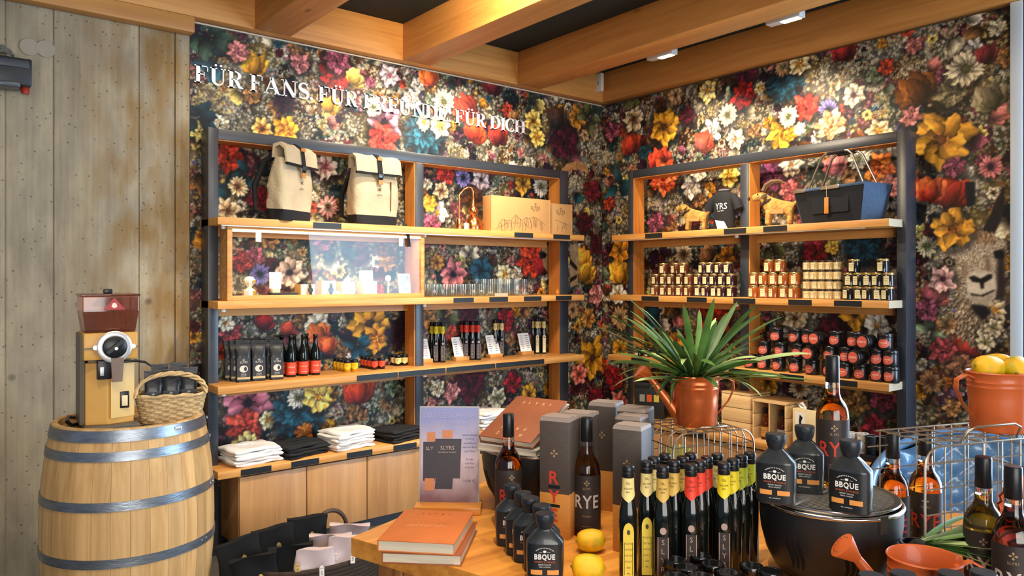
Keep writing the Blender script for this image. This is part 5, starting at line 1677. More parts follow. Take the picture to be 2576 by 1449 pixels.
ONECK = MB()
for i in range(17):
    a = -1.6 + 3.2 * i / 16
    lo = 0.214 - 0.018 * (1 - abs(2 * i / 16 - 1))
    for j in range(5):
        z = lo + (0.252 - lo) * j / 4; R = orad(z) * 1.11 + 0.0007
        ONECK.v.append((R * sin(a), -R * cos(a), z))
ONECK.f = [(5 * i + j, 5 * i + 5 + j, 5 * i + 6 + j, 5 * i + 1 + j) for i in range(16) for j in range(4)]
ONECK = ONECK.mesh('neck_label', 60)
m = MB(); add_text(m, 'ÖL', 0.007, 0, 0.241, R=0.0162); add_text(m, 'BALSAM', 0.004, 0, 0.228, R=0.0162); add_text(m, 'BIO', 0.004, 0, 0.220, R=0.0162); ONTXT = m.mesh('lettering')
m = MB()
vs = [(-0.0125, 0.012), (0.0125, 0.012), (0.0125, 0.128)] + [(0.0125 * cos(pi * i / 8), 0.128 + 0.022 * sin(pi * i / 8)) for i in range(1, 8)] + [(-0.0125, 0.128)]
m.add([(a, -0.0226, b) for a, b in vs], [tuple(range(len(vs)))])
OARCH = m.mesh('body_label')
m = MB()
for x in (-0.0095, 0.0095):
    m.box(x - 0.0006, -0.0232, 0.028, x + 0.0006, -0.0229, 0.105)
for k, w_ in enumerate(('OLIVE', 'EXTRA', 'NATIV', 'KALT', '500', 'ML')):
    add_text(m, w_, 0.0045, 0, 0.102 - 0.014 * k, -0.0229)
m.add([(0.004 * cos(2 * pi * i / 10), -0.0229, 0.128 + 0.006 * sin(2 * pi * i / 10)) for i in range(10)], [tuple(range(10))])
OATXT = m.mesh('lettering')
m = MB(); m.box(-0.0125, -0.0226, 0.012, 0.0125, -0.0224, 0.118); ODARK = m.mesh('body_label')
m = MB()
for x in (-0.0118, 0.0118):
    m.box(x - 0.0008, -0.0232, 0.014, x + 0.0008, -0.0229, 0.118)
for k, ch in enumerate('SLYRS'):
    add_text(m, ch, 0.012, 0, 0.106 - 0.021 * k, -0.0229)
m.add([(0.0075 * cos(2 * pi * i / 14), -0.0226, 0.132 + 0.0085 * sin(2 * pi * i / 14)) for i in range(14)], [tuple(range(14))])
ODTXT = m.mesh('lettering')
NECK = {'yellow': mat('neck_yellow', 'dcc81e', 0.5), 'cream': mat('neck_cream', 'e2cf86', 0.5), 'red': mat('neck_red', 'd83a26', 0.5), 'tan': mat('neck_tan', 'c9a650', 0.5), 'lime': mat('neck_lime', 'c6d032', 0.5)}


def oil(label, loc, rz, neck, body, group, scale=1.0, tone=None):
    t = thing('oil_bottle', label, 'bottle', loc, rz, group, scale)
    part('glass', OIL, BLACKG, t); part('cap', OCAP, CAPB, t)
    n = part('neck_label', ONECK, NECK[neck], t); part('lettering', ONTXT, PRINT_DARK, n)
    if body == 'arch':
        b = part('body_label', OARCH, mat('label_oil_yellow', 'd9bf3e', 0.5) if tone is None else tone, t); part('lettering', OATXT, PRINT_DARK, b)
    elif body == 'dark':
        b = part('body_label', ODARK, mat('label_umber', '2c201c', 0.5) if tone is None else tone, t); part('lettering', ODTXT, mat('print_rose', 'a98f86', 0.5), b)
    return t


GREYL = mat('label_slate', '3a3d42', 0.5)
for (pxs, py, neck, body, rows) in (((1101, 1118), 912, 'yellow', 'dark', 5), ((1177, 1193, 1208), 906, 'red', 'dark', 5), ((1250, 1267), 898, 'cream', 'dark', 5), ((1356, 1373), 890, 'cream', 'arch', 5)):
    tone = None if body == 'dark' else mat('label_pale_cream', 'dfd5a8', 0.5)
    for c, px in enumerate(pxs):
        q = at_z(px, py, SH[2])
        for r in range(rows):
            y = q.y + 0.024 + 0.047 * r
            oil('dark oil bottle, %s neck, %s row, %s column of %s group on the shelf' % (neck, ORD[r], ORD[c], 'last cream' if body == 'arch' else neck), (q.x - 0.004 * r, y, SH[2]), face(q.x, y) * 0.8, neck,
                body if r == 0 else '', 'oil bottles on the third shelf', 1.03, GREYL if body == 'dark' and r == 0 else tone)

# ------------------------------------------------------------------ menu cards on wooden feet
for k, (px, py) in enumerate(((1070, 914), (1163, 907), (1248, 900), (1328, 893), (1408, 887))):
    q = at_z(px, py, SH[2])
    y = max(q.y + 0.012, AY + 0.02)
    t = thing('menu_card', 'white menu card on a wooden foot, %s from the middle post' % ORD[k], 'card', (q.x, y, SH[2]), 0.06, 'menu cards along the third shelf', 1.14)
    part('foot', box_mesh('foot', -0.055, -0.016, 0, 0.055, 0.030, 0.026, 0.002), SHELF_W, t)
    M4 = Matrix.Translation((0, 0.004, 0.020)) @ Matrix.Rotation(-0.30, 4, 'X')
    c = part('card', MB().box(-0.052, -0.0015, 0, 0.052, 0.0015, 0.135, M4).mesh('card'), mat('card_white', 'f2efe8', 0.6), t)
    m = MB(); r = random.Random(k)
    for col_ in (-0.026, 0.026) if k not in (0, 4) else (-0.034, -0.008, 0.022):
        for j in range(7):
            w_ = r.uniform(0.006, 0.017); z = 0.115 - 0.015 * j
            m.box(col_ - w_, -0.0022, z, col_ + w_, -0.0017, z + 0.004, M4)
    part('print', m.mesh('print'), mat('print_grey_%d' % (k in (0, 4)), 'b0605a' if k in (0, 4) else '707074', 0.6), c, stuff=True)

# ------------------------------------------------------------------ folded shirts on the counter
COTW = mat('white_cotton', 'e9e6e0', 0.85, vary=0.05, vscale=20, bump=0.15, bscale=30)
COTB = mat('black_cotton', '17181a', 0.9, vary=0.25, vscale=20, bump=0.15, bscale=30)


def shirt_mesh(w, d, th, seed):
    # evenly rounded fold all round
    r = random.Random(seed)
    ph = [r.uniform(0, 6) for _ in range(4)]

    def fn(top):
        def f(a, b):
            x = (a - 0.5) * w; y = (b - 0.5) * d
            e = max(0.0, 1 - abs(2 * a - 1) ** 30) ** 0.5; g_ = max(0.0, 1 - abs(2 * b - 1) ** 26) ** 0.5
            bulge = e * g_
            z = th * (0.5 + (0.5 if top else -0.5) * bulge)
            z += 0.0022 * sin(a * 17 + b * 9 + ph[3]) * bulge + 0.005 * sin(a * 7 + ph[0]) * sin(b * 5 + ph[1]) * bulge
            return (x * (1 + 0.03 * sin(b * 9 + ph[2])), y * (1 + 0.04 * sin(a * 6 + ph[3]) + 0.02 * sin(a * 15 + ph[1])), z)
        return f
    m = MB(); nu, nv = 22, 18
    q_ = lambda f: 0.5 - 0.5 * cos(pi * f)
    m.grid(lambda a, b: fn(True)(q_(a), q_(b)), nu, nv)
    n0 = len(m.v)
    m.v += [fn(False)(q_(i / nu), q_(j / nv)) for j in range(nv + 1) for i in range(nu + 1)]
    m.f += [(n0 + j * (nu + 1) + i, n0 + (j + 1) * (nu + 1) + i, n0 + (j + 1) * (nu + 1) + i + 1, n0 + j * (nu + 1) + i + 1) for j in range(nv) for i in range(nu)]
    idx = lambda i, j: j * (nu + 1) + i
    for i in range(nu):
        m.f.append((idx(i, 0), n0 + idx(i, 0), n0 + idx(i + 1, 0), idx(i + 1, 0)))
        m.f.append((idx(i + 1, nv), n0 + idx(i + 1, nv), n0 + idx(i, nv), idx(i, nv)))
    for j in range(nv):
        m.f.append((idx(0, j + 1), n0 + idx(0, j + 1), n0 + idx(0, j), idx(0, j)))
        m.f.append((idx(nu, j), n0 + idx(nu, j), n0 + idx(nu, j + 1), idx(nu, j + 1)))
    body = m.mesh('folded_body', 60)
    m = MB()      # the neckband of the shirt, lying on top towards the back
    m.tube([(0.055 * cos(a), d * 0.30 - 0.045 * sin(a) * 1.0, th + 0.002) for a in [pi * i / 12 for i in range(13)]], 0.004, 6)
    return body, m.mesh('neckband', 60)


SHIRTS = [shirt_mesh(0.30, 0.25, 0.021, s) for s in range(3)]
for g_, (px, col, n, yaw, nm) in enumerate(((628, COTW, 5, 0.10, 'white'), (752, COTB, 4, 0.22, 'black'), (868, COTW, 6, 0.16, 'white'), (1000, COTB, 4, 0.25, 'black'), (1215, COTW, 6, 0.2, 'white'), (1372, COTW, 5, 0.1, 'white'))):
    x = at_y(px, 1130, AY + 0.15).x
    where = ('the concrete wall', '', '', '', '', '')[g_]
    pile = ('white pile nearest the barrel', 'black pile between the two white piles', 'white pile between the two black piles', 'black pile beside the poster', 'white pile behind the poster', 'white pile in the far corner')[g_]
    r = random.Random(g_)
    for k in range(n):
        t = thing('folded_shirt', 'folded %s shirt, %s from the bottom of the %s' % (nm, ORD[k], pile), 'shirt', (x + r.uniform(-0.014, 0.014), AY + 0.150 + r.uniform(-0.014, 0.004), CT + 0.0188 * k), yaw + r.uniform(-0.09, 0.09), 'folded shirts on the counter', (0.92 if g_ > 1 else 0.95, 0.95, 1.0))
        b, nb = SHIRTS[(k + g_) % 3]
        part('folded_body', b, col, t)
        if k == n - 1:
            part('neckband', nb, col, t)

# ------------------------------------------------------------------ goods on the right unit
PLUSH = mat('plush_cream', 'ab8340', 0.95, vary=0.45, vscale=60, bump=0.8, bscale=120)
PLUSH_D = mat('plush_dark', '3a2c20', 0.9, vary=0.2, vscale=40, bump=0.6, bscale=100)
HORN = mat('plush_horn', '6d5236', 0.8, vary=0.3, vscale=40)


def plush_goat(label, loc, rz, s, horns, ribbon):
    t = thing('plush_goat', label, 'soft toy', loc, rz, 'plush goats', s)
    # front of the animal to -X; body, neck, head and legs are one skin
    V = [(0.05, 0, 0.115), (0.0, 0, 0.118), (-0.05, 0, 0.122), (-0.075, 0, 0.155), (-0.088, 0, 0.180), (-0.128, 0, 0.170), (-0.150, 0, 0.160),
         (-0.052, 0.030, 0.085), (-0.056, 0.032, 0.045), (-0.058, 0.032, 0.008), (-0.052, -0.030, 0.085), (-0.056, -0.032, 0.045), (-0.058, -0.032, 0.008),
         (0.055, 0.030, 0.085), (0.064, 0.032, 0.050), (0.058, 0.032, 0.008), (0.055, -0.030, 0.085), (0.064, -0.032, 0.050), (0.058, -0.032, 0.008), (0.085, 0, 0.125), (0.10, 0, 0.145)]
    Ed = [(0, 1), (1, 2), (2, 3), (3, 4), (4, 5), (5, 6), (2, 7), (7, 8), (8, 9), (2, 10), (10, 11), (11, 12), (0, 13), (13, 14), (14, 15), (0, 16), (16, 17), (17, 18), (0, 19), (19, 20)]
    R = [0.040, 0.039, 0.042, 0.032, 0.034, 0.025, 0.019, 0.020, 0.015, 0.016, 0.020, 0.015, 0.016, 0.024, 0.015, 0.016, 0.024, 0.015, 0.016, 0.012, 0.007]
    part('body', skin_mesh('body', V, Ed, R, 2), PLUSH, t)
    for sd in (-1, 1):
        m = MB(); m.lathe([(0.001, -0.030), (0.010, -0.022), (0.014, 0.0), (0.009, 0.022), (0.001, 0.030)], 10, ry=0.35, M=Matrix.Translation((-0.075, sd * 0.048, 0.172)) @ Matrix.Rotation(sd * 0.95, 4, 'X') @ Matrix.Rotation(0.3, 4, 'Y'))
        part('ear', m.mesh('ear', 60), PLUSH_D if horns else PLUSH, t)
        m = MB(); m.lathe([(0.001, -0.005), (0.005, 0), (0.001, 0.005)], 10, M=Matrix.Translation((-0.113, sd * 0.024, 0.187)))
        part('eye', m.mesh('eye', 60), mat('bead_black', '0a0a0a', 0.1), t, 'black bead eye')
        if horns:
            m = MB(); m.tube([(-0.085, sd * 0.018, 0.205), (-0.070, sd * 0.024, 0.238), (-0.035, sd * 0.030, 0.258), (0.005, sd * 0.034, 0.258), (0.03, sd * 0.036, 0.250)], [0.011, 0.010, 0.009, 0.007, 0.003], 8)
            part('horn', m.mesh('horn', 60), HORN, t, 'brown swept-back horn')
    m = MB(); m.lathe([(0.001, -0.008), (0.012, -0.004), (0.013, 0.003), (0.001, 0.007)], 10, M=Matrix.Translation((-0.166, 0, 0.166)) @ Matrix.Rotation(pi / 2, 4, 'Y'))
    part('nose', m.mesh('nose', 60), PLUSH_D, t)
    m = MB(); m.tube([(-0.066 + 0.036 * cos(a) * 0.9, 0.040 * sin(a), 0.140 + 0.018 * cos(a)) for a in [2 * pi * i / 16 for i in range(16)]], 0.008, 6, closed=True)
    part('collar', m.mesh('collar', 60), PLUSH_D, t, 'dark neck ribbon')
    m = MB(); m.box(-0.04, -0.046, 0.070, 0.03, -0.042, 0.095)
    part('paper_band', m.mesh('paper_band'), mat('tan_leather', 'b9793f'), t, 'tan card band at the belly')
    return t


q = at_x(1745, 578, BX + 0.10)
plush_goat('pale plush goat without horns on the top shelf beside the black shirt', (BX + 0.13, q.y, SH[0]), radians(-66), 1.02, False, True)
q = at_x(1955, 565, BX + 0.10)
plush_goat('plush goat with swept-back horns next to the felt basket', (BX + 0.12, q.y, SH[0]), radians(-66), 1.16, True, True)

# small black shirt on a stuffed bust
q = at_x(1822, 572, BX + 0.14)
t = thing('small_shirt', 'small black printed shirt on a bust beside the pale plush goat', 'shirt', (BX + 0.14, q.y, SH[0]), -pi / 2 + 0.1)
m = MB(); rings = []
for z, hw, hd in ((0.0, 0.075, 0.045), (0.03, 0.082, 0.05), (0.12, 0.078, 0.052), (0.20, 0.086, 0.050), (0.245, 0.080, 0.042), (0.268, 0.045, 0.032), (0.280, 0.036, 0.028)):
    rings.append([(hw * cos(2 * pi * i / 20) * (1 + 0.02 * sin(i * 2.2 + z * 60)), hd * sin(2 * pi * i / 20) * (1 + 0.03 * sin(i * 3 + z * 40)), z) for i in range(20)])
m.loft(rings); part('shirt_body', m.mesh('shirt_body', 60), BLACK_FABRIC, t)
for sd in (-1, 1):
    m = MB(); m.tube([(sd * 0.060, 0, 0.235), (sd * 0.095, -0.004, 0.195), (sd * 0.118, -0.008, 0.140)], [0.030, 0.033, 0.032], 12)
    part('sleeve', m.mesh('sleeve', 60), BLACK_FABRIC, t)
m = MB(); m.tube([(0.038 * cos(a), 0.030 * sin(a), 0.281) for a in [2 * pi * i / 18 for i in range(18)]], 0.005, 6, closed=True); part('neckband', m.mesh('neckband', 60), mat('grey_rib', '6e7276', 0.8), t, 'grey neckband')
m = MB(); add_text(m, 'YRS', 0.044, 0.004, 0.165, R=0.0900, ry=0.62, wide=0.9); add_text(m, 'since 1999', 0.008, 0.0, 0.132, R=0.0900, ry=0.62); part('lettering', m.mesh('lettering'), mat('print_pale', 'd9dada', 0.6), t)
m = MB(); m.prism([(-0.02, 0.0), (0.058, 0.0), (0.03, 0.05), (-0.04, 0.062)], 0, 0.002, Matrix.Translation((0, -0.056, 0.006)) @ Matrix.Rotation(pi / 2, 4, 'X')); part('white_fold', m.mesh('white_fold'), COTW, t, 'white lining turned out at the hem')

# felt shopping basket
q0, q1 = at_x(2003, 550, BX + 0.06), at_x(2215, 545, BX + 0.10)
FELT_D, FELT_B = mat('felt_black', '11151c', 0.95, vary=0.15, vscale=50), mat('felt_blue', '3d5068', 0.95, vary=0.15, vscale=50, bump=0.3, bscale=120)
ALU = mat('brushed_aluminium', 'b9b3a6', 0.3, 0.9)
t = thing('felt_basket', 'dark felt shopping basket with metal handles at the end of the top shelf', 'basket', (BX + 0.160, (q0.y + q1.y) / 2 + 0.01, SH[0]), -pi / 2 - 0.22, None, (0.92, 0.86, 1.0))
L0, L1, D0, D1, BH = 0.235, 0.285, 0.115, 0.145, 0.215


def shell(z, e=0.0):
    f = z / BH
    a, b = L0 + (L1 - L0) * f + e, D0 + (D1 - D0) * f + e
    return [(-a, -b, z), (a, -b, z), (a, b, z), (-a, b, z)]


m = MB(); m.loft([shell(0.0), shell(BH), shell(BH, -0.008), shell(0.010, -0.008)]); part('felt_shell', m.mesh('felt_shell', bevel=0.004), FELT_D, t)
for sd in (-1, 1):
    m = MB()
    a0, a1 = L0 + 0.001, L1 + 0.001
    P = lambda y, f: (sd * (a0 + (a1 - a0) * f + (0.055 * (1 - abs(y)) * sin(pi * f) if sd > 0 else 0.004)), y * (D0 + (D1 - D0) * f), BH * f)
    c = P(0, 0.45)
    cn = [P(-1, 0), P(1, 0), P(1, 1), P(-1, 1)]
    m.add(cn + [(c[0] - sd * 0.012, c[1], c[2])], [(0, 1, 4), (1, 2, 4), (2, 3, 4), (3, 0, 4)])
    part('end_panel', m.mesh('end_panel'), FELT_B, t, 'blue folded end panel')
m = MB(); m.box(-0.14, -D1 + 0.008, 0.06, 0.16, -D1 + 0.012, 0.16, Matrix.Rotation(0.0, 4, 'X')); part('front_pocket', m.mesh('front_pocket'), FELT_D, t)
m = MB(); m.tube([(L1 - 0.004, -D1, BH), (L1 - 0.004, D1, BH), (-L1 + 0.004, D1, BH), (-L1 + 0.004, -D1, BH)], 0.010, 6, closed=True); part('rim_frame', m.mesh('rim_frame', 40), FELT_B, t)
for x0_, x1_ in ((-L1, -L1 + 0.10), (-0.05, 0.10)):
    part('rim_clamp', box_mesh('rim_clamp', x0_, -D1 - 0.012, BH - 0.012, x1_, -D1 + 0.006, BH + 0.012, 0.003), ALU, t, 'bright metal rim')
for y in (-0.055, 0.055):
    m = MB(); m.tube([(-0.235, y * 1.3, BH - 0.01), (-0.125, y, BH + 0.20), (-0.090, y, BH + 0.225), (0.090, y, BH + 0.225), (0.125, y, BH + 0.20), (0.235, y * 1.3, BH - 0.01)], 0.0075, 8)
    h = part('handle', m.mesh('handle', 50), ALU, t)
    m = MB(); m.tube([(-0.07, y, BH + 0.225), (0.07, y, BH + 0.225)], 0.011, 10); part('grip', m.mesh('grip', 50), CAPB, h, 'black grip')
m = MB(); m.box(-0.017, -D1 - 0.012, 0.055, 0.017, -D1 - 0.009, 0.155); tg = part('hang_tag', m.mesh('hang_tag'), mat('tag_brown', 'b27c3e', 0.6), t, 'brown card tag')
m = MB(); m.box(-0.014, -D1 - 0.0135, 0.060, 0.014, -D1 - 0.0122, 0.098); part('tag_print', m.mesh('tag_print'), mat('tag_orange', 'c8751e'), tg)
m = MB(); m.tube([(0, -D1 - 0.010, 0.15), (0.002, -D1 - 0.013, BH + 0.01)], 0.0012, 4); part('string', m.mesh('string'), mat('string', 'd9c69a', 0.8), tg)

# ------------------------------------------------------------------ honey and jam jars
HON = lathe_mesh('jar_glass', [(0.027, 0), (0.0315, 0.004), (0.0315, 0.055), (0.029, 0.060)], 14, e=3.2)
HLID = lathe_mesh('lid', [(0.030, 0.060), (0.0305, 0.061), (0.0305, 0.071), (0.029, 0.0725), (0.004, 0.0725)], 16)
m = MB(); m.box(-0.0130, -0.0326, 0.008, 0.0130, -0.0318, 0.053); HLAB = m.mesh('label')
m = MB()
for k, (w_, s_) in enumerate((('HONIG', 0.0065), ('BERG', 0.005), ('250 g', 0.004))):
    add_text(m, w_, s_, 0, 0.042 - 0.011 * k, -0.0328)
HTXT = m.mesh('lettering')
AMBER = mat('honey_amber', '7c3d12', 0.12, coat=0.4, rand=0.35, vary=0.1)
DHON = mat('honey_dark', '4c2410', 0.12, coat=0.4, rand=0.35, vary=0.1)
JAM = mat('jam_dark', '2c1216', 0.12, coat=0.4, rand=0.3, vary=0.1)
INK = mat('jar_black', '0f1113', 0.15, coat=0.4)
PALEJ = mat('jar_pale', 'a68a5c', 0.15, coat=0.4, rand=0.25, vary=0.1)
LIDG = mat('lid_gold', '9c8454', 0.3, 0.7)
LIDB = mat('lid_bronze', '3c3228', 0.35, 0.5)
CREAML = mat('label_honey', 'cfc394', 0.6)


def honey(label, u, w, z, glass, lid, group, s=1.0, turn=0.0):
    x, y = BX + w, BY - u
    t = thing('honey_jar', label, 'jar', (x, y, z), -pi / 2 + turn, group, s)
    part('glass', HON, glass, t); part('lid', HLID, lid, t)
    l = part('label', HLAB, CREAML, t); part('lettering', HTXT, PRINT_DARK, l)


HG = (('amber', 'left bay, nearest the corner', 1650, 1732, (5, 5, 3), DHON, LIDG, 1.0), ('dark jam', 'left bay, beside the middle post', 1757, 1838, (5, 5, 4), JAM, LIDG, 1.0),
      ('bright amber', 'right bay, beside the middle post', 1897, 1998, (5, 5, 2), AMBER, LIDG, 1.04), ('small pale', 'right bay, middle stack', 2030, 2106, (5, 5, 5, 5), PALEJ, LIDB, 0.74),
      ('black', 'right bay, by the end post', 2135, 2232, (5, 5, 2), INK, LIDG, 1.0))
for name, where, pa_, pb_, rows, glass, lid, s in HG:
    ua, ub = on_b(pa_, 740, 0.06), on_b(pb_, 740, 0.06)
    for r, n in enumerate(rows):
        for k in range(n):
            f = k / 4
            if n == 2:
                f = (0.12, 0.88)[k] if name == 'black' else (0.38, 0.66)[k]
            elif n == 3:
                f = (0.22, 0.62, 0.85)[k]
            elif n == 4:
                f = (0.14, 0.38, 0.66, 0.90)[k]
            u = ua + (ub - ua) * f
            lab = '%s jar, %s in the %s row, %s' % (name, ORD[k], ('bottom', 'second', 'third', 'top')[r], where)
            honey(lab, u, 0.065 + 0.003 * ((k * 7 + r) % 3), SH[1] + 0.0728 * 1.12 * s * r, glass, lid, '%s jars on the second shelf' % name, s * 1.12, 0.25 * sin(k * 3.1 + r * 2.3 + ua * 9))

# ------------------------------------------------------------------ tins with red labels on the third shelf
TIN = lathe_mesh('tin_body', [(0.033, 0), (0.035, 0.003), (0.035, 0.062), (0.033, 0.066)], 18)
TLID = lathe_mesh('lid', [(0.0345, 0.060), (0.0362, 0.062), (0.0362, 0.076), (0.034, 0.079), (0.004, 0.079)], 18)
TLAB = MB()
for i in range(15):
    f = -cos(pi * i / 14)
    u = 0.028 * f; hz = 0.0215 * sqrt(max(0, 1 - f * f))
    for w_ in (0.031 - hz, 0.031 + hz):
        TLAB.v.append((0.0356 * sin(u / 0.0356), -0.0356 * cos(u / 0.0356), w_))
TLAB.f = [(2 * i, 2 * i + 2, 2 * i + 3, 2 * i + 1) for i in range(14)]
TLAB = TLAB.mesh('label', 60)
m = MB(); add_text(m, 'CREME', 0.0075, 0, 0.034, R=0.0360); add_text(m, 'FEIN', 0.0045, 0, 0.024, R=0.0360); TTXT = m.mesh('lettering')
m = MB(); m.lathe([(0.0275, 0), (0.0272, 0.0008)], 20, M=Matrix.Translation((0, 0, 0.079))); TDISC = m.mesh('lid_label')
m = MB(); add_text(m, 'CREME', 0.010, 0, 0, M=Matrix.Translation((0, 0, 0.0802))); TDTXT = m.mesh('lettering')
TINB = mat('tin_black', '161417', 0.3, coat=0.2)
TINR = mat('tin_label_red', 'c05644', 0.5)
ROSE = mat('print_rosewhite', 'f0cfc0', 0.6)


def tin(label, u, w, z, flat, turn=0.0):
    t = thing('spread_jar', label, 'jar', (BX + w, BY - u, z), -pi / 2 + turn, 'black spread jars with red labels', 1.2)
    part('body', TIN, TINB, t); part('lid', TLID, TINB, t)
    if flat:      # lying on its side, lid to the shop
        t.rotation_euler = (pi / 2, 0, -pi / 2 + turn)
        t.location = (BX + w, BY - u, z + 0.0362 * 1.2)
        l = part('lid_label', TDISC, TINR, t, 'round red lid label'); part('lettering', TDTXT, ROSE, l)
    else:
        l = part('label', TLAB, TINR, t); part('lettering', TTXT, ROSE, l)


TROWS = ((0, (1886, 1918, 1957, 1998, 2041, 2084, 2124, 2164, 2205, 2240), ()), (1, (1920, 1962, 2006, 2043, 2086, 2126, 2168, 2204, 2238), (2047, 2164)), (2, (1950, 2000, 2030, 2066, 2100, 2146, 2188, 2224), (2066, 2188)))
for r, pxs, flats in TROWS:
    for k, px in enumerate(pxs):
        u = on_b(px, 930, 0.06)
        fl = any(abs(px - f) < 6 for f in flats)
        tin('black jar with %s, %s from the plant in the %s row' % ('its red lid turned forward' if fl else 'oval red label', ORD[k], ('bottom', 'middle', 'top')[r]),
            u, 0.04 + (0.04 if fl else 0.035), SH[2] + 0.0792 * 1.2 * r, fl, 0.2 * sin(k * 2.7 + r))
for k, px in enumerate((1604, 1628, 1650)):
    u = on_b(px, 890, 0.08)
    honey('dark low jar behind the leaves, %s from the corner post' % ORD[k], u, 0.10, SH[2], INK, LIDB, 'dark jars behind the leaves', 1.0)

# ------------------------------------------------------------------ on the right-hand counter: gift box, crates, bottles
GB = mat('gift_box_black', '1b1c1c', 0.5)
q = at_z(1632, 1046, CT)
t = thing('miniature_set', 'black carton with coloured miniature windows below the corner post', 'box', (BX + 0.16, at_x(1630, 1040, BX + 0.12).y, CT), -pi / 2 + 0.5)
part('carton', box_mesh('carton', -0.115, -0.075, 0, 0.115, 0.075, 0.27, 0.003), GB, t)
part('lid', box_mesh('lid', -0.118, -0.078, 0.235, 0.118, 0.078, 0.275, 0.003), GB, t)
for k, c in enumerate(('8a8a84', 'c2552c', 'c4b04a')):
    part('window', box_mesh('window', -0.075 + 0.055 * k, -0.0775, 0.13, -0.035 + 0.055 * k, -0.0755, 0.185), mat('mini_' + c, c, 0.3), t, 'coloured window')
m = MB(); emblem(m, 0, 0.075, 0.02, -0.0765); part('emblem', m.mesh('emblem'), GREY_PRINT, t)


def crate(label, px0, px1, w0, d, h, open_front, rz=0.0):
    u0, u1 = on_b(px0, 1090, w0), on_b(px1, 1090, w0)
    w = u1 - u0
    t = thing('wooden_crate', label, 'crate', (BX + w0, BY - (u0 + u1) / 2, CT), -pi / 2 + rz, 'pine crates on the right-hand counter')
    th = 0.012
    part('bottom_board', box_mesh('bottom_board', -w / 2, 0, 0, w / 2, d, th), PINE, t)
    part('top_board', box_mesh('top_board', -w / 2, 0, h - th, w / 2, d, h), PINE, t)
    for s in (-1, 1):
        n = 3
        for k in range(n):
            z0 = th + (h - 2 * th) * k / n; z1 = th + (h - 2 * th) * (k + 1) / n - 0.004
            part('side_slat', box_mesh('side_slat', s * w / 2 - (th if s > 0 else 0), 0.0, z0, s * w / 2 + (0 if s > 0 else th), d, z1, 0.001), PINE, t)
    part('back_board', box_mesh('back_board', -w / 2 + th, d - th, th, w / 2 - th, d, h - th), PINE, t)
    if open_front:
        part('divider', box_mesh('divider', -0.005, 0.002, th, 0.005, d - th, h - th), PINE, t)
    else:
        for k in range(3):
            z0 = th + (h - 2 * th) * k / 3
            part('front_slat', box_mesh('front_slat', -w / 2 + th, 0.001, z0, w / 2 - th, th, z0 + (h - 2 * th) / 3 - 0.004, 0.001), PINE, t)
    return t, u0, u1


crate('pine crate with closed slatted front behind the copper watering can', 1815, 1888, 0.05, 0.24, 0.30, False)
ct, cu0, cu1 = crate('open pine crate holding two bottles', 1893, 1978, 0.03, 0.26, 0.275, True)
WGL = mat('whisky_amber', 'b3601a', 0.02, trans=0.9, ior=1.36)
WDK = mat('whisky_dark', '4a2012', 0.05, trans=0.6, ior=1.36)
SB = lathe_mesh('glass', [(0.028, 0), (0.031, 0.004), (0.031, 0.10), (0.027, 0.125), (0.013, 0.145), (0.011, 0.185)], 18)
SBC = lathe_mesh('cap', [(0.0125, 0.170), (0.0135, 0.172), (0.0135, 0.208), (0.011, 0.210)], 14)
SBL = MB().arc(0.0317, -1.2, 1.2, 0.02, 0.085, 10).mesh('label', 60)
for k, (f, gl, lb, lab) in enumerate(((0.26, WGL, 'c08a48', 'small amber bottle with a tan label in the open crate'), (0.74, WDK, '8a8680', 'small dark bottle with a grey label in the open crate'))):
    u = cu0 + (cu1 - cu0) * f
    t = thing('small_bottle', lab, 'bottle', (BX + 0.085, BY - u, CT + 0.012), -pi / 2, 'small bottles in the open crate')
    part('glass', SB, gl, t); part('cap', SBC, CAPB, t)
    l = part('label', SBL, mat('small_label_' + lb, lb, 0.6), t)
    m = MB(); add_text(m, 'SLYRS', 0.009, 0, 0.062, R=0.0320); add_text(m, 'LIQUEUR', 0.005, 0, 0.045, R=0.0320); part('lettering', m.mesh('lettering'), PRINT_DARK, l)
# cream gift carton with a black and white ribbon picture
u0, u1 = on_b(2000, 1080, 0.08), on_b(2062, 1080, 0.08)
w = (u1 - u0)
t = thing('cream_carton', 'cream gift carton with a black and white print and a ribbon bow', 'box', (BX + 0.10, BY - (u0 + u1) / 2, CT), -pi / 2 - 0.1)
part('carton', box_mesh('carton', -w / 2, -0.05, 0, w / 2, 0.10, 0.25, 0.003), CREAMB, t)
m = MB(); m.box(-w / 2 + 0.02, -0.0516, 0.12, 0.01, -0.0503, 0.23); l = part('print_panel', m.mesh('print_panel'), mat('paper_white', 'f0ede4'), t)
m = MB(); m.prism([(-0.03, 0.14), (-0.012, 0.135), (-0.02, 0.17), (-0.008, 0.20), (-0.03, 0.215), (-0.036, 0.17)], 0, 0.0006, Matrix.Translation((0, -0.0518, 0)) @ Matrix.Rotation(pi / 2, 4, 'X')); part('print', m.mesh('print'), BLACK_STRIP, l)
for s in (-1, 1):
    m = MB(); m.tube([(0.0, -0.02, 0.252), (s * 0.03, -0.025, 0.285), (s * 0.055, -0.02, 0.275), (s * 0.04, -0.02, 0.256), (0, -0.02, 0.254)], [0.004, 0.010, 0.011, 0.009, 0.004], 6)
    part('bow_loop', m.mesh('bow_loop', 60), BLACK_STRIP if s > 0 else COTW, t)
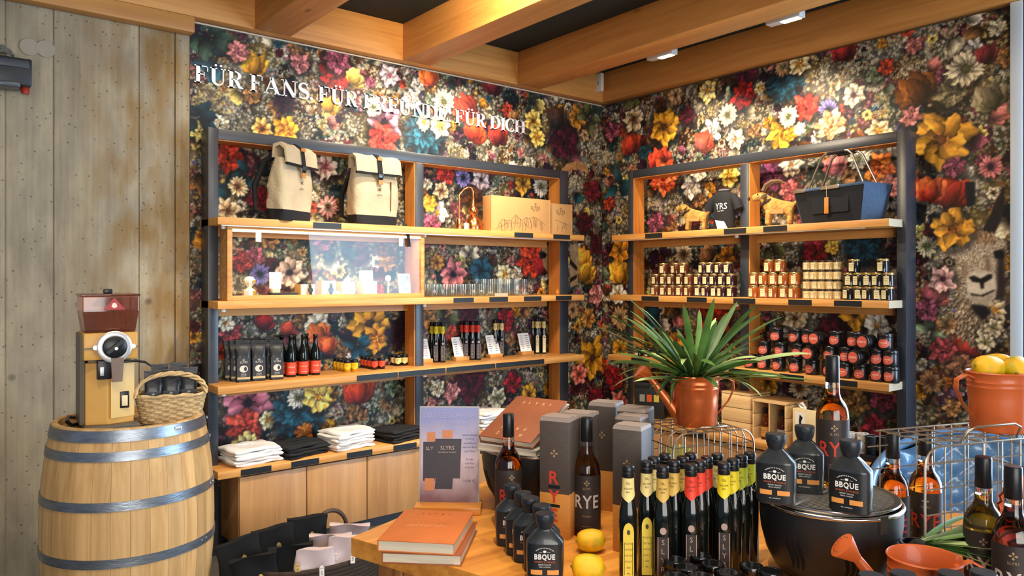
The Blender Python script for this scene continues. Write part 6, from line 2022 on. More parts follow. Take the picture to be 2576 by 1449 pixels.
# patterned drinking glasses in a black tray by the end post
TERR = mat('terrazzo_print', 'cfc6b6', 0.4, vary=0.9, vscale=120)
TRAYB = mat('tray_black', '17191b', 0.4)
u0, u1 = on_b(2118, 1140, 0.08), on_b(2232, 1150, 0.08)
t = thing('counter_tray', 'black tray holding patterned cups by the end post', 'tray', (BX + 0.10, BY - (u0 + u1) / 2, CT), -pi / 2)
w = u1 - u0
part('base', box_mesh('base', -w / 2, -0.06, 0, w / 2, 0.10, 0.008), TRAYB, t)
for n, b in (('rim_front', (-w / 2, -0.066, 0, w / 2, -0.06, 0.04)), ('rim_back', (-w / 2, 0.10, 0, w / 2, 0.106, 0.04)), ('rim_end', (-w / 2 - 0.006, -0.066, 0, -w / 2, 0.106, 0.04)), ('rim_end', (w / 2, -0.066, 0, w / 2 + 0.006, 0.106, 0.04))):
    part(n, box_mesh(n, *b, 0.001), TRAYB, t)
CUP = lathe_mesh('cup_wall', [(0.026, 0), (0.028, 0.003), (0.036, 0.135), (0.033, 0.135), (0.025, 0.012), (0.003, 0.010)], 20)
CRIM = MB(); CRIM.tube([(0.0345 * cos(2 * pi * i / 20), 0.0345 * sin(2 * pi * i / 20), 0.1355) for i in range(20)], 0.0015, 5, closed=True); CRIM = CRIM.mesh('rim', 60)
for k in range(4):
    t = thing('patterned_cup', '%s cup in the tray, %s from the whisky bottle' % (('pale speckled', 'pale speckled', 'black glazed', 'black glazed')[k], ORD[k]), 'cup', (BX + 0.10 + 0.03 * (k % 2), BY - (u0 + (u1 - u0) * (0.14 + 0.24 * k)), CT + 0.0085), 0.4 * k, 'cups in the black tray')
    part('cup_wall', CUP, TERR if k < 2 else TRAYB, t); part('rim', CRIM, COTW if k < 2 else GREY_PRINT, t)

# ------------------------------------------------------------------ oak barrel with the coffee grinder
BCX, BCY, BTOP = 0.835, 3.885, 0.955
BRIM, BBIL = 0.318, 0.368


def brad(z):
    f = (z - BTOP / 2) / (BTOP / 2)
    return BBIL - (BBIL - BRIM) * abs(f) ** 2.1


barrel = thing('oak_barrel', 'oak barrel with steel hoops in front of the concrete wall', 'barrel', (BCX, BCY, 0))
NS = 30
m = MB()
aw = 2 * pi / NS * 0.5 * 0.985
zs = [BTOP * i / 12 for i in range(13)]
rings = []
for z in zs:
    R = brad(z); r = R - 0.024
    rings.append([(R * sin(-aw), -R * cos(aw), z), (R * sin(-aw / 3) * 1.001, -R * cos(aw / 3) * 1.001, z), (R * sin(aw / 3) * 1.001, -R * cos(aw / 3) * 1.001, z), (R * sin(aw), -R * cos(aw), z), (r * sin(aw), -r * cos(aw), z), (r * sin(-aw), -r * cos(aw), z)])
m.loft(rings)
STV = m.mesh('stave', 30)
for k in range(NS):
    o = part('stave', STV, STAVE, barrel); o.rotation_euler = (0, 0, 2 * pi * (k + 0.5) / NS)
m = MB(); m.lathe([(BRIM - 0.024, BTOP - 0.055), (BRIM - 0.024, BTOP - 0.030)], 40); part('barrel_head', m.mesh('barrel_head', 40), wood('barrel_head_oak', 'c9a06a', 'a87a48', 'X'), barrel)
m = MB(); m.lathe([(BRIM - 0.024, 0.03), (BRIM - 0.024, 0.055)], 40); part('barrel_bottom', m.mesh('barrel_bottom', 40), wood('barrel_head_oak', 'c9a06a', 'a87a48', 'X'), barrel)
HOOP = mat('galvanised_hoop', '8d959e', 0.38, 0.85, vary=0.25, vscale=14, bump=0.12, bscale=40, stretch=(1, 1, 4))
for z0, z1 in ((0.900, 0.948), (0.820, 0.860), (0.612, 0.652), (0.372, 0.412), (0.11, 0.15), (0.01, 0.055)):
    m = MB(); m.lathe([(brad(z0) + 0.001, z0), (brad(z0) + 0.004, z0), (brad(z1) + 0.004, z1), (brad(z1) + 0.001, z1)], 56, cap0=False, cap1=False)
    h = part('hoop', m.mesh('hoop', 30), HOOP, barrel)
    for k in range(2):
        a = 0.35 + 0.1 * k + z0
        M4 = Matrix.Rotation(a, 4, 'Z') @ Matrix.Translation((0, -brad(z0) - 0.004, (z0 + z1) / 2)) @ Matrix.Rotation(pi / 2, 4, 'X')
        m = MB(); m.lathe([(0.007, 0), (0.006, 0.003), (0.002, 0.004)], 10, M=M4); part('rivet', m.mesh('rivet', 50), HOOP, h)
a0 = 0.42
m = MB(); m.arc(brad(0.925) + 0.0052, a0 - 0.055, a0 + 0.055, 0.910, 0.936, 4); pl = part('barrel_plate', m.mesh('barrel_plate'), mat('plate_pale', 'd2d6d8', 0.5), barrel, 'small pale maker plate')
m = MB(); m.arc(brad(0.925) + 0.0056, a0 - 0.040, a0 + 0.040, 0.919, 0.927, 4); part('stamped_line', m.mesh('stamped_line'), GREY_PRINT, pl)

# electric shop grinder standing on the barrel head
BH_Z = BTOP - 0.030
GX, GY = 0.735, 3.86
YEL = mat('grinder_yellow', 'c99748', 0.4, vary=0.08, vscale=6)
GRY = mat('grinder_grey', '6d6558', 0.5, 0.2)
g_t = thing('coffee_grinder', 'tall yellow shop coffee grinder with a smoky hopper on the barrel', 'grinder', (GX, GY, BH_Z), face(GX, GY) * 0.9 + 0.10)
part('base_foot', box_mesh('base_foot', -0.105, -0.13, 0, 0.115, 0.15, 0.022, 0.006), GRY, g_t)
m = MB(); m.prism([(-0.098, -0.07), (-0.012, -0.098), (0.098, -0.07), (0.098, 0.13), (-0.098, 0.13)], 0.022, 0.30); part('lower_body', m.mesh('lower_body', None, 0.004), YEL, g_t)
m = MB(); m.prism([(-0.118, -0.05), (-0.0985, -0.06), (-0.0985, 0.135), (-0.118, 0.12)], 0.022, 0.43)
part('side_cover', m.mesh('side_cover', None, 0.003), GRY, g_t, 'grey side cover')
m = MB(); m.prism([(0.0, -0.105), (0.10, -0.070), (0.10, -0.067), (0.0, -0.10)], 0.05, 0.295); part('chute_guard', m.mesh('chute_guard'), mat('guard_cream', 'd8b46c', 0.3), g_t)
part('head', box_mesh('head', -0.108, -0.115, 0.315, 0.108, 0.13, 0.435, 0.006), YEL, g_t)
part('head_lip', box_mesh('head_lip', -0.110, -0.120, 0.365, 0.110, -0.114, 0.371), GRY, g_t)
part('neck', box_mesh('neck', -0.085, -0.06, 0.298, 0.085, 0.11, 0.318), GRY, g_t)
RX = Matrix.Rotation(pi / 2, 4, 'X')
m = MB(); m.lathe([(0.070, 0), (0.071, 0.003), (0.071, 0.010), (0.066, 0.013), (0.052, 0.013), (0.050, 0.010)], 32, M=Matrix.Translation((0.012, -0.121, 0.372)) @ RX); dial = part('grind_dial', m.mesh('grind_dial', 40), mat('dial_steel', 'd6d4d0', 0.3, 0.6), g_t, 'steel setting ring')
m = MB(); m.lathe([(0.049, 0.008), (0.049, 0.016), (0.045, 0.019), (0.003, 0.019)], 28, M=Matrix.Translation((0.012, -0.121, 0.372)) @ RX); part('knob', m.mesh('knob', 40), CAPB, dial, 'black knob')
m = MB(); m.lathe([(0.009, 0.028), (0.007, 0.031)], 14, M=Matrix.Translation((0.016, -0.121, 0.366)) @ RX); part('screw', m.mesh('screw', 40), STEEL, dial)
m = MB(); m.box(-0.043, -0.011, 0.019, 0.040, 0.011, 0.029, Matrix.Translation((0.012, -0.121, 0.372)) @ RX @ Matrix.Rotation(0.7, 4, 'Z')); part('knob_grip', m.mesh('knob_grip', None, 0.003), CAPB, dial, 'black grip bar')
for s in (-1, 1):
    m = MB(); m.lathe([(0.011, 0), (0.012, 0.003), (0.011, 0.009)], 12, M=Matrix.Translation((0.012 + s * 0.075, -0.121, 0.372)) @ RX); part('ring_lug', m.mesh('ring_lug', 40), mat('dial_steel', 'd6d4d0'), dial)
HOP = thin_glass('hopper_smoke', 'd6aca2', 1.3, 1.5, 0.05)
m = MB(); m.loft([[(-0.10, -0.10, 0.436), (0.10, -0.10, 0.436), (0.10, 0.11, 0.436), (-0.10, 0.11, 0.436)], [(-0.112, -0.118, 0.53), (0.112, -0.118, 0.53), (0.112, 0.125, 0.53), (-0.112, 0.125, 0.53)],
                   [(-0.112, -0.118, 0.598), (0.112, -0.118, 0.598), (0.112, 0.125, 0.598), (-0.112, 0.125, 0.598)]]); hp = part('hopper', m.mesh('hopper', None, 0.004), HOP, g_t, 'smoky see-through bean hopper')
part('hopper_lid', box_mesh('hopper_lid', -0.118, -0.124, 0.599, 0.118, 0.130, 0.608, 0.003), HOP, g_t)
part('lid_knob', box_mesh('lid_knob', -0.018, -0.02, 0.608, 0.018, 0.02, 0.630, 0.005), CAPB, g_t)
m = MB(); M4 = Matrix.Translation((0.012, -0.1205, 0.560)) @ RX
m.prism([(-0.044, -0.022), (0.044, -0.022), (0.0, 0.032)], 0, 0.001, M4); em = part('hopper_emblem', m.mesh('hopper_emblem'), mat('emblem_red', 'a02c30', 0.4), g_t, 'red triangular emblem')
m = MB(); m.prism([(-0.012, -0.008), (0.0, -0.016), (0.012, -0.008), (0.006, 0.008), (-0.006, 0.008)], 0.0011, 0.0016, M4); part('emblem_mark', m.mesh('emblem_mark'), mat('print_rosewhite', 'f0cfc0'), em)
# outlet spout and lever
part('spout_block', box_mesh('spout_block', -0.055, -0.118, 0.228, 0.0, -0.075, 0.314, 0.005), CAPB, g_t, 'black spout block')
m = MB(); m.loft([[(-0.005, -0.135, 0.325), (0.050, -0.135, 0.325), (0.050, -0.10, 0.325), (-0.005, -0.10, 0.325)], [(0.002, -0.130, 0.215), (0.044, -0.130, 0.215), (0.044, -0.102, 0.215), (0.002, -0.102, 0.215)]]); part('spout', m.mesh('spout', None, 0.003), mat('spout_plastic', '9a8478', 0.15, trans=0.4), g_t, 'cloudy plastic spout')
m = MB(); m.tube([(0.05, -0.11, 0.302), (0.10, -0.115, 0.304), (0.14, -0.112, 0.294), (0.165, -0.105, 0.275)], [0.006, 0.006, 0.005, 0.004], 8); part('lever', m.mesh('lever', 60), CAPB, g_t, 'black bag lever')
part('bag_clip', box_mesh('bag_clip', -0.045, -0.125, 0.245, -0.030, -0.118, 0.285, 0.002), mat('dial_steel', 'd6d4d0'), g_t)
sw = part('switch_plate', box_mesh('switch_plate', 0.038, -0.094, 0.090, 0.076, -0.082, 0.165, 0.003), CAPB, g_t); sw.rotation_euler = (0, 0, 0.0)
part('rocker', box_mesh('rocker', 0.045, -0.098, 0.100, 0.069, -0.094, 0.148, 0.003), CREAMB, sw, 'cream rocker switch')

# black tray cloth under it and the wicker basket
t = thing('black_mat', 'black mat on the barrel head before the grinder', 'mat', (0.80, 3.735, BH_Z), 0.1)
part('sheet', box_mesh('sheet', -0.08, -0.055, 0, 0.10, 0.012, 0.006, 0.002), BLACK_FABRIC, t)
part('hem', box_mesh('hem', -0.082, -0.058, 0, 0.102, -0.055, 0.008, 0.001), BLACK_FABRIC, t)

WCX, WCY = 1.000, 3.825
WICK = mat('wicker', 'c5a878', 0.7, vary=0.3, vscale=40, bump=0.3, bscale=60)
wk = thing('wicker_basket', 'pale wicker basket with an arched handle on the barrel', 'basket', (WCX, WCY, BH_Z), radians(-14))
WA, WBD, WH = 0.122, 0.084, 0.130


def wpt(a, z, off=0.0, top=1.22):
    f = z / WH
    k = 1 + (top - 1) * f
    ca, sa = cos(a), sin(a)
    q = (abs(ca) ** 4 + abs(sa) ** 4) ** -0.25
    return Vector(((WA * k + off) * q * ca, (WBD * k + off) * q * sa, z))


m = MB()
NR = 11
for r in range(NR):
    z = 0.008 + (WH - 0.012) * r / (NR - 1)
    n = 56
    m.tube([wpt(2 * pi * i / n, z, 0.0035 * (1 if (i // 2 + r) % 2 else -1)) for i in range(n)], 0.0062, 5, closed=True)
part('weave', m.mesh('weave', 60), WICK, wk, stuff=True)
m = MB()
for i in range(28):
    a = 2 * pi * i / 28
    m.tube([wpt(a, 0.0), wpt(a, WH)], 0.003, 5)
part('uprights', m.mesh('uprights', 60), WICK, wk, stuff=True)
m = MB(); m.prism([tuple(wpt(2 * pi * i / 28, 0.0)[:2]) for i in range(28)], 0.0, 0.008); part('bottom', m.mesh('bottom'), WICK, wk)
m = MB()
n = 60
m.tube([wpt(2 * pi * i / n, WH + 0.004 * sin(i * 1.2), 0.004 * cos(i * 1.2)) for i in range(n)], 0.008, 6, closed=True); part('rim', m.mesh('rim', 60), WICK, wk, 'plaited rim')
m = MB()
for ph in (0, 2.1, 4.2):
    pts = []
    for i in range(41):
        f = i / 40; a = pi * f
        x = -cos(a) * 0.150; z = WH + 0.0 + sin(a) ** 0.8 * 0.10
        tw = ph + i * 0.55
        pts.append((x + 0.005 * cos(tw), -0.078 + 0.007 * sin(tw) + 0.02 * sin(a), z + 0.007 * cos(tw)))
    m.tube(pts, 0.0065, 5)
part('handle', m.mesh('handle', 60), WICK, wk, 'twisted arched handle')
for k, (dx, dy, rz, hh) in enumerate(((-0.078, -0.022, 0.05, 1.0), (0.000, -0.024, -0.03, 1.02), (0.078, -0.022, -0.05, 1.04), (-0.050, 0.040, 0.08, 1.1), (0.032, 0.040, 0.0, 1.12))):
    c, s = cos(radians(-14)), sin(radians(-14))
    pouch('black coffee pouch in the wicker basket, %s in the %s row' % (ORD[k if k < 3 else k - 3], 'front' if k < 3 else 'back'), (WCX + c * dx - s * dy, WCY + s * dx + c * dy, BH_Z + 0.009), radians(-14) + rz, 'coffee pouches in the wicker basket', (0.94, 0.85, hh), 'basket_pouch')
# a few loose pouches behind the basket
t = thing('grinder_cable', 'black power cable behind the grinder on the barrel rim', 'cable', (BCX, BCY, 0))
m = MB(); m.tube([(-0.20, 0.06, BTOP - 0.02), (-0.24, 0.0, BTOP - 0.015), (-0.262, -0.02, BTOP + 0.008), (-0.24, 0.10, BTOP + 0.01), (-0.16, 0.20, BTOP - 0.02)], 0.008, 8); part('lead', m.mesh('lead', 60), CAPB, t)
m = MB(); m.lathe([(0.014, 0), (0.016, 0.004), (0.012, 0.03)], 12, (-0.16, 0.20)); o = part('plug', m.mesh('plug', 50), CAPB, t); o.location = (0, 0, BTOP - 0.030)

# ------------------------------------------------------------------ gift pouches in a basket on the floor
VELV = mat('black_velvet', '0b0c0e', 0.9, vary=0.3, vscale=10)
ROSEP = mat('rose_satin', 'cdb8b6', 0.55, vary=0.15, vscale=10)
PZ = 0.30


def pouch_bag(w, d, h, seed, fold):
    r = random.Random(seed); ph = [r.uniform(0, 6) for _ in range(5)]
    m = MB(); rings = []
    for j in range(18):
        f = j / 17
        ring = []
        for i in range(24):
            a = 2 * pi * i / 24; ca, sa = cos(a), sin(a)
            q = (abs(ca) ** 6 + abs(sa) ** 6) ** (-1 / 6)
            hd = d / 2 * (1 - 0.6 * f) * (1 + 0.16 * sin(a * 4 + f * 6 + ph[0]) + 0.12 * sin(a * 7 - f * 15 + ph[3]))
            hw = w / 2 * (1 + 0.05 * sin(f * 8 + ph[1]) - 0.05 * f)
            bend = fold * max(0, f - 0.55) ** 1.5
            ring.append((hw * q * ca, hd * q * sa - bend * h * 0.9, h * f * (1 - 0.25 * fold * f * f) + 0.006 * sin(a * 3 + ph[2]) * f))
        rings.append(ring)
    m.loft(rings)
    return m.mesh('pouch_body', 60)


PBM = [pouch_bag(0.22, 0.08, 0.30, 1, 0.0), pouch_bag(0.22, 0.085, 0.29, 2, 0.55), pouch_bag(0.20, 0.08, 0.27, 3, 0.35)]
m = MB(); m.prism([(-0.011, 0), (0.011, 0), (0.011, 0.048), (0.004, 0.058), (-0.004, 0.058), (-0.011, 0.048)], 0, 0.002, Matrix.Rotation(pi / 2, 4, 'X')); PTAG = m.mesh('hang_tag')
m = MB(); add_text(m, 'S', 0.018, 0, 0.022, -0.0024); add_text(m, 'ALM', 0.006, 0, 0.044, -0.0024); PTXT = m.mesh('lettering')
# the low round basket they stand in
q = at_z(720, 1449, 0.30)
FBX, FBY = 1.72, 3.70
fb = thing('floor_basket', 'dark basket with a bent wooden handle full of gift pouches on the floor', 'basket', (FBX, FBY, 0), 0.1)
m = MB()
for k in range(8):
    m.tube([((0.34 + 0.006 * k) * cos(2 * pi * i / 40), (0.20 + 0.005 * k) * sin(2 * pi * i / 40), 0.015 + 0.022 * k) for i in range(40)], 0.013, 6, closed=True)
part('wall', m.mesh('wall', 60), mat('basket_brown', '3a2a1e', 0.8, vary=0.3, vscale=30), fb, stuff=True)
m = MB(); m.lathe([(0.34, 0.0), (0.34, 0.012)], 40, ry=0.60); part('bottom', m.mesh('bottom'), mat('basket_brown', '3a2a1e'), fb)
m = MB(); m.tube([(0.16 + 0.11 * cos(a), 0.20, 0.18 + 0.125 * sin(a)) for a in [pi * i / 20 for i in range(21)]], 0.012, 8); part('handle', m.mesh('handle', 60), mat('handle_wood', '4a382c', 0.6), fb, 'bent wooden handle')
PLIST = ((626, 1350, 0, 'k', 0.06, 'tilted, leftmost of the black pouches', -0.42, 0.10), (700, 1340, 0, 'k', 0.14, 'behind the front two', -0.22, 0.14), (772, 1328, 0, 'k', 0.19, 'tallest, squarest of the black pouches', 0.0, 0.12), (652, 1400, 1, 'k', -0.08, 'slumped beside the barrel', -0.25, -0.02),
         (736, 1392, 1, 'k', -0.06, 'slumped in front, beside the pale ones', -0.10, -0.04), (866, 1348, 1, 'r', 0.12, 'the highest, touching the table corner', 0.20, 0.10), (822, 1384, 1, 'r', 0.0, 'folded over in the middle', 0.12, 0.03), (868, 1408, 2, 'r', -0.11, 'square label, before the others', 0.05, -0.06), (792, 1436, 2, 'r', -0.18, 'lowest, at the front edge', 0.0, -0.05))
for k, (px, py, sh, c, dy, what, ry_, rx_) in enumerate(PLIST):
    y = FBY + dy
    p = at_y(px, py, y)
    h = (0.30, 0.23, 0.24)[sh]
    t = thing('gift_pouch', '%s gift pouch in the floor basket, %s' % ('black velvet' if c == 'k' else 'pale rose', what), 'pouch', (p.x, y, max(0.02, p.z - h)), face(p.x, y) * 0.8, 'gift pouches in the floor basket')
    t.rotation_euler = (rx_, ry_ * 0.5, face(p.x, y) * 0.8)
    part('pouch_body', PBM[sh], VELV if c == 'k' else ROSEP, t)
    o = part('hang_tag', PTAG, mat('tag_gold', 'd2b46a', 0.35, 0.4) if c == 'k' else mat('tag_white', 'e6dcd6', 0.5), t, 'gold bottle-shaped tag' if c == 'k' else 'small white label')
    o.location = (0.02, -0.056 - 0.10 * (sh > 0), h * 0.60); l = part('lettering', PTXT, PRINT_DARK, o)

# ------------------------------------------------------------------ the oak table in front
TZ = 0.880
TP0 = Vector((0.972, 1.914)); TU = Vector((0.262, -0.965)); TV = Vector((0.940, 0.340))
tc = [TP0, TP0 + TU * 1.75, TP0 + TU * 1.75 + TV * 1.25, TP0 + TV * 1.25]
table = thing('display_table', 'honey coloured oak table in front with sauces, bottles and grills', 'table', (0, 0, 0))
NPL = 6
for k in range(NPL):       # the planks of the top
    a, b = k / NPL, (k + 1) / NPL
    e = 0.0006
    q = [TP0 + TV * (1.25 * a + e), TP0 + TU * 1.75 + TV * (1.25 * a + e), TP0 + TU * 1.75 + TV * (1.25 * b - e), TP0 + TV * (1.25 * b - e)]
    part('top_plank', MB().prism([tuple(v) for v in q], TZ - 0.052, TZ - 0.0002 * (k % 2)).mesh('top_plank', None, 0.0015), TABLE_W, table)
for a, b in ((0.10, 0.10), (1.15, 0.10), (0.10, 1.60), (1.15, 1.60)):
    c = TP0 + TV * a + TU * b
    q = [c + TV * sx * 0.045 + TU * sy * 0.045 for sx, sy in ((-1, -1), (-1, 1), (1, 1), (1, -1))]
    part('leg', MB().prism([tuple(v) for v in q], 0.0, TZ - 0.053).mesh('leg', None, 0.004), wood('table_oak_dark', 'a9703a', '7a4a22', 'Z'), table)
for (a0, b0), (a1, b1) in (((0.14, 0.06), (1.11, 0.09)), ((0.14, 1.61), (1.11, 1.64)), ((0.06, 0.15), (0.09, 1.55)), ((1.16, 0.15), (1.19, 1.55))):
    q = [TP0 + TV * a + TU * b for a, b in ((a0, b0), (a0, b1), (a1, b1), (a1, b0))]
    part('apron', MB().prism([tuple(v) for v in q], TZ - 0.14, TZ - 0.053).mesh('apron'), wood('table_oak_dark', 'a9703a', '7a4a22', 'Z'), table)

# ------------------------------------------------------------------ sauce bottles
def flat_bottle(name):
    m = MB()
    prof = [(0.040, 0.026, 0.0), (0.0435, 0.028, 0.005), (0.0455, 0.029, 0.05), (0.0455, 0.029, 0.092), (0.0435, 0.028, 0.098), (0.026, 0.019, 0.117), (0.0155, 0.0145, 0.126), (0.0145, 0.014, 0.134)]
    rings = []
    for a, b, z in prof:
        rings.append([(a * (abs(cos(t)) ** 0.55) * (1 if cos(t) >= 0 else -1), b * (abs(sin(t)) ** 0.7) * (1 if sin(t) >= 0 else -1), z) for t in [2 * pi * i / 32 for i in range(32)]])
    m.loft(rings)
    return m.mesh(name, 40)


SAUCE = flat_bottle('bottle_body')
SCAP = lathe_mesh('cap', [(0.0145, 0.121), (0.0165, 0.124), (0.0205, 0.134), (0.0232, 0.146), (0.0236, 0.156), (0.0222, 0.160), (0.003, 0.1605)], 24)
SCLIP = MB().box(-0.006, -0.0246, 0.150, 0.006, -0.0225, 0.156).mesh('cap_tab')


def sauce_front(x, z):
    """depth of the bottle's front face"""
    c = min(0.999, (abs(x) / 0.0455) ** (1 / 0.55))
    return -0.0291 * (math.sqrt(1 - c * c)) ** 0.7


m = MB(); nx = 14
vs = []
for j, z in enumerate((0.005, 0.0935)):
    for i in range(nx + 1):
        x = -0.040 + 0.080 * i / nx
        vs.append((x, sauce_front(x, z) - 0.0007, z))
m.add(vs, [(i, i + 1, nx + 2 + i, nx + 1 + i) for i in range(nx)]); SLAB = m.mesh('label', 60)


def on_front(mb_fn):
    m = MB(); mb_fn(m)
    m.v = [(x, sauce_front(x, z) - 0.0012 + (y or 0), z) for x, y, z in m.v]
    return m


def sauce_white(m):
    add_text(m, 'BBQUE', 0.0155, 0, 0.0640, 0, bold=0.03, wide=0.84, spacing=1.12)
    add_text(m, 'SMOKY SAUCE', 0.0032, 0, 0.0465, 0); add_text(m, 'FEIN & WÜRZIG', 0.0032, 0, 0.0415, 0)
    add_text(m, '400 ml BARBECUE', 0.0022, 0, 0.016, 0)
    for i in range(13):      # small arc of lettering at the head, as strokes
        a = pi * (0.22 + 0.56 * i / 12)
        x, z = 0.026 * cos(a), 0.068 + 0.018 * sin(a)
        m.add([(x - 0.0009, 0, z - 0.001), (x + 0.0009, 0, z - 0.001), (x + 0.0009, 0, z + 0.001), (x - 0.0009, 0, z + 0.001)], [(0, 1, 2, 3)])
    for s in (-1, 1):
        m.add([(s * 0.006, 0, 0.0755), (s * 0.013, 0, 0.0755), (s * 0.013, 0, 0.0762), (s * 0.006, 0, 0.0762)], [(0, 1, 2, 3)])
    m.add([(0.0042 * cos(2 * pi * i / 8), 0, 0.0775 + 0.0030 * sin(2 * pi * i / 8)) for i in range(8)], [tuple(range(8))])


STXT = on_front(sauce_white).mesh('lettering')
STX2 = on_front(lambda m: add_text(m, 'WHISKY & VANILLE', 0.0042, 0, 0.0530, 0, bold=0.02)).mesh('flavour_line')


def sauce_bar(m):
    n = 10
    for x0, x1 in ((-0.033, -0.006), (0.006, 0.033)):
        b = len(m.v)
        for i in range(n + 1):
            x = x0 + (x1 - x0) * i / n
            m.v += [(x, 0, 0.023), (x, 0, 0.034)]
        m.f += [(b + 2 * i, b + 2 * i + 2, b + 2 * i + 3, b + 2 * i + 1) for i in range(n)]
    b = len(m.v)
    m.v += [(0.0055 * cos(2 * pi * i / 12), 0, 0.0285 + 0.007 * sin(2 * pi * i / 12)) for i in range(12)]


SBAR = on_front(sauce_bar)
SBAR.v = SBAR.v[:-12]
SBAR = SBAR.mesh('orange_bar')
PLAST = mat('sauce_plastic', '2b2f32', 0.30, 0.1, coat=0.3)
SLM = mat('sauce_label', '15191c', 0.42)
CAPBL = mat('sauce_cap', '1d242c', 0.4)
PRW = mat('print_white', 'e6e4de', 0.6)
PRO = mat('print_orange', 'd9924a', 0.6)
PRR = mat('print_rust', 'a8512c', 0.6)


def sauce(label, x, y, z, rz, group):
    t = thing('sauce_bottle', label, 'bottle', (x, y, z), rz, group)
    part('bottle_body', SAUCE, PLAST, t)
    c = part('cap', SCAP, CAPBL, t); part('cap_tab', SCLIP, CAPBL, c)
    l = part('label', SLAB, SLM, t)
    part('lettering', STXT, PRW, l); part('flavour_line', STX2, PRR, l); part('orange_bar', SBAR, PRO, l)


for k, (px, py, dz) in enumerate(((1371, 1290, -0.02), (1363, 1270, -0.12), (1334, 1251, -0.05), (1315, 1238, -0.10), (1288, 1219, 0.0))):
    q = at_z(px, py, TZ + 0.16)
    k2 = (0, 0, 0, 0, 0)[k]
    sauce('black sauce bottle on the table, %s in the row from the front' % ORD[k], q.x, q.y, TZ, face(q.x, q.y) + dz, 'sauce bottles in a row on the table')

# ------------------------------------------------------------------ whisky bottles and their cartons
WB_GLASS = lathe_mesh('glass', [(0.035, 0), (0.0385, 0.004), (0.039, 0.02), (0.039, 0.178), (0.037, 0.194), (0.031, 0.210), (0.022, 0.222), (0.0175, 0.234), (0.0168, 0.262), (0.0150, 0.290), (0.0148, 0.318)], 28)
WB_LIQ = lathe_mesh('whisky', [(0.032, 0.006), (0.0362, 0.010), (0.0365, 0.177), (0.0345, 0.192), (0.0285, 0.207), (0.0195, 0.219), (0.0150, 0.233), (0.0145, 0.246)], 24)
WB_CAP = lathe_mesh('capsule', [(0.0162, 0.262), (0.0172, 0.264), (0.0166, 0.300), (0.0166, 0.326), (0.0150, 0.329), (0.003, 0.3295)], 22)
WB_LAB = MB().arc(0.0394, -1.75, 1.75, 0.018, 0.172, 26).mesh('label', 60)
GL_CLEAR = mat('bottle_clear', 'fff8ee', 0.0, trans=1.0, ior=1.45)
LIQ = {'amber': mat('whisky_amber_deep', 'e08a24', 0.0, trans=1.0, ior=1.33), 'rose': mat('whisky_rose', '9a3a28', 0.0, trans=1.0, ior=1.33), 'gold': mat('whisky_gold', 'f0b040', 0.0, trans=1.0, ior=1.33)}
LAB_BROWN = mat('label_rye', '2b2422', 0.55)


def rye_text(scale=0.036, z=0.100):
    m = MB(); add_text(m, 'RYE', scale, 0, z, R=0.0398, bold=0.012, wide=0.84, spacing=1.08)
    return m.mesh('lettering')


RYET = rye_text()
m = MB(); emblem(m, 0, 0.152, 0.016, R=0.0398); add_text(m, 'SLYRS', 0.006, 0, 0.137, R=0.0398); add_text(m, 'WHISKY', 0.005, 0, 0.060, R=0.0398); add_text(m, 'BAYERN 0,7 L', 0.0035, 0, 0.032, R=0.0398); RYE2 = m.mesh('small_lettering')


def whisky(label, x, y, z, rz, liq='amber', ink='white', s=1.0):
    t = thing('whisky_bottle', label, 'bottle', (x, y, z), rz, 'whisky bottles', s)
    part('glass', WB_GLASS, GL_CLEAR, t); part('whisky', WB_LIQ, LIQ[liq], t); part('capsule', WB_CAP, CAPB, t)
    l = part('label', WB_LAB, LAB_BROWN, t)
    part('word_print', RYET, mat('print_grey_white', 'b9b4ac', 0.6) if ink == 'white' else mat('print_red', 'c23a2a', 0.6), l)
    part('small_lettering', RYE2, mat('print_gold', '9a8260', 0.6), l)


q = at_d(1279, 1300, 2.19); whisky('whisky bottle with red lettering behind the row of sauce bottles', q.x, q.y, TZ, face(q.x, q.y) + 0.25, 'amber', 'red')
q = at_z(1476, 1342, TZ); whisky('whisky bottle with large pale lettering beside the tall carton and the lemons', q.x, q.y, TZ, face(q.x, q.y), 'amber', 'white')
CART = mat('carton_brown', '4a423d', 0.55, vary=0.15, vscale=40, stretch=(1, 1, 6))
CARTW = mat('carton_wood', 'c08038', 0.55, vary=0.12, vscale=30, stretch=(1, 1, 8))


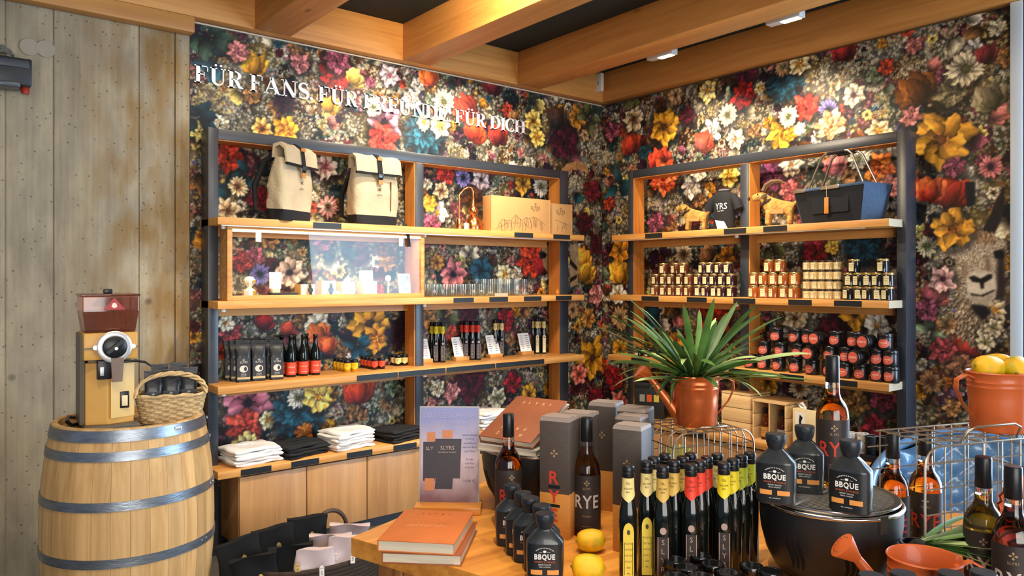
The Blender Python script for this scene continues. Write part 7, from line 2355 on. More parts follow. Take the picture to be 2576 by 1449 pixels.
def carton(label, px, py, letters, rz_off, h=0.335, w=0.088):
    q = at_z(px, py, TZ + h)
    t = thing('bottle_carton', label, 'box', (q.x, q.y, TZ), face(q.x, q.y) + rz_off, 'tall bottle cartons')
    part('upper_sleeve', box_mesh('upper_sleeve', -w / 2, 0, h * 0.37, w / 2, w, h - 0.012, 0.001), CART, t)
    part('lower_sleeve', box_mesh('lower_sleeve', -w / 2, 0, 0, w / 2, w, h * 0.37 - 0.0004, 0.001), CARTW, t, 'wood-toned lower third')
    m = MB(); m.loft([[(-w / 2, 0, h - 0.0118), (w / 2, 0, h - 0.0118), (w / 2, w, h - 0.0118), (-w / 2, w, h - 0.0118)], [(-w / 2 + 0.002, 0.002, h - 0.003), (w / 2 - 0.002, 0.002, h - 0.003), (w / 2 - 0.002, w - 0.002, h - 0.003), (-w / 2 + 0.002, w - 0.002, h - 0.003)]])
    m.box(-w / 2 + 0.004, 0.004, h - 0.003, w / 2 - 0.004, w * 0.55, h)
    part('top_flap', m.mesh('top_flap'), mat('carton_top', '8d8078', 0.6), t)
    m = MB(); emblem(m, 0, h * 0.70, 0.022, -0.0008)
    part('emblem', m.mesh('emblem'), mat('print_gold', '9a8260'), t)
    if letters:
        m = MB()
        for k, ch in enumerate('RYE'):
            add_text(m, ch, 0.036, 0, h * 0.50 - 0.052 * k, -0.0009, bold=0.02)
        part('lettering', m.mesh('lettering'), mat('print_red', 'c23a2a'), t, 'red vertical letters')
        m = MB(); m.box(-0.017, -0.0008, h * 0.50 - 0.030, 0.017, -0.0002, h * 0.50 - 0.022); m.box(-0.017, -0.0008, h * 0.50 - 0.082, 0.017, -0.0002, h * 0.50 - 0.074)
        part('black_bars', m.mesh('black_bars'), BLACK_STRIP, t, stuff=True)


carton('tall brown carton with red vertical letters between the bottles', 1394, 1050, True, -0.40)
carton('brown carton behind the bottle with pale lettering', 1446, 1040, False, -0.35)
carton('brown carton farthest back in the group', 1514, 1013, False, -0.32)
carton('brown carton of the right pair, at the rear beside the wire crate', 1588, 1027, False, -0.32)
carton('brown carton of the right pair, in the middle', 1578, 1047, False, -0.34, 0.335, 0.075)
carton('brown carton nearest the oil bottles with a wood-toned foot', 1577, 1071, False, -0.36, 0.335, 0.080)

# ------------------------------------------------------------------ lemons
LEM = MB()
rings = []
for j in range(15):
    f = j / 14; x = -1 + 2 * f
    r = 0.80 * (max(0.0, 1 - abs(x * 0.93) ** 2.3)) ** 0.5
    if f > 0.9:
        r = 0.26 * (1 - f) / 0.1 + 0.02 + 0.10 * (1 - f) / 0.1
    if f < 0.07:
        r = 0.30 * f / 0.07 + 0.02
    rings.append([(x * 1.08, r * cos(2 * pi * i / 20), r * sin(2 * pi * i / 20)) for i in range(20)])
LEM.loft(rings); LEMM = LEM.mesh('lemon_peel', 70)
m = MB(); m.lathe([(0.05, -1.13), (0.10, -1.08), (0.12, -1.02)], 10, M=Matrix.Rotation(pi / 2, 4, 'Y')); LEMS = m.mesh('stem_scar', 60)


def lemon_mat(name, a, b):
    m = mat(name, a, 0.38, bump=0.25, bscale=40)
    nt = m.node_tree; bs = nt.nodes['Principled BSDF']
    nz = nt.nodes.new('ShaderNodeTexNoise'); nz.inputs['Scale'].default_value = 1.1
    tcn = nt.nodes.new('ShaderNodeTexCoord'); nt.links.new(tcn.outputs['Object'], nz.inputs['Vector'])
    cr = nt.nodes.new('ShaderNodeValToRGB')
    cr.color_ramp.elements[0].position = 0.40; cr.color_ramp.elements[0].color = (*hexc(a), 1)
    cr.color_ramp.elements[1].position = 0.66; cr.color_ramp.elements[1].color = (*hexc(b), 1)
    nt.links.new(nz.outputs[0], cr.inputs[0]); nt.links.new(cr.outputs[0], bs.inputs['Base Color'])
    return m


LEMY = lemon_mat('lemon_yellow', 'f0b414', 'b9a814')


def lemon(label, loc, r, rot, group):
    t = thing('lemon', label, 'lemon', loc, 0, group, r)
    t.rotation_euler = rot
    part('peel', LEMM, LEMY, t); part('stem_scar', LEMS, mat('scar_green', '7a7a2a', 0.6), t)


q = at_d(1487, 1352, 1.99); lemon('yellow lemon on the table, the one in front of the whisky bottle', (q.x, q.y, TZ + 0.0296), 0.037, (0.3, 0.0, -0.6), 'lemons on the table')
q = at_d(1481, 1420, 1.80); lemon('yellow lemon on the table nearest the front, by the sauce bottle', (q.x, q.y, TZ + 0.0312), 0.039, (0.9, 0.05, -0.75), 'lemons on the table')

# ------------------------------------------------------------------ oil bottles on the table
OTAB = [(1580, 1170, 'cream', 'arch'), (1627, 1159, 'cream', 'arch'), (1646, 1149, 'cream', ''), (1667, 1171, 'tan', 'dark'), (1672, 1142, 'cream', ''), (1696, 1158, 'tan', ''), (1717, 1148, 'tan', ''), (1738, 1166, 'red', 'dark'), (1740, 1140, 'cream', ''),
        (1760, 1157, 'red', ''), (1778, 1147, 'red', ''), (1802, 1141, 'cream', ''), (1821, 1163, 'yellow', 'dark'), (1846, 1153, 'yellow', ''), (1866, 1145, 'lime', ''), (1884, 1138, 'lime', '')]
pos = [at_z(px, py, TZ + 0.280) for px, py, _, _ in OTAB]
for it in range(60):          # nudge the bottles until none touch
    for i in range(len(pos)):
        for j in range(i):
            d = Vector((pos[i].x - pos[j].x, pos[i].y - pos[j].y)); l = d.length
            if l < 0.0475:
                s = d * (0.0475 - l) / (2 * l)
                pos[i].x += s.x; pos[i].y += s.y; pos[j].x -= s.x; pos[j].y -= s.y
names = {'cream': 'cream', 'tan': 'ochre', 'red': 'red', 'yellow': 'yellow', 'lime': 'lime green'}
cnt = {}
for (px, py, nk, body), p in zip(OTAB, pos):
    cnt[nk] = cnt.get(nk, 0) + 1
    tail = {'arch': ', arched yellow label', 'dark': ', dark ladder label'}.get(body, '')
    oil('table oil bottle, %s %s neck from the cartons%s' % (ORD[cnt[nk] - 1], names[nk], tail), (p.x, p.y, TZ), face(p.x, p.y) + (0.05 if body else -0.25), nk, body, 'oil bottles on the table')

# ------------------------------------------------------------------ black-lidded jars at the front edge
BJ = lathe_mesh('jar_glass', [(0.023, 0), (0.0255, 0.004), (0.0255, 0.048), (0.023, 0.054)], 20)
BJL = lathe_mesh('lid', [(0.0255, 0.053), (0.0268, 0.0545), (0.0268, 0.066), (0.0255, 0.069), (0.0225, 0.0700), (0.0215, 0.0688), (0.003, 0.0688)], 28)
BJLAB = MB().arc(0.0259, -1.5, 1.5, 0.010, 0.044, 12).mesh('label', 60)
LIDGL = mat('lid_gloss_black', '0e1012', 0.18, coat=0.4)
jl = [(1698, 1405), (1730, 1424), (1761, 1394), (1793, 1415), (1761, 1446), (1832, 1437), (1890, 1420), (1938, 1434), (1700, 1447)]
for k, (px, py) in enumerate(jl):
    q = at_z(px, py, TZ + 0.07)
    t = thing('spice_jar', 'low jar with black lid before the oil bottles, %s' % ('nearest the umber label', 'second along the bottles', 'touching the red-necked bottle', 'behind the middle of the front row', 'lowest in the middle', 'nearest the lime green necks', 'beside the big grill, second', 'at the foot of the big grill', 'lowest, by the lemon')[k],
              'jar', (q.x, q.y, TZ), face(q.x, q.y), 'black-lidded jars before the oil bottles')
    part('jar_glass', BJ, mat('spice_dark', '2a1a12', 0.15), t); part('lid', BJL, LIDGL, t); part('label', BJLAB, mat('label_rye', '2b2422'), t)

# ------------------------------------------------------------------ round table grills
GRB = mat('grill_black', '1e2022', 0.42)
CHROME = mat('grate_chrome', 'c9c6c0', 0.22, 1.0)
BOWL = lathe_mesh('bowl', [(0.106, 0.0), (0.116, 0.004), (0.138, 0.024), (0.158, 0.060), (0.170, 0.105), (0.175, 0.145), (0.175, 0.178), (0.171, 0.179), (0.160, 0.120), (0.120, 0.040), (0.004, 0.030)], 56)
GRIM = MB(); GRIM.tube([(0.174 * cos(2 * pi * i / 56), 0.174 * sin(2 * pi * i / 56), 0.182) for i in range(56)], 0.0055, 8, closed=True); GRIM = GRIM.mesh('steel_rim', 60)
m = MB()
m.tube([(0.168 * cos(2 * pi * i / 48), 0.168 * sin(2 * pi * i / 48), 0.195) for i in range(48)], 0.003, 6, closed=True)
for k in range(-15, 16):
    y = k * 0.0105; x = sqrt(max(0, 0.168 ** 2 - y * y))
    m.tube([(-x, y, 0.1965), (x, y, 0.1965)], 0.0016, 5)
for x in (-0.07, 0.07):
    yy = sqrt(0.168 ** 2 - x * x); m.tube([(x, -yy, 0.1935), (x, yy, 0.1935)], 0.002, 5)
GRATE = m.mesh('grate_wires', 60)
m = MB(); m.lathe([(0.150, 0.182), (0.152, 0.186), (0.004, 0.186)], 40); GPLATE = m.mesh('drip_plate')


def flame_slots(a0):
    out = []
    for k in range(3):
        m = MB(); aa = a0 + 0.085 * k
        pts = []
        for i in range(13):
            f = i / 12; z = 0.045 + 0.072 * f
            R = (0.138 + (z - 0.024) * 0.5556 if z < 0.060 else 0.158 + (z - 0.060) * 0.2667 if z < 0.105 else 0.170 + (z - 0.105) * 0.125) + 0.0012
            a = aa + 0.028 * sin(f * 5.4)
            pts.append((R, a, z, 0.0035 * sin(pi * (0.1 + 0.8 * f)) + 0.001))
        b = 0
        for R, a, z, w in pts:
            for s in (-1, 1):
                m.v.append((R * sin(a + s * w / R), -R * cos(a + s * w / R), z))
        m.f = [(2 * i, 2 * i + 1, 2 * i + 3, 2 * i + 2) for i in range(12)]
        out.append(m.mesh('air_slot'))
    return out


def grill(label, x, y, rz, s=1.0):
    t = thing('table_grill', label, 'grill', (x, y, TZ), rz, 'round table grills', (s, s, 1.0))
    part('bowl', BOWL, GRB, t); part('steel_rim', GRIM, CHROME, t)
    g_ = part('grate_wires', GRATE, CHROME, t, stuff=True); part('drip_plate', GPLATE, mat('drip_steel', 'a9a59d', 0.4, 0.2), t)
    for a0 in (-0.42, 0.40, 1.7, 3.1, 4.5):
        for me in flame_slots(a0):
            part('air_slot', me, mat('slot_dark', '060606', 0.9), t, 'dark wavy air slot')
    for a in (-2.2, 0.9, 2.4):
        m = MB(); m.box(-0.012, -0.182, 0.150, 0.012, -0.1755, 0.190); o = part('clip', m.mesh('clip'), CHROME, t); o.rotation_euler = (0, 0, a)
    return t


g1 = at_d(1348, 1115, 2.44); grill('smaller-looking black grill with a big leather book on it, behind the cartons', g1.x, g1.y, face(g1.x, g1.y) + 0.5)
g2 = at_d(2086, 1245, 1.84); grill('big black bowl grill in front with sauce bottles on its grate', g2.x, g2.y, face(g2.x, g2.y) - 0.16, 0.93)
GZ = TZ + 0.1985
for k, (px, d, dz, lab) in enumerate(((1952, 1.765, -0.10, 'black sauce bottle on the grill, at its left rim'), (2024, 1.86, 0.0, 'black sauce bottle on the grill, half hidden before the whisky'), (2140, 1.69, -0.28, 'black sauce bottle on the grill, nearest the front'))):
    q = at_d(px, 1200, d); sauce(lab, q.x, q.y, GZ, face(q.x, q.y) + dz, 'sauce bottles on the grill')
q = at_d(2094, 1200, 1.90); whisky('whisky bottle with red lettering standing on the big grill', q.x, q.y, GZ, face(q.x, q.y) + 0.12, 'amber', 'red')

# ------------------------------------------------------------------ leather books
COVER = mat('cover_tan', 'c06a30', 0.55, vary=0.12, vscale=14, bump=0.15, bscale=60)
COVER_B = mat('cover_brown', '8f5030', 0.6, vary=0.12, vscale=14, bump=0.2, bscale=60)
PAGES = mat('page_edges', 'cbbfa8', 0.8, vary=0.15, vscale=60, stretch=(0.1, 0.1, 6))


def book(label, loc, rz, w, d, h, cov, tilt=0.0, title=None, group=None):
    t = thing('leather_book', label, 'book', loc, rz, group)
    t.rotation_euler = (tilt, 0, rz)
    part('front_cover', box_mesh('front_cover', -w / 2, -d / 2, h - 0.003, w / 2, d / 2, h, 0.001), cov, t)
    part('back_cover', box_mesh('back_cover', -w / 2, -d / 2, 0, w / 2, d / 2, 0.003, 0.001), cov, t)
    part('spine', box_mesh('spine', -w / 2, -d / 2, 0.003, -w / 2 + 0.003, d / 2, h - 0.003), cov, t)
    part('page_block', box_mesh('page_block', -w / 2 + 0.003, -d / 2 + 0.003, 0.003, w / 2 - 0.004, d / 2 - 0.003, h - 0.003), PAGES, t)
    if title:
        m = MB()
        for s, size, y in title:
            add_text(m, s, size, 0, y, M=Matrix.Translation((0, 0, h + 0.0004)), spacing=1.5)
        part('lettering', m.mesh('lettering'), mat('print_pale_tan', 'd9b48a', 0.6) if cov == COVER_B else mat('print_burnt', '7a3c18', 0.6), t)
    return t


bx_, by_ = 1.100, 1.716
book('lower tan book of the pair lying on the table corner', (bx_ + 0.010, by_ - 0.004, TZ), radians(-45), 0.205, 0.265, 0.028, COVER_B, group='books on the table corner')
upb = book('upper tan leather book lying on the table corner', (bx_, by_, TZ + 0.0285), radians(-47), 0.200, 0.260, 0.030, COVER, 0.0, (('S L Y R S', 0.010, 0.095),), 'books on the table corner')
m = MB(); r = random.Random(4)
for k in range(9):          # faint pale script pressed into the cover
    x = -0.055 + 0.012 * k
    m.tube([(x, -0.012 + r.uniform(-0.004, 0.004), 0.0303), (x + 0.006, 0.004 + r.uniform(-0.004, 0.006), 0.0303), (x + 0.013, -0.010 + r.uniform(-0.004, 0.004), 0.0303)], 0.0006, 4)
part('pressed_script', m.mesh('pressed_script'), mat('print_pale_tan', 'd9b48a', 0.6), upb, 'faint pale pressed script', stuff=True)
# the big book propped up on the smaller grill, on a lower one
book('grey covered book under the big brown one on the grill', (1.500, 1.800, GZ + 0.0005), radians(-66), 0.20, 0.22, 0.020, mat('cover_grey', 'a39c92', 0.6), group='books on the smaller grill')
book('big brown leather book propped up on the smaller grill', (1.511, 1.800, 1.148), radians(-73), 0.19, 0.235, 0.022, COVER_B, 0.41, (('S L Y R S', 0.013, 0.085), ('1 9 9 9', 0.015, -0.060), ('2 0 1 9', 0.015, -0.090)), 'books on the smaller grill')

# ------------------------------------------------------------------ poster on a wooden foot
pc = at_z(1122, 1262, TZ + 0.026)
t = thing('poster_stand', 'upright printed poster in a wooden foot beside the books', 'poster', (1.318, 1.940, TZ), face(1.318, 1.940) - 0.10)
part('foot', box_mesh('foot', -0.102, -0.045, 0, 0.102, 0.045, 0.024, 0.002), TABLE_W, t)
M4 = Matrix.Translation((0, 0.012, 0.020)) @ Matrix.Rotation(-0.07, 4, 'X')
part('back_panel', MB().box(-0.094, 0.0, 0, 0.094, 0.003, 0.30, M4).mesh('back_panel'), mat('poster_edge', 'a8a4a0', 0.3), t)


def poster_mat():
    m = mat('poster_paper', '8a84a8', 0.35)
    nt = m.node_tree; b = nt.nodes['Principled BSDF']
    tcn = nt.nodes.new('ShaderNodeTexCoord'); sp_ = nt.nodes.new('ShaderNodeSeparateXYZ'); nt.links.new(tcn.outputs['Object'], sp_.inputs[0])
    nz = nt.nodes.new('ShaderNodeTexNoise'); nz.inputs['Scale'].default_value = 12; nz.inputs['Detail'].default_value = 5; nt.links.new(tcn.outputs['Object'], nz.inputs['Vector'])
    ma = nt.nodes.new('ShaderNodeMath'); ma.operation = 'MULTIPLY_ADD'; ma.inputs[1].default_value = 0.18
    nt.links.new(nz.outputs[0], ma.inputs[0]); nt.links.new(sp_.outputs[2], ma.inputs[2])
    cr = nt.nodes.new('ShaderNodeValToRGB'); e = cr.color_ramp.elements
    e[0].position = 0.10; e[0].color = (*hexc('7a5a60'), 1); e[1].position = 0.38; e[1].color = (*hexc('7f86b4'), 1)
    n_ = e.new(0.24); n_.color = (*hexc('b7a6ae'), 1)
    nt.links.new(ma.outputs[0], cr.inputs[0]); nt.links.new(cr.outputs[0], b.inputs['Base Color'])
    return m


sheet = part('sheet', MB().box(-0.091, -0.0022, 0.003, 0.091, -0.0004, 0.297, M4).mesh('sheet'), poster_mat(), t)
Y0 = -0.0028


def on_sheet(m):
    m.v = [tuple(M4 @ Vector(v)) for v in m.v]
    return m


m = MB()
for x0, x1, z0, z1 in ((-0.082, -0.044, 0.070, 0.190), (-0.048, 0.034, 0.078, 0.200)):
    m.add([(x0, Y0 + (0.0002 if x0 < -0.06 else 0), z0), (x1, Y0, z0), (x1 + 0.004, Y0, z1), (x0, Y0, z1)], [(0, 1, 2, 3)])
m.add([(-0.045, Y0, 0.045), (0.010, Y0, 0.045), (0.012, Y0, 0.078), (-0.042, Y0, 0.078)], [(0, 1, 2, 3)])
part('pictured_bags', on_sheet(m).mesh('pictured_bags'), mat('bag_print', '332e36', 0.4), sheet, 'dark pictured gift bags', stuff=True)
m = MB()
for x0, x1, z0, z1 in ((-0.070, -0.044, 0.192, 0.220), (-0.022, 0.010, 0.202, 0.226), (-0.076, -0.046, 0.040, 0.078)):
    m.add([(x0, Y0 - 0.0003, z0), (x1, Y0 - 0.0003, z0), (x1, Y0 - 0.0003, z1), (x0, Y0 - 0.0003, z1)], [(0, 1, 2, 3)])
part('pictured_gifts', on_sheet(m).mesh('pictured_gifts'), mat('gift_print', 'b9764a', 0.4), sheet, stuff=True)
m = MB(); add_text(m, 'SLYRS', 0.012, -0.006, 0.172, Y0 - 0.0004); add_text(m, 'SLY', 0.011, -0.062, 0.170, Y0 - 0.0004); add_text(m, 'BAVARIAN WHISKY', 0.0045, -0.006, 0.158, Y0 - 0.0004)
part('bag_lettering', on_sheet(m).mesh('bag_lettering'), mat('print_bag', 'a9988c', 0.5), sheet)
m = MB(); add_text(m, 'DAS GESCHENK', 0.016, 0.0, 0.272, Y0 - 0.0004); add_text(m, 'FÜR FREUNDE', 0.013, 0.012, 0.250, Y0 - 0.0004)
part('headline', on_sheet(m).mesh('headline'), mat('print_lilac', '9c99c0', 0.5), sheet)
m = MB()
for k, s in enumerate(('Geschenktüten', 'mit Whisky', 'und Gläsern', 'dazu ein Buch', 'nach Wahl', '', 'für alle', 'zum Fest', 'im Laden')):
    if s:
        add_text(m, s, 0.0055, 0.064, 0.212 - 0.0125 * k, Y0 - 0.0004)
add_text(m, '14,90 €', 0.010, 0.062, 0.070, Y0 - 0.0004)
part('small_print', on_sheet(m).mesh('small_print'), mat('print_plum', '4a4258', 0.5), sheet)

# ------------------------------------------------------------------ orange watering cans
ORG = mat('can_orange', 'bd5a28', 0.42, coat=0.15)
COP = mat('can_copper', 'c4622f', 0.26, 0.45, vary=0.06, vscale=10)
CANB = lathe_mesh('can_body', [(0.060, 0.0), (0.0625, 0.004), (0.0665, 0.080), (0.0685, 0.108), (0.0700, 0.111), (0.0685, 0.114), (0.0690, 0.120), (0.0705, 0.123), (0.0690, 0.126), (0.0705, 0.143), (0.073, 0.146), (0.0705, 0.149), (0.068, 0.146), (0.060, 0.008), (0.003, 0.006)], 40)


def can(label, x, y, z, rz, m_, spout, s=1.0):
    t = thing('watering_can', label, 'watering can', (x, y, z), rz, 'orange metal watering cans', s)
    part('can_body', CANB, m_, t)
    mb = MB()
    pts = [Vector(p) for p in ((0.060, 0, 0.128), (0.088, 0, 0.140), (0.112, 0, 0.128), (0.114, 0, 0.105), (0.098, 0, 0.070), (0.064, 0, 0.028))]
    fine = []
    for i in range(len(pts) - 1):
        for k in range(4):
            fine.append(pts[i].lerp(pts[i + 1], k / 4))
    fine.append(pts[-1])
    mb.loft([[p + Vector((0, -0.008, 0)), p + Vector((0.002, -0.008, 0.003)), p + Vector((0.002, 0.008, 0.003)), p + Vector((0, 0.008, 0))] for p in fine])
    part('strap_handle', mb.mesh('strap_handle', 60), m_, t)
    if spout:
        mb = MB(); mb.tube([(-0.055, 0, 0.030), (-0.085, 0, 0.072), (-0.118, 0, 0.118), (-0.134, 0, 0.138)], [0.017, 0.014, 0.011, 0.010], 14); sp2 = part('spout', mb.mesh('spout', 60), m_, t)
        M5 = Matrix.Translation((-0.134, 0, 0.138)) @ Matrix.Rotation(-0.85, 4, 'Y')
        mb = MB(); mb.lathe([(0.010, -0.002), (0.013, 0.006), (0.029, 0.038), (0.0295, 0.041), (0.003, 0.046)], 24, M=M5); part('sprinkler_rose', mb.mesh('sprinkler_rose', 50), m_, t)
        mb = MB()
        for i in range(12):
            a = 2 * pi * i / 12 * (1 if i < 8 else 1.5); r = 0.019 if i < 8 else 0.009
            mb.lathe([(0.0016, 0.0), (0.0016, 0.0006)], 6, M=M5 @ Matrix.Translation((r * cos(a), r * sin(a), 0.0426 + (0.0014 if r < 0.01 else 0))))
        part('rose_holes', mb.mesh('rose_holes'), mat('slot_dark', '060606'), t, stuff=True)
    return t


GREEN = mat('leaf_green', '48692f', 0.45, vary=0.4, vscale=14, rand=0.4)
PALEG = mat('leaf_pale', '9fb474', 0.5, vary=0.3, vscale=14, rand=0.3)


def blade(L, wd, droop, seed):
    r = random.Random(seed); tw = r.uniform(-0.4, 0.4)
    m = MB(); n = 9
    for i in range(n + 1):
        f = i / n
        x = L * f * (1 - 0.12 * droop * f); z = L * (0.55 * f - droop * f * f * 0.9)
        w = wd * (0.45 + 1.1 * f) * (1 - f) ** 0.55 + 0.0006
        a = tw * f
        m.v += [(x, -w * cos(a), z - w * sin(a) + w * 0.35), (x, 0, z), (x, w * cos(a), z + w * sin(a) + w * 0.35)]
    for i in range(n):
        b = 3 * i
        m.f += [(b, b + 3, b + 4, b + 1), (b + 1, b + 4, b + 5, b + 2)]
    return m.mesh('leaf', 70)


BLADES = [blade(L, w, d, s) for s, (L, w, d) in enumerate(((0.31, 0.016, 0.15), (0.27, 0.017, 0.30), (0.25, 0.014, 0.55), (0.18, 0.016, 0.10), (0.30, 0.012, 0.25), (0.19, 0.014, 1.0), (0.34, 0.015, 0.28)))]


def grassy(label, x, y, z, n, seed, az=None, el=(0.0, 1.0), s=1.0, soil=0.055):
    r = random.Random(seed)
    t = thing('grassy_plant', label, 'plant', (x, y, z))
    m = MB(); m.lathe([(soil * 0.8, -0.045), (soil, 0.0), (soil * 0.4, 0.018), (0.002, 0.022)], 20); part('root_ball', m.mesh('root_ball', 60), mat('soil_dark', '1c1812', 0.9, vary=0.4, vscale=60, bump=1), t)
    for k in range(n):
        a = r.uniform(0, 2 * pi) if az is None else r.gauss(az[0], az[1])
        e = -r.uniform(*el)
        o = part('leaf', BLADES[r.randrange(len(BLADES))], PALEG if r.random() < 0.25 else GREEN, t)
        o.rotation_euler = Matrix.Rotation(a, 3, 'Z').to_4x4().to_euler() if False else (Matrix.Rotation(a, 4, 'Z') @ Matrix.Rotation(e, 4, 'Y') @ Matrix.Rotation(r.uniform(-0.5, 0.5), 4, 'X')).to_euler()
        q = s * r.uniform(0.7, 1.12)
        o.scale = (q, q, q)
        o.location = (cos(a) * soil * 0.4 * r.random(), sin(a) * soil * 0.4 * r.random(), 0.012)
    return t


# ------------------------------------------------------------------ wire crates
WIRE = mat('crate_wire', 'a59a88', 0.32, 0.85)


def wire_crate(label, x, y, rz, w, d, h, handle, open_end=False):
    """x, y is the near left corner"""
    t = thing('wire_crate', label, 'crate', (x, y, TZ), rz, 'wire crates with rounded edges')
    R = 0.045
    fr = MB()

    def hoop_x(yy, r):          # a hoop running up the left end, over the top and down the right end
        p = [(0, yy, 0.004), (0, yy, h - R)] + [(R - R * cos(a), yy, h - R + R * sin(a)) for a in (0.4, 0.8, 1.2)] + [(R, yy, h), (w - R, yy, h)] + [(w - R + R * sin(a), yy, h - R + R * cos(a)) for a in (0.4, 0.8, 1.2)] + [(w, yy, h - R), (w, yy, 0.004)]
        fr.tube(p[5:] if open_end and yy > 0 else p, r, 5)
    ny = 5
    for j in range(ny + 1):
        hoop_x(d * j / ny, 0.0028 if j in (0, ny) else 0.0018)
    fr2 = MB()
    for z in [0.006 + (h - R) * k / 5 for k in range(6)]:
        fr2.tube([(0, 0, z), (w, 0, z), (w, d, z), (0.02 if open_end else 0, d, z)], 0.0018, 5, closed=not open_end)
    nx_ = 7
    for i in range(1, nx_):
        xx = w * i / nx_
        for yy in (0, d):
            fr2.tube([(xx, yy, 0.006), (xx, yy, h if R < xx < w - R else h - 0.01)], 0.0018, 5)
        fr2.tube([(xx, 0, h), (xx, d, h)], 0.0018, 5)
        fr2.tube([(xx, 0, 0.006), (xx, d, 0.006)], 0.0018, 5)
    part('frame_wires', fr.mesh('frame_wires', 60), WIRE, t, stuff=True)
    part('grid_wires', fr2.mesh('grid_wires', 60), WIRE, t, stuff=True)
    m = MB(); c = w * 0.5
    m.tube([(c - 0.09, 0.01, h + 0.003), (c - 0.085, -0.004, h + 0.030), (c - 0.06, -0.008, h + 0.040), (c + 0.06, -0.008, h + 0.040), (c + 0.085, -0.004, h + 0.030), (c + 0.09, 0.01, h + 0.003)] if handle else [(c - 0.05, 0.02, h + 0.003), (c - 0.04, -0.003, h + 0.014), (c + 0.04, -0.003, h + 0.014), (c + 0.05, 0.02, h + 0.003)], 0.0028, 6)
    part('wire_handle', m.mesh('wire_handle', 60), WIRE, t)
    return t


AX20 = Vector((cos(radians(-20)), sin(radians(-20)))); AY20 = Vector((-sin(radians(-20)), cos(radians(-20))))
c1 = at_d(1748, 1060, 2.26); k1 = Vector((c1.x, c1.y)) - AX20 * 0.135 - AY20 * 0.10
wire_crate('wire crate under the copper watering can', k1.x, k1.y, radians(-20), 0.27, 0.20, 0.282, False)
can('copper coloured watering can with a grassy plant on the wire crate', c1.x - 0.004, c1.y - 0.005, TZ + 0.2855, radians(-39), COP, True)
grassy('green grassy plant growing out of the copper watering can', c1.x - 0.004, c1.y - 0.005, TZ + 0.2855 + 0.120, 92, 3, None, (-0.35, 0.75), 0.95)
k2 = Vector((1.812, 0.742))
wire_crate('wire crate under the orange can of lemons', k2.x, k2.y, radians(-20), 0.42, 0.19, 0.335, True, True)
pp = k2 + AX20 * 0.335 + AY20 * 0.085
PZ2 = TZ + 0.335 + 0.0035
can('matte orange watering can heaped with lemons on the wire crate', pp.x, pp.y, PZ2, radians(-39 + 180 + 6), ORG, True)
for k, (dx, dy, dz, r, rot, lab) in enumerate(((-0.030, -0.012, 0.158, 0.0385, (0.4, 0.2, -0.5), 'greenish yellow lemon on top of the orange can, nearest its handle'), (0.034, -0.020, 0.156, 0.040, (0.8, -0.15, 0.3), 'yellow lemon at the front of the orange can'),
                                               (0.020, 0.034, 0.160, 0.037, (0.2, 0.1, 1.4), 'yellow lemon at the back of the orange can'))):
    c = Vector((RT[0] * dx + FW[0] * dy, RT[1] * dx + FW[1] * dy))
    lemon(lab, (pp.x + c.x, pp.y + c.y, PZ2 + dz), r, rot, 'lemons in the orange can')
for k, (dx, dy) in enumerate(((0.0, 0.0),)):
    lemon('lemon half buried under the others in the orange can', (pp.x + 0.002, pp.y, PZ2 + 0.105), 0.036, (0.3, 0.4, 0.9), 'lemons in the orange can')
c3 = at_d(2326, 1395, 1.555)
can('low orange watering can in the front corner, turned with its rose forward', c3.x, c3.y, TZ, radians(-45), ORG, True)


def citrus_fan(label, loc, rz, R, col, rib):
    t = thing('paper_fan', label, 'decoration', loc, rz, 'paper fans in the wire crates')
    m = MB(); n = 48
    for s, y in ((1, -0.004), (-1, 0.004)):
        b = len(m.v)
        m.v.append((0, y * 0.4, R))
        for i in range(n):
            a = 2 * pi * i / n; rr = R * (1 + 0.025 * cos(i * pi / 2))
            m.v.append((rr * cos(a), y + (0.004 if i % 2 else -0.004), R + rr * sin(a)))
        m.f += [(b, b + 1 + (i if s > 0 else (i + 1) % n), b + 1 + ((i + 1) % n if s > 0 else i)) for i in range(n)]
    part('pleated_disc', m.mesh('pleated_disc'), col, t)
    m = MB(); m.lathe([(R * 0.16, 0), (R * 0.15, 0.004)], 18, M=Matrix.Translation((0, -0.008, R)) @ Matrix.Rotation(pi / 2, 4, 'X')); part('centre_disc', m.mesh('centre_disc'), rib, t)


q = k1 + AX20 * 0.085 + AY20 * 0.11
citrus_fan('pale lime pleated paper fan inside the wire crate', (q.x, q.y, TZ + 0.10), radians(-39), 0.062, mat('fan_lime', 'd6d88a', 0.7), mat('fan_lime_dark', 'b4bf5c', 0.7))
t = thing('fan_block', 'small wooden block under the lime paper fan', 'block', (q.x, q.y, TZ + 0.0085), radians(-39))
part('block', box_mesh('block', -0.03, -0.02, 0, 0.03, 0.02, 0.0905, 0.003), PINE, t)
part('slot_strip', box_mesh('slot_strip', -0.031, -0.0215, 0.06, 0.031, -0.0202, 0.075), DOOR_W, t)
q = k2 + AX20 * 0.30 - AY20 * 0.014
citrus_fan('orange pleated paper fan leaning on the front of the wire crate', (q.x, q.y, TZ + 0.10), radians(-30), 0.075, mat('fan_orange', 'c2603a', 0.7), mat('fan_orange_dark', 'a8452a', 0.7))
t = thing('fan_block', 'small wooden block under the orange paper fan', 'block', (q.x, q.y, TZ), radians(-30))
part('block', box_mesh('block', -0.03, -0.011, 0, 0.03, 0.011, 0.0985, 0.003), PINE, t)
part('slot_strip', box_mesh('slot_strip', -0.031, -0.0125, 0.06, 0.031, -0.0112, 0.075), DOOR_W, t)

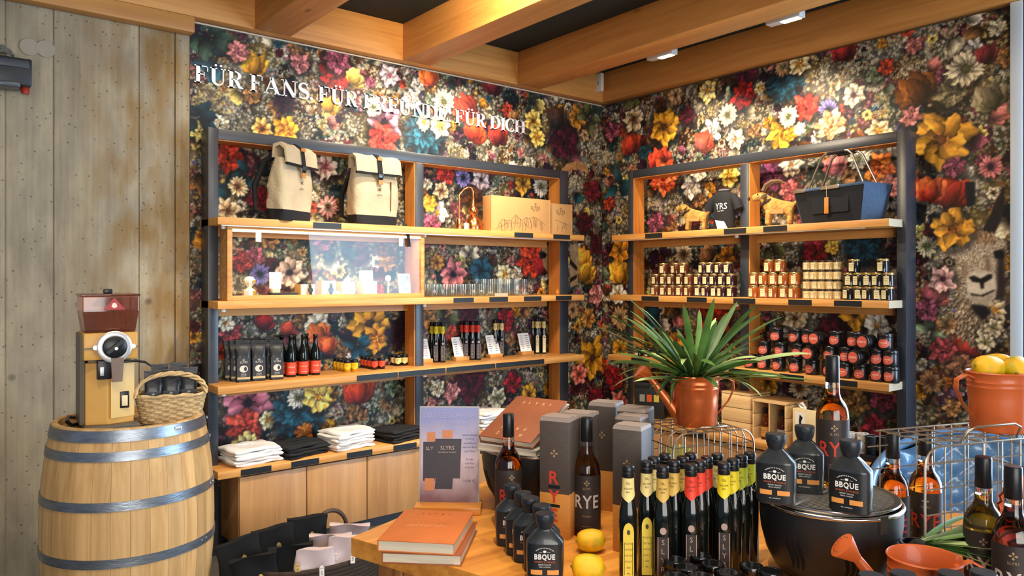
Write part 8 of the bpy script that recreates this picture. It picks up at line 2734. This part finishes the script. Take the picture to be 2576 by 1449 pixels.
for px, d, liq, ink, lab in ((2246, 1.93, 'amber', 'red', 'whisky bottle just behind the big grill'), (2328, 1.96, 'amber', 'red', 'whisky bottle half behind the wire grid'), (2474, 1.66, 'gold', 'white', 'whisky bottle with golden content before the wire crate'), (2549, 1.575, 'rose', 'white', 'whisky bottle with reddish content at the picture edge')):
    q = at_d(px, 1300, d); whisky(lab, q.x, q.y, TZ, face(q.x, q.y), liq, ink)
c4 = at_d(2312, 1352, 1.70)
t = thing('plant_pot', 'small dark nursery pot behind the low orange watering can', 'pot', (c4.x, c4.y, TZ))
m = MB(); m.lathe([(0.026, 0), (0.028, 0.002), (0.036, 0.115), (0.038, 0.117), (0.038, 0.125), (0.034, 0.125), (0.026, 0.01), (0.002, 0.008)], 24); part('pot_wall', m.mesh('pot_wall', 50), CAPB, t)
m = MB(); m.tube([(0.038 * cos(2 * pi * i / 24), 0.038 * sin(2 * pi * i / 24), 0.122) for i in range(24)], 0.003, 6, closed=True); part('rim', m.mesh('rim', 60), CAPB, t)
grassy('low grassy plant trailing towards the picture edge beside the orange can', c4.x, c4.y, TZ + 0.112, 26, 9, (radians(-39 - 14), 0.45), (-0.55, -0.12), 0.95, 0.030)
for k, (px, py) in enumerate(((2192, 1446), (2272, 1441), (2392, 1441), (2474, 1438))):
    q = at_z(px, py, TZ + 0.16)
    sauce('black sauce bottle whose cap just shows at the lower edge, %s from the grill' % ORD[k], q.x, q.y, TZ, face(q.x, q.y) + 0.1 * (k - 1), 'sauce bottles at the lower edge')

# ------------------------------------------------------------------ tufted blue armchair beyond the table
CHX, CHY = 3.20, 1.08
LEA = mat('leather_blue', '5b83ab', 0.25, coat=0.3, vary=0.12, vscale=8)
t = thing('tufted_armchair', 'blue buttoned leather armchair beyond the wire crate', 'armchair', (CHX, CHY, 0), face(CHX, CHY) + 0.15)
RW, RD = 0.36, 0.33


def back_pt(u, z, off):
    a = pi * (-0.12 + 1.24 * u)          # horseshoe from arm to arm, open to -Y
    return Vector(((RW + off) * cos(a) * -1, (RD + off) * sin(a) * 1.0, z))


def tuft(u, v):
    top = 0.70 + 0.25 * sin(pi * min(1, max(0, u))) ** 1.3
    z = 0.40 + (top - 0.40) * v
    cu, cv = u * 9, v * 4.5
    row = math.floor(cv)
    a = abs(((cu + cv) % 1) - 0.5) * 2; b = abs(((cu - cv) % 1) - 0.5) * 2
    puff = (1 - max(a, b) ** 3) * 0.034
    return back_pt(u, z, -puff - 0.01 + 0.03 * v)


m = MB(); m.grid(tuft, 90, 40); part('tufted_lining', m.mesh('tufted_lining', 70), LEA, t)
m = MB(); m.grid(lambda u, v: back_pt(u, 0.12 + (0.58 + 0.25 * sin(pi * u) ** 1.3) * v, 0.055 + 0.02 * v), 40, 8); part('outer_back', m.mesh('outer_back', 70), mat('leather_brown_dark', '2c2622', 0.45), t)
m = MB(); pts = [back_pt(i / 40, 0.70 + 0.25 * sin(pi * i / 40) ** 1.3, 0.045) for i in range(41)]; m.tube(pts, 0.020, 10); part('top_roll', m.mesh('top_roll', 70), LEA, t)
m = MB(); m.prism([tuple(back_pt(i / 20, 0, -0.055)[:2]) for i in range(21)] + [(-0.28, -0.30)][::-1] + [(0.28, -0.30), (-0.28, -0.30)][:1], 0.30, 0.43); part('seat_cushion', m.mesh('seat_cushion', None, 0.02), LEA, t)
for sx, sy in ((-0.24, -0.22), (0.24, -0.22), (-0.22, 0.20), (0.22, 0.20)):
    m = MB(); m.lathe([(0.014, 0), (0.022, 0.30)], 10, (sx, sy)); part('leg', m.mesh('leg', 50), mat('handle_wood', '4a382c', 0.6), t)
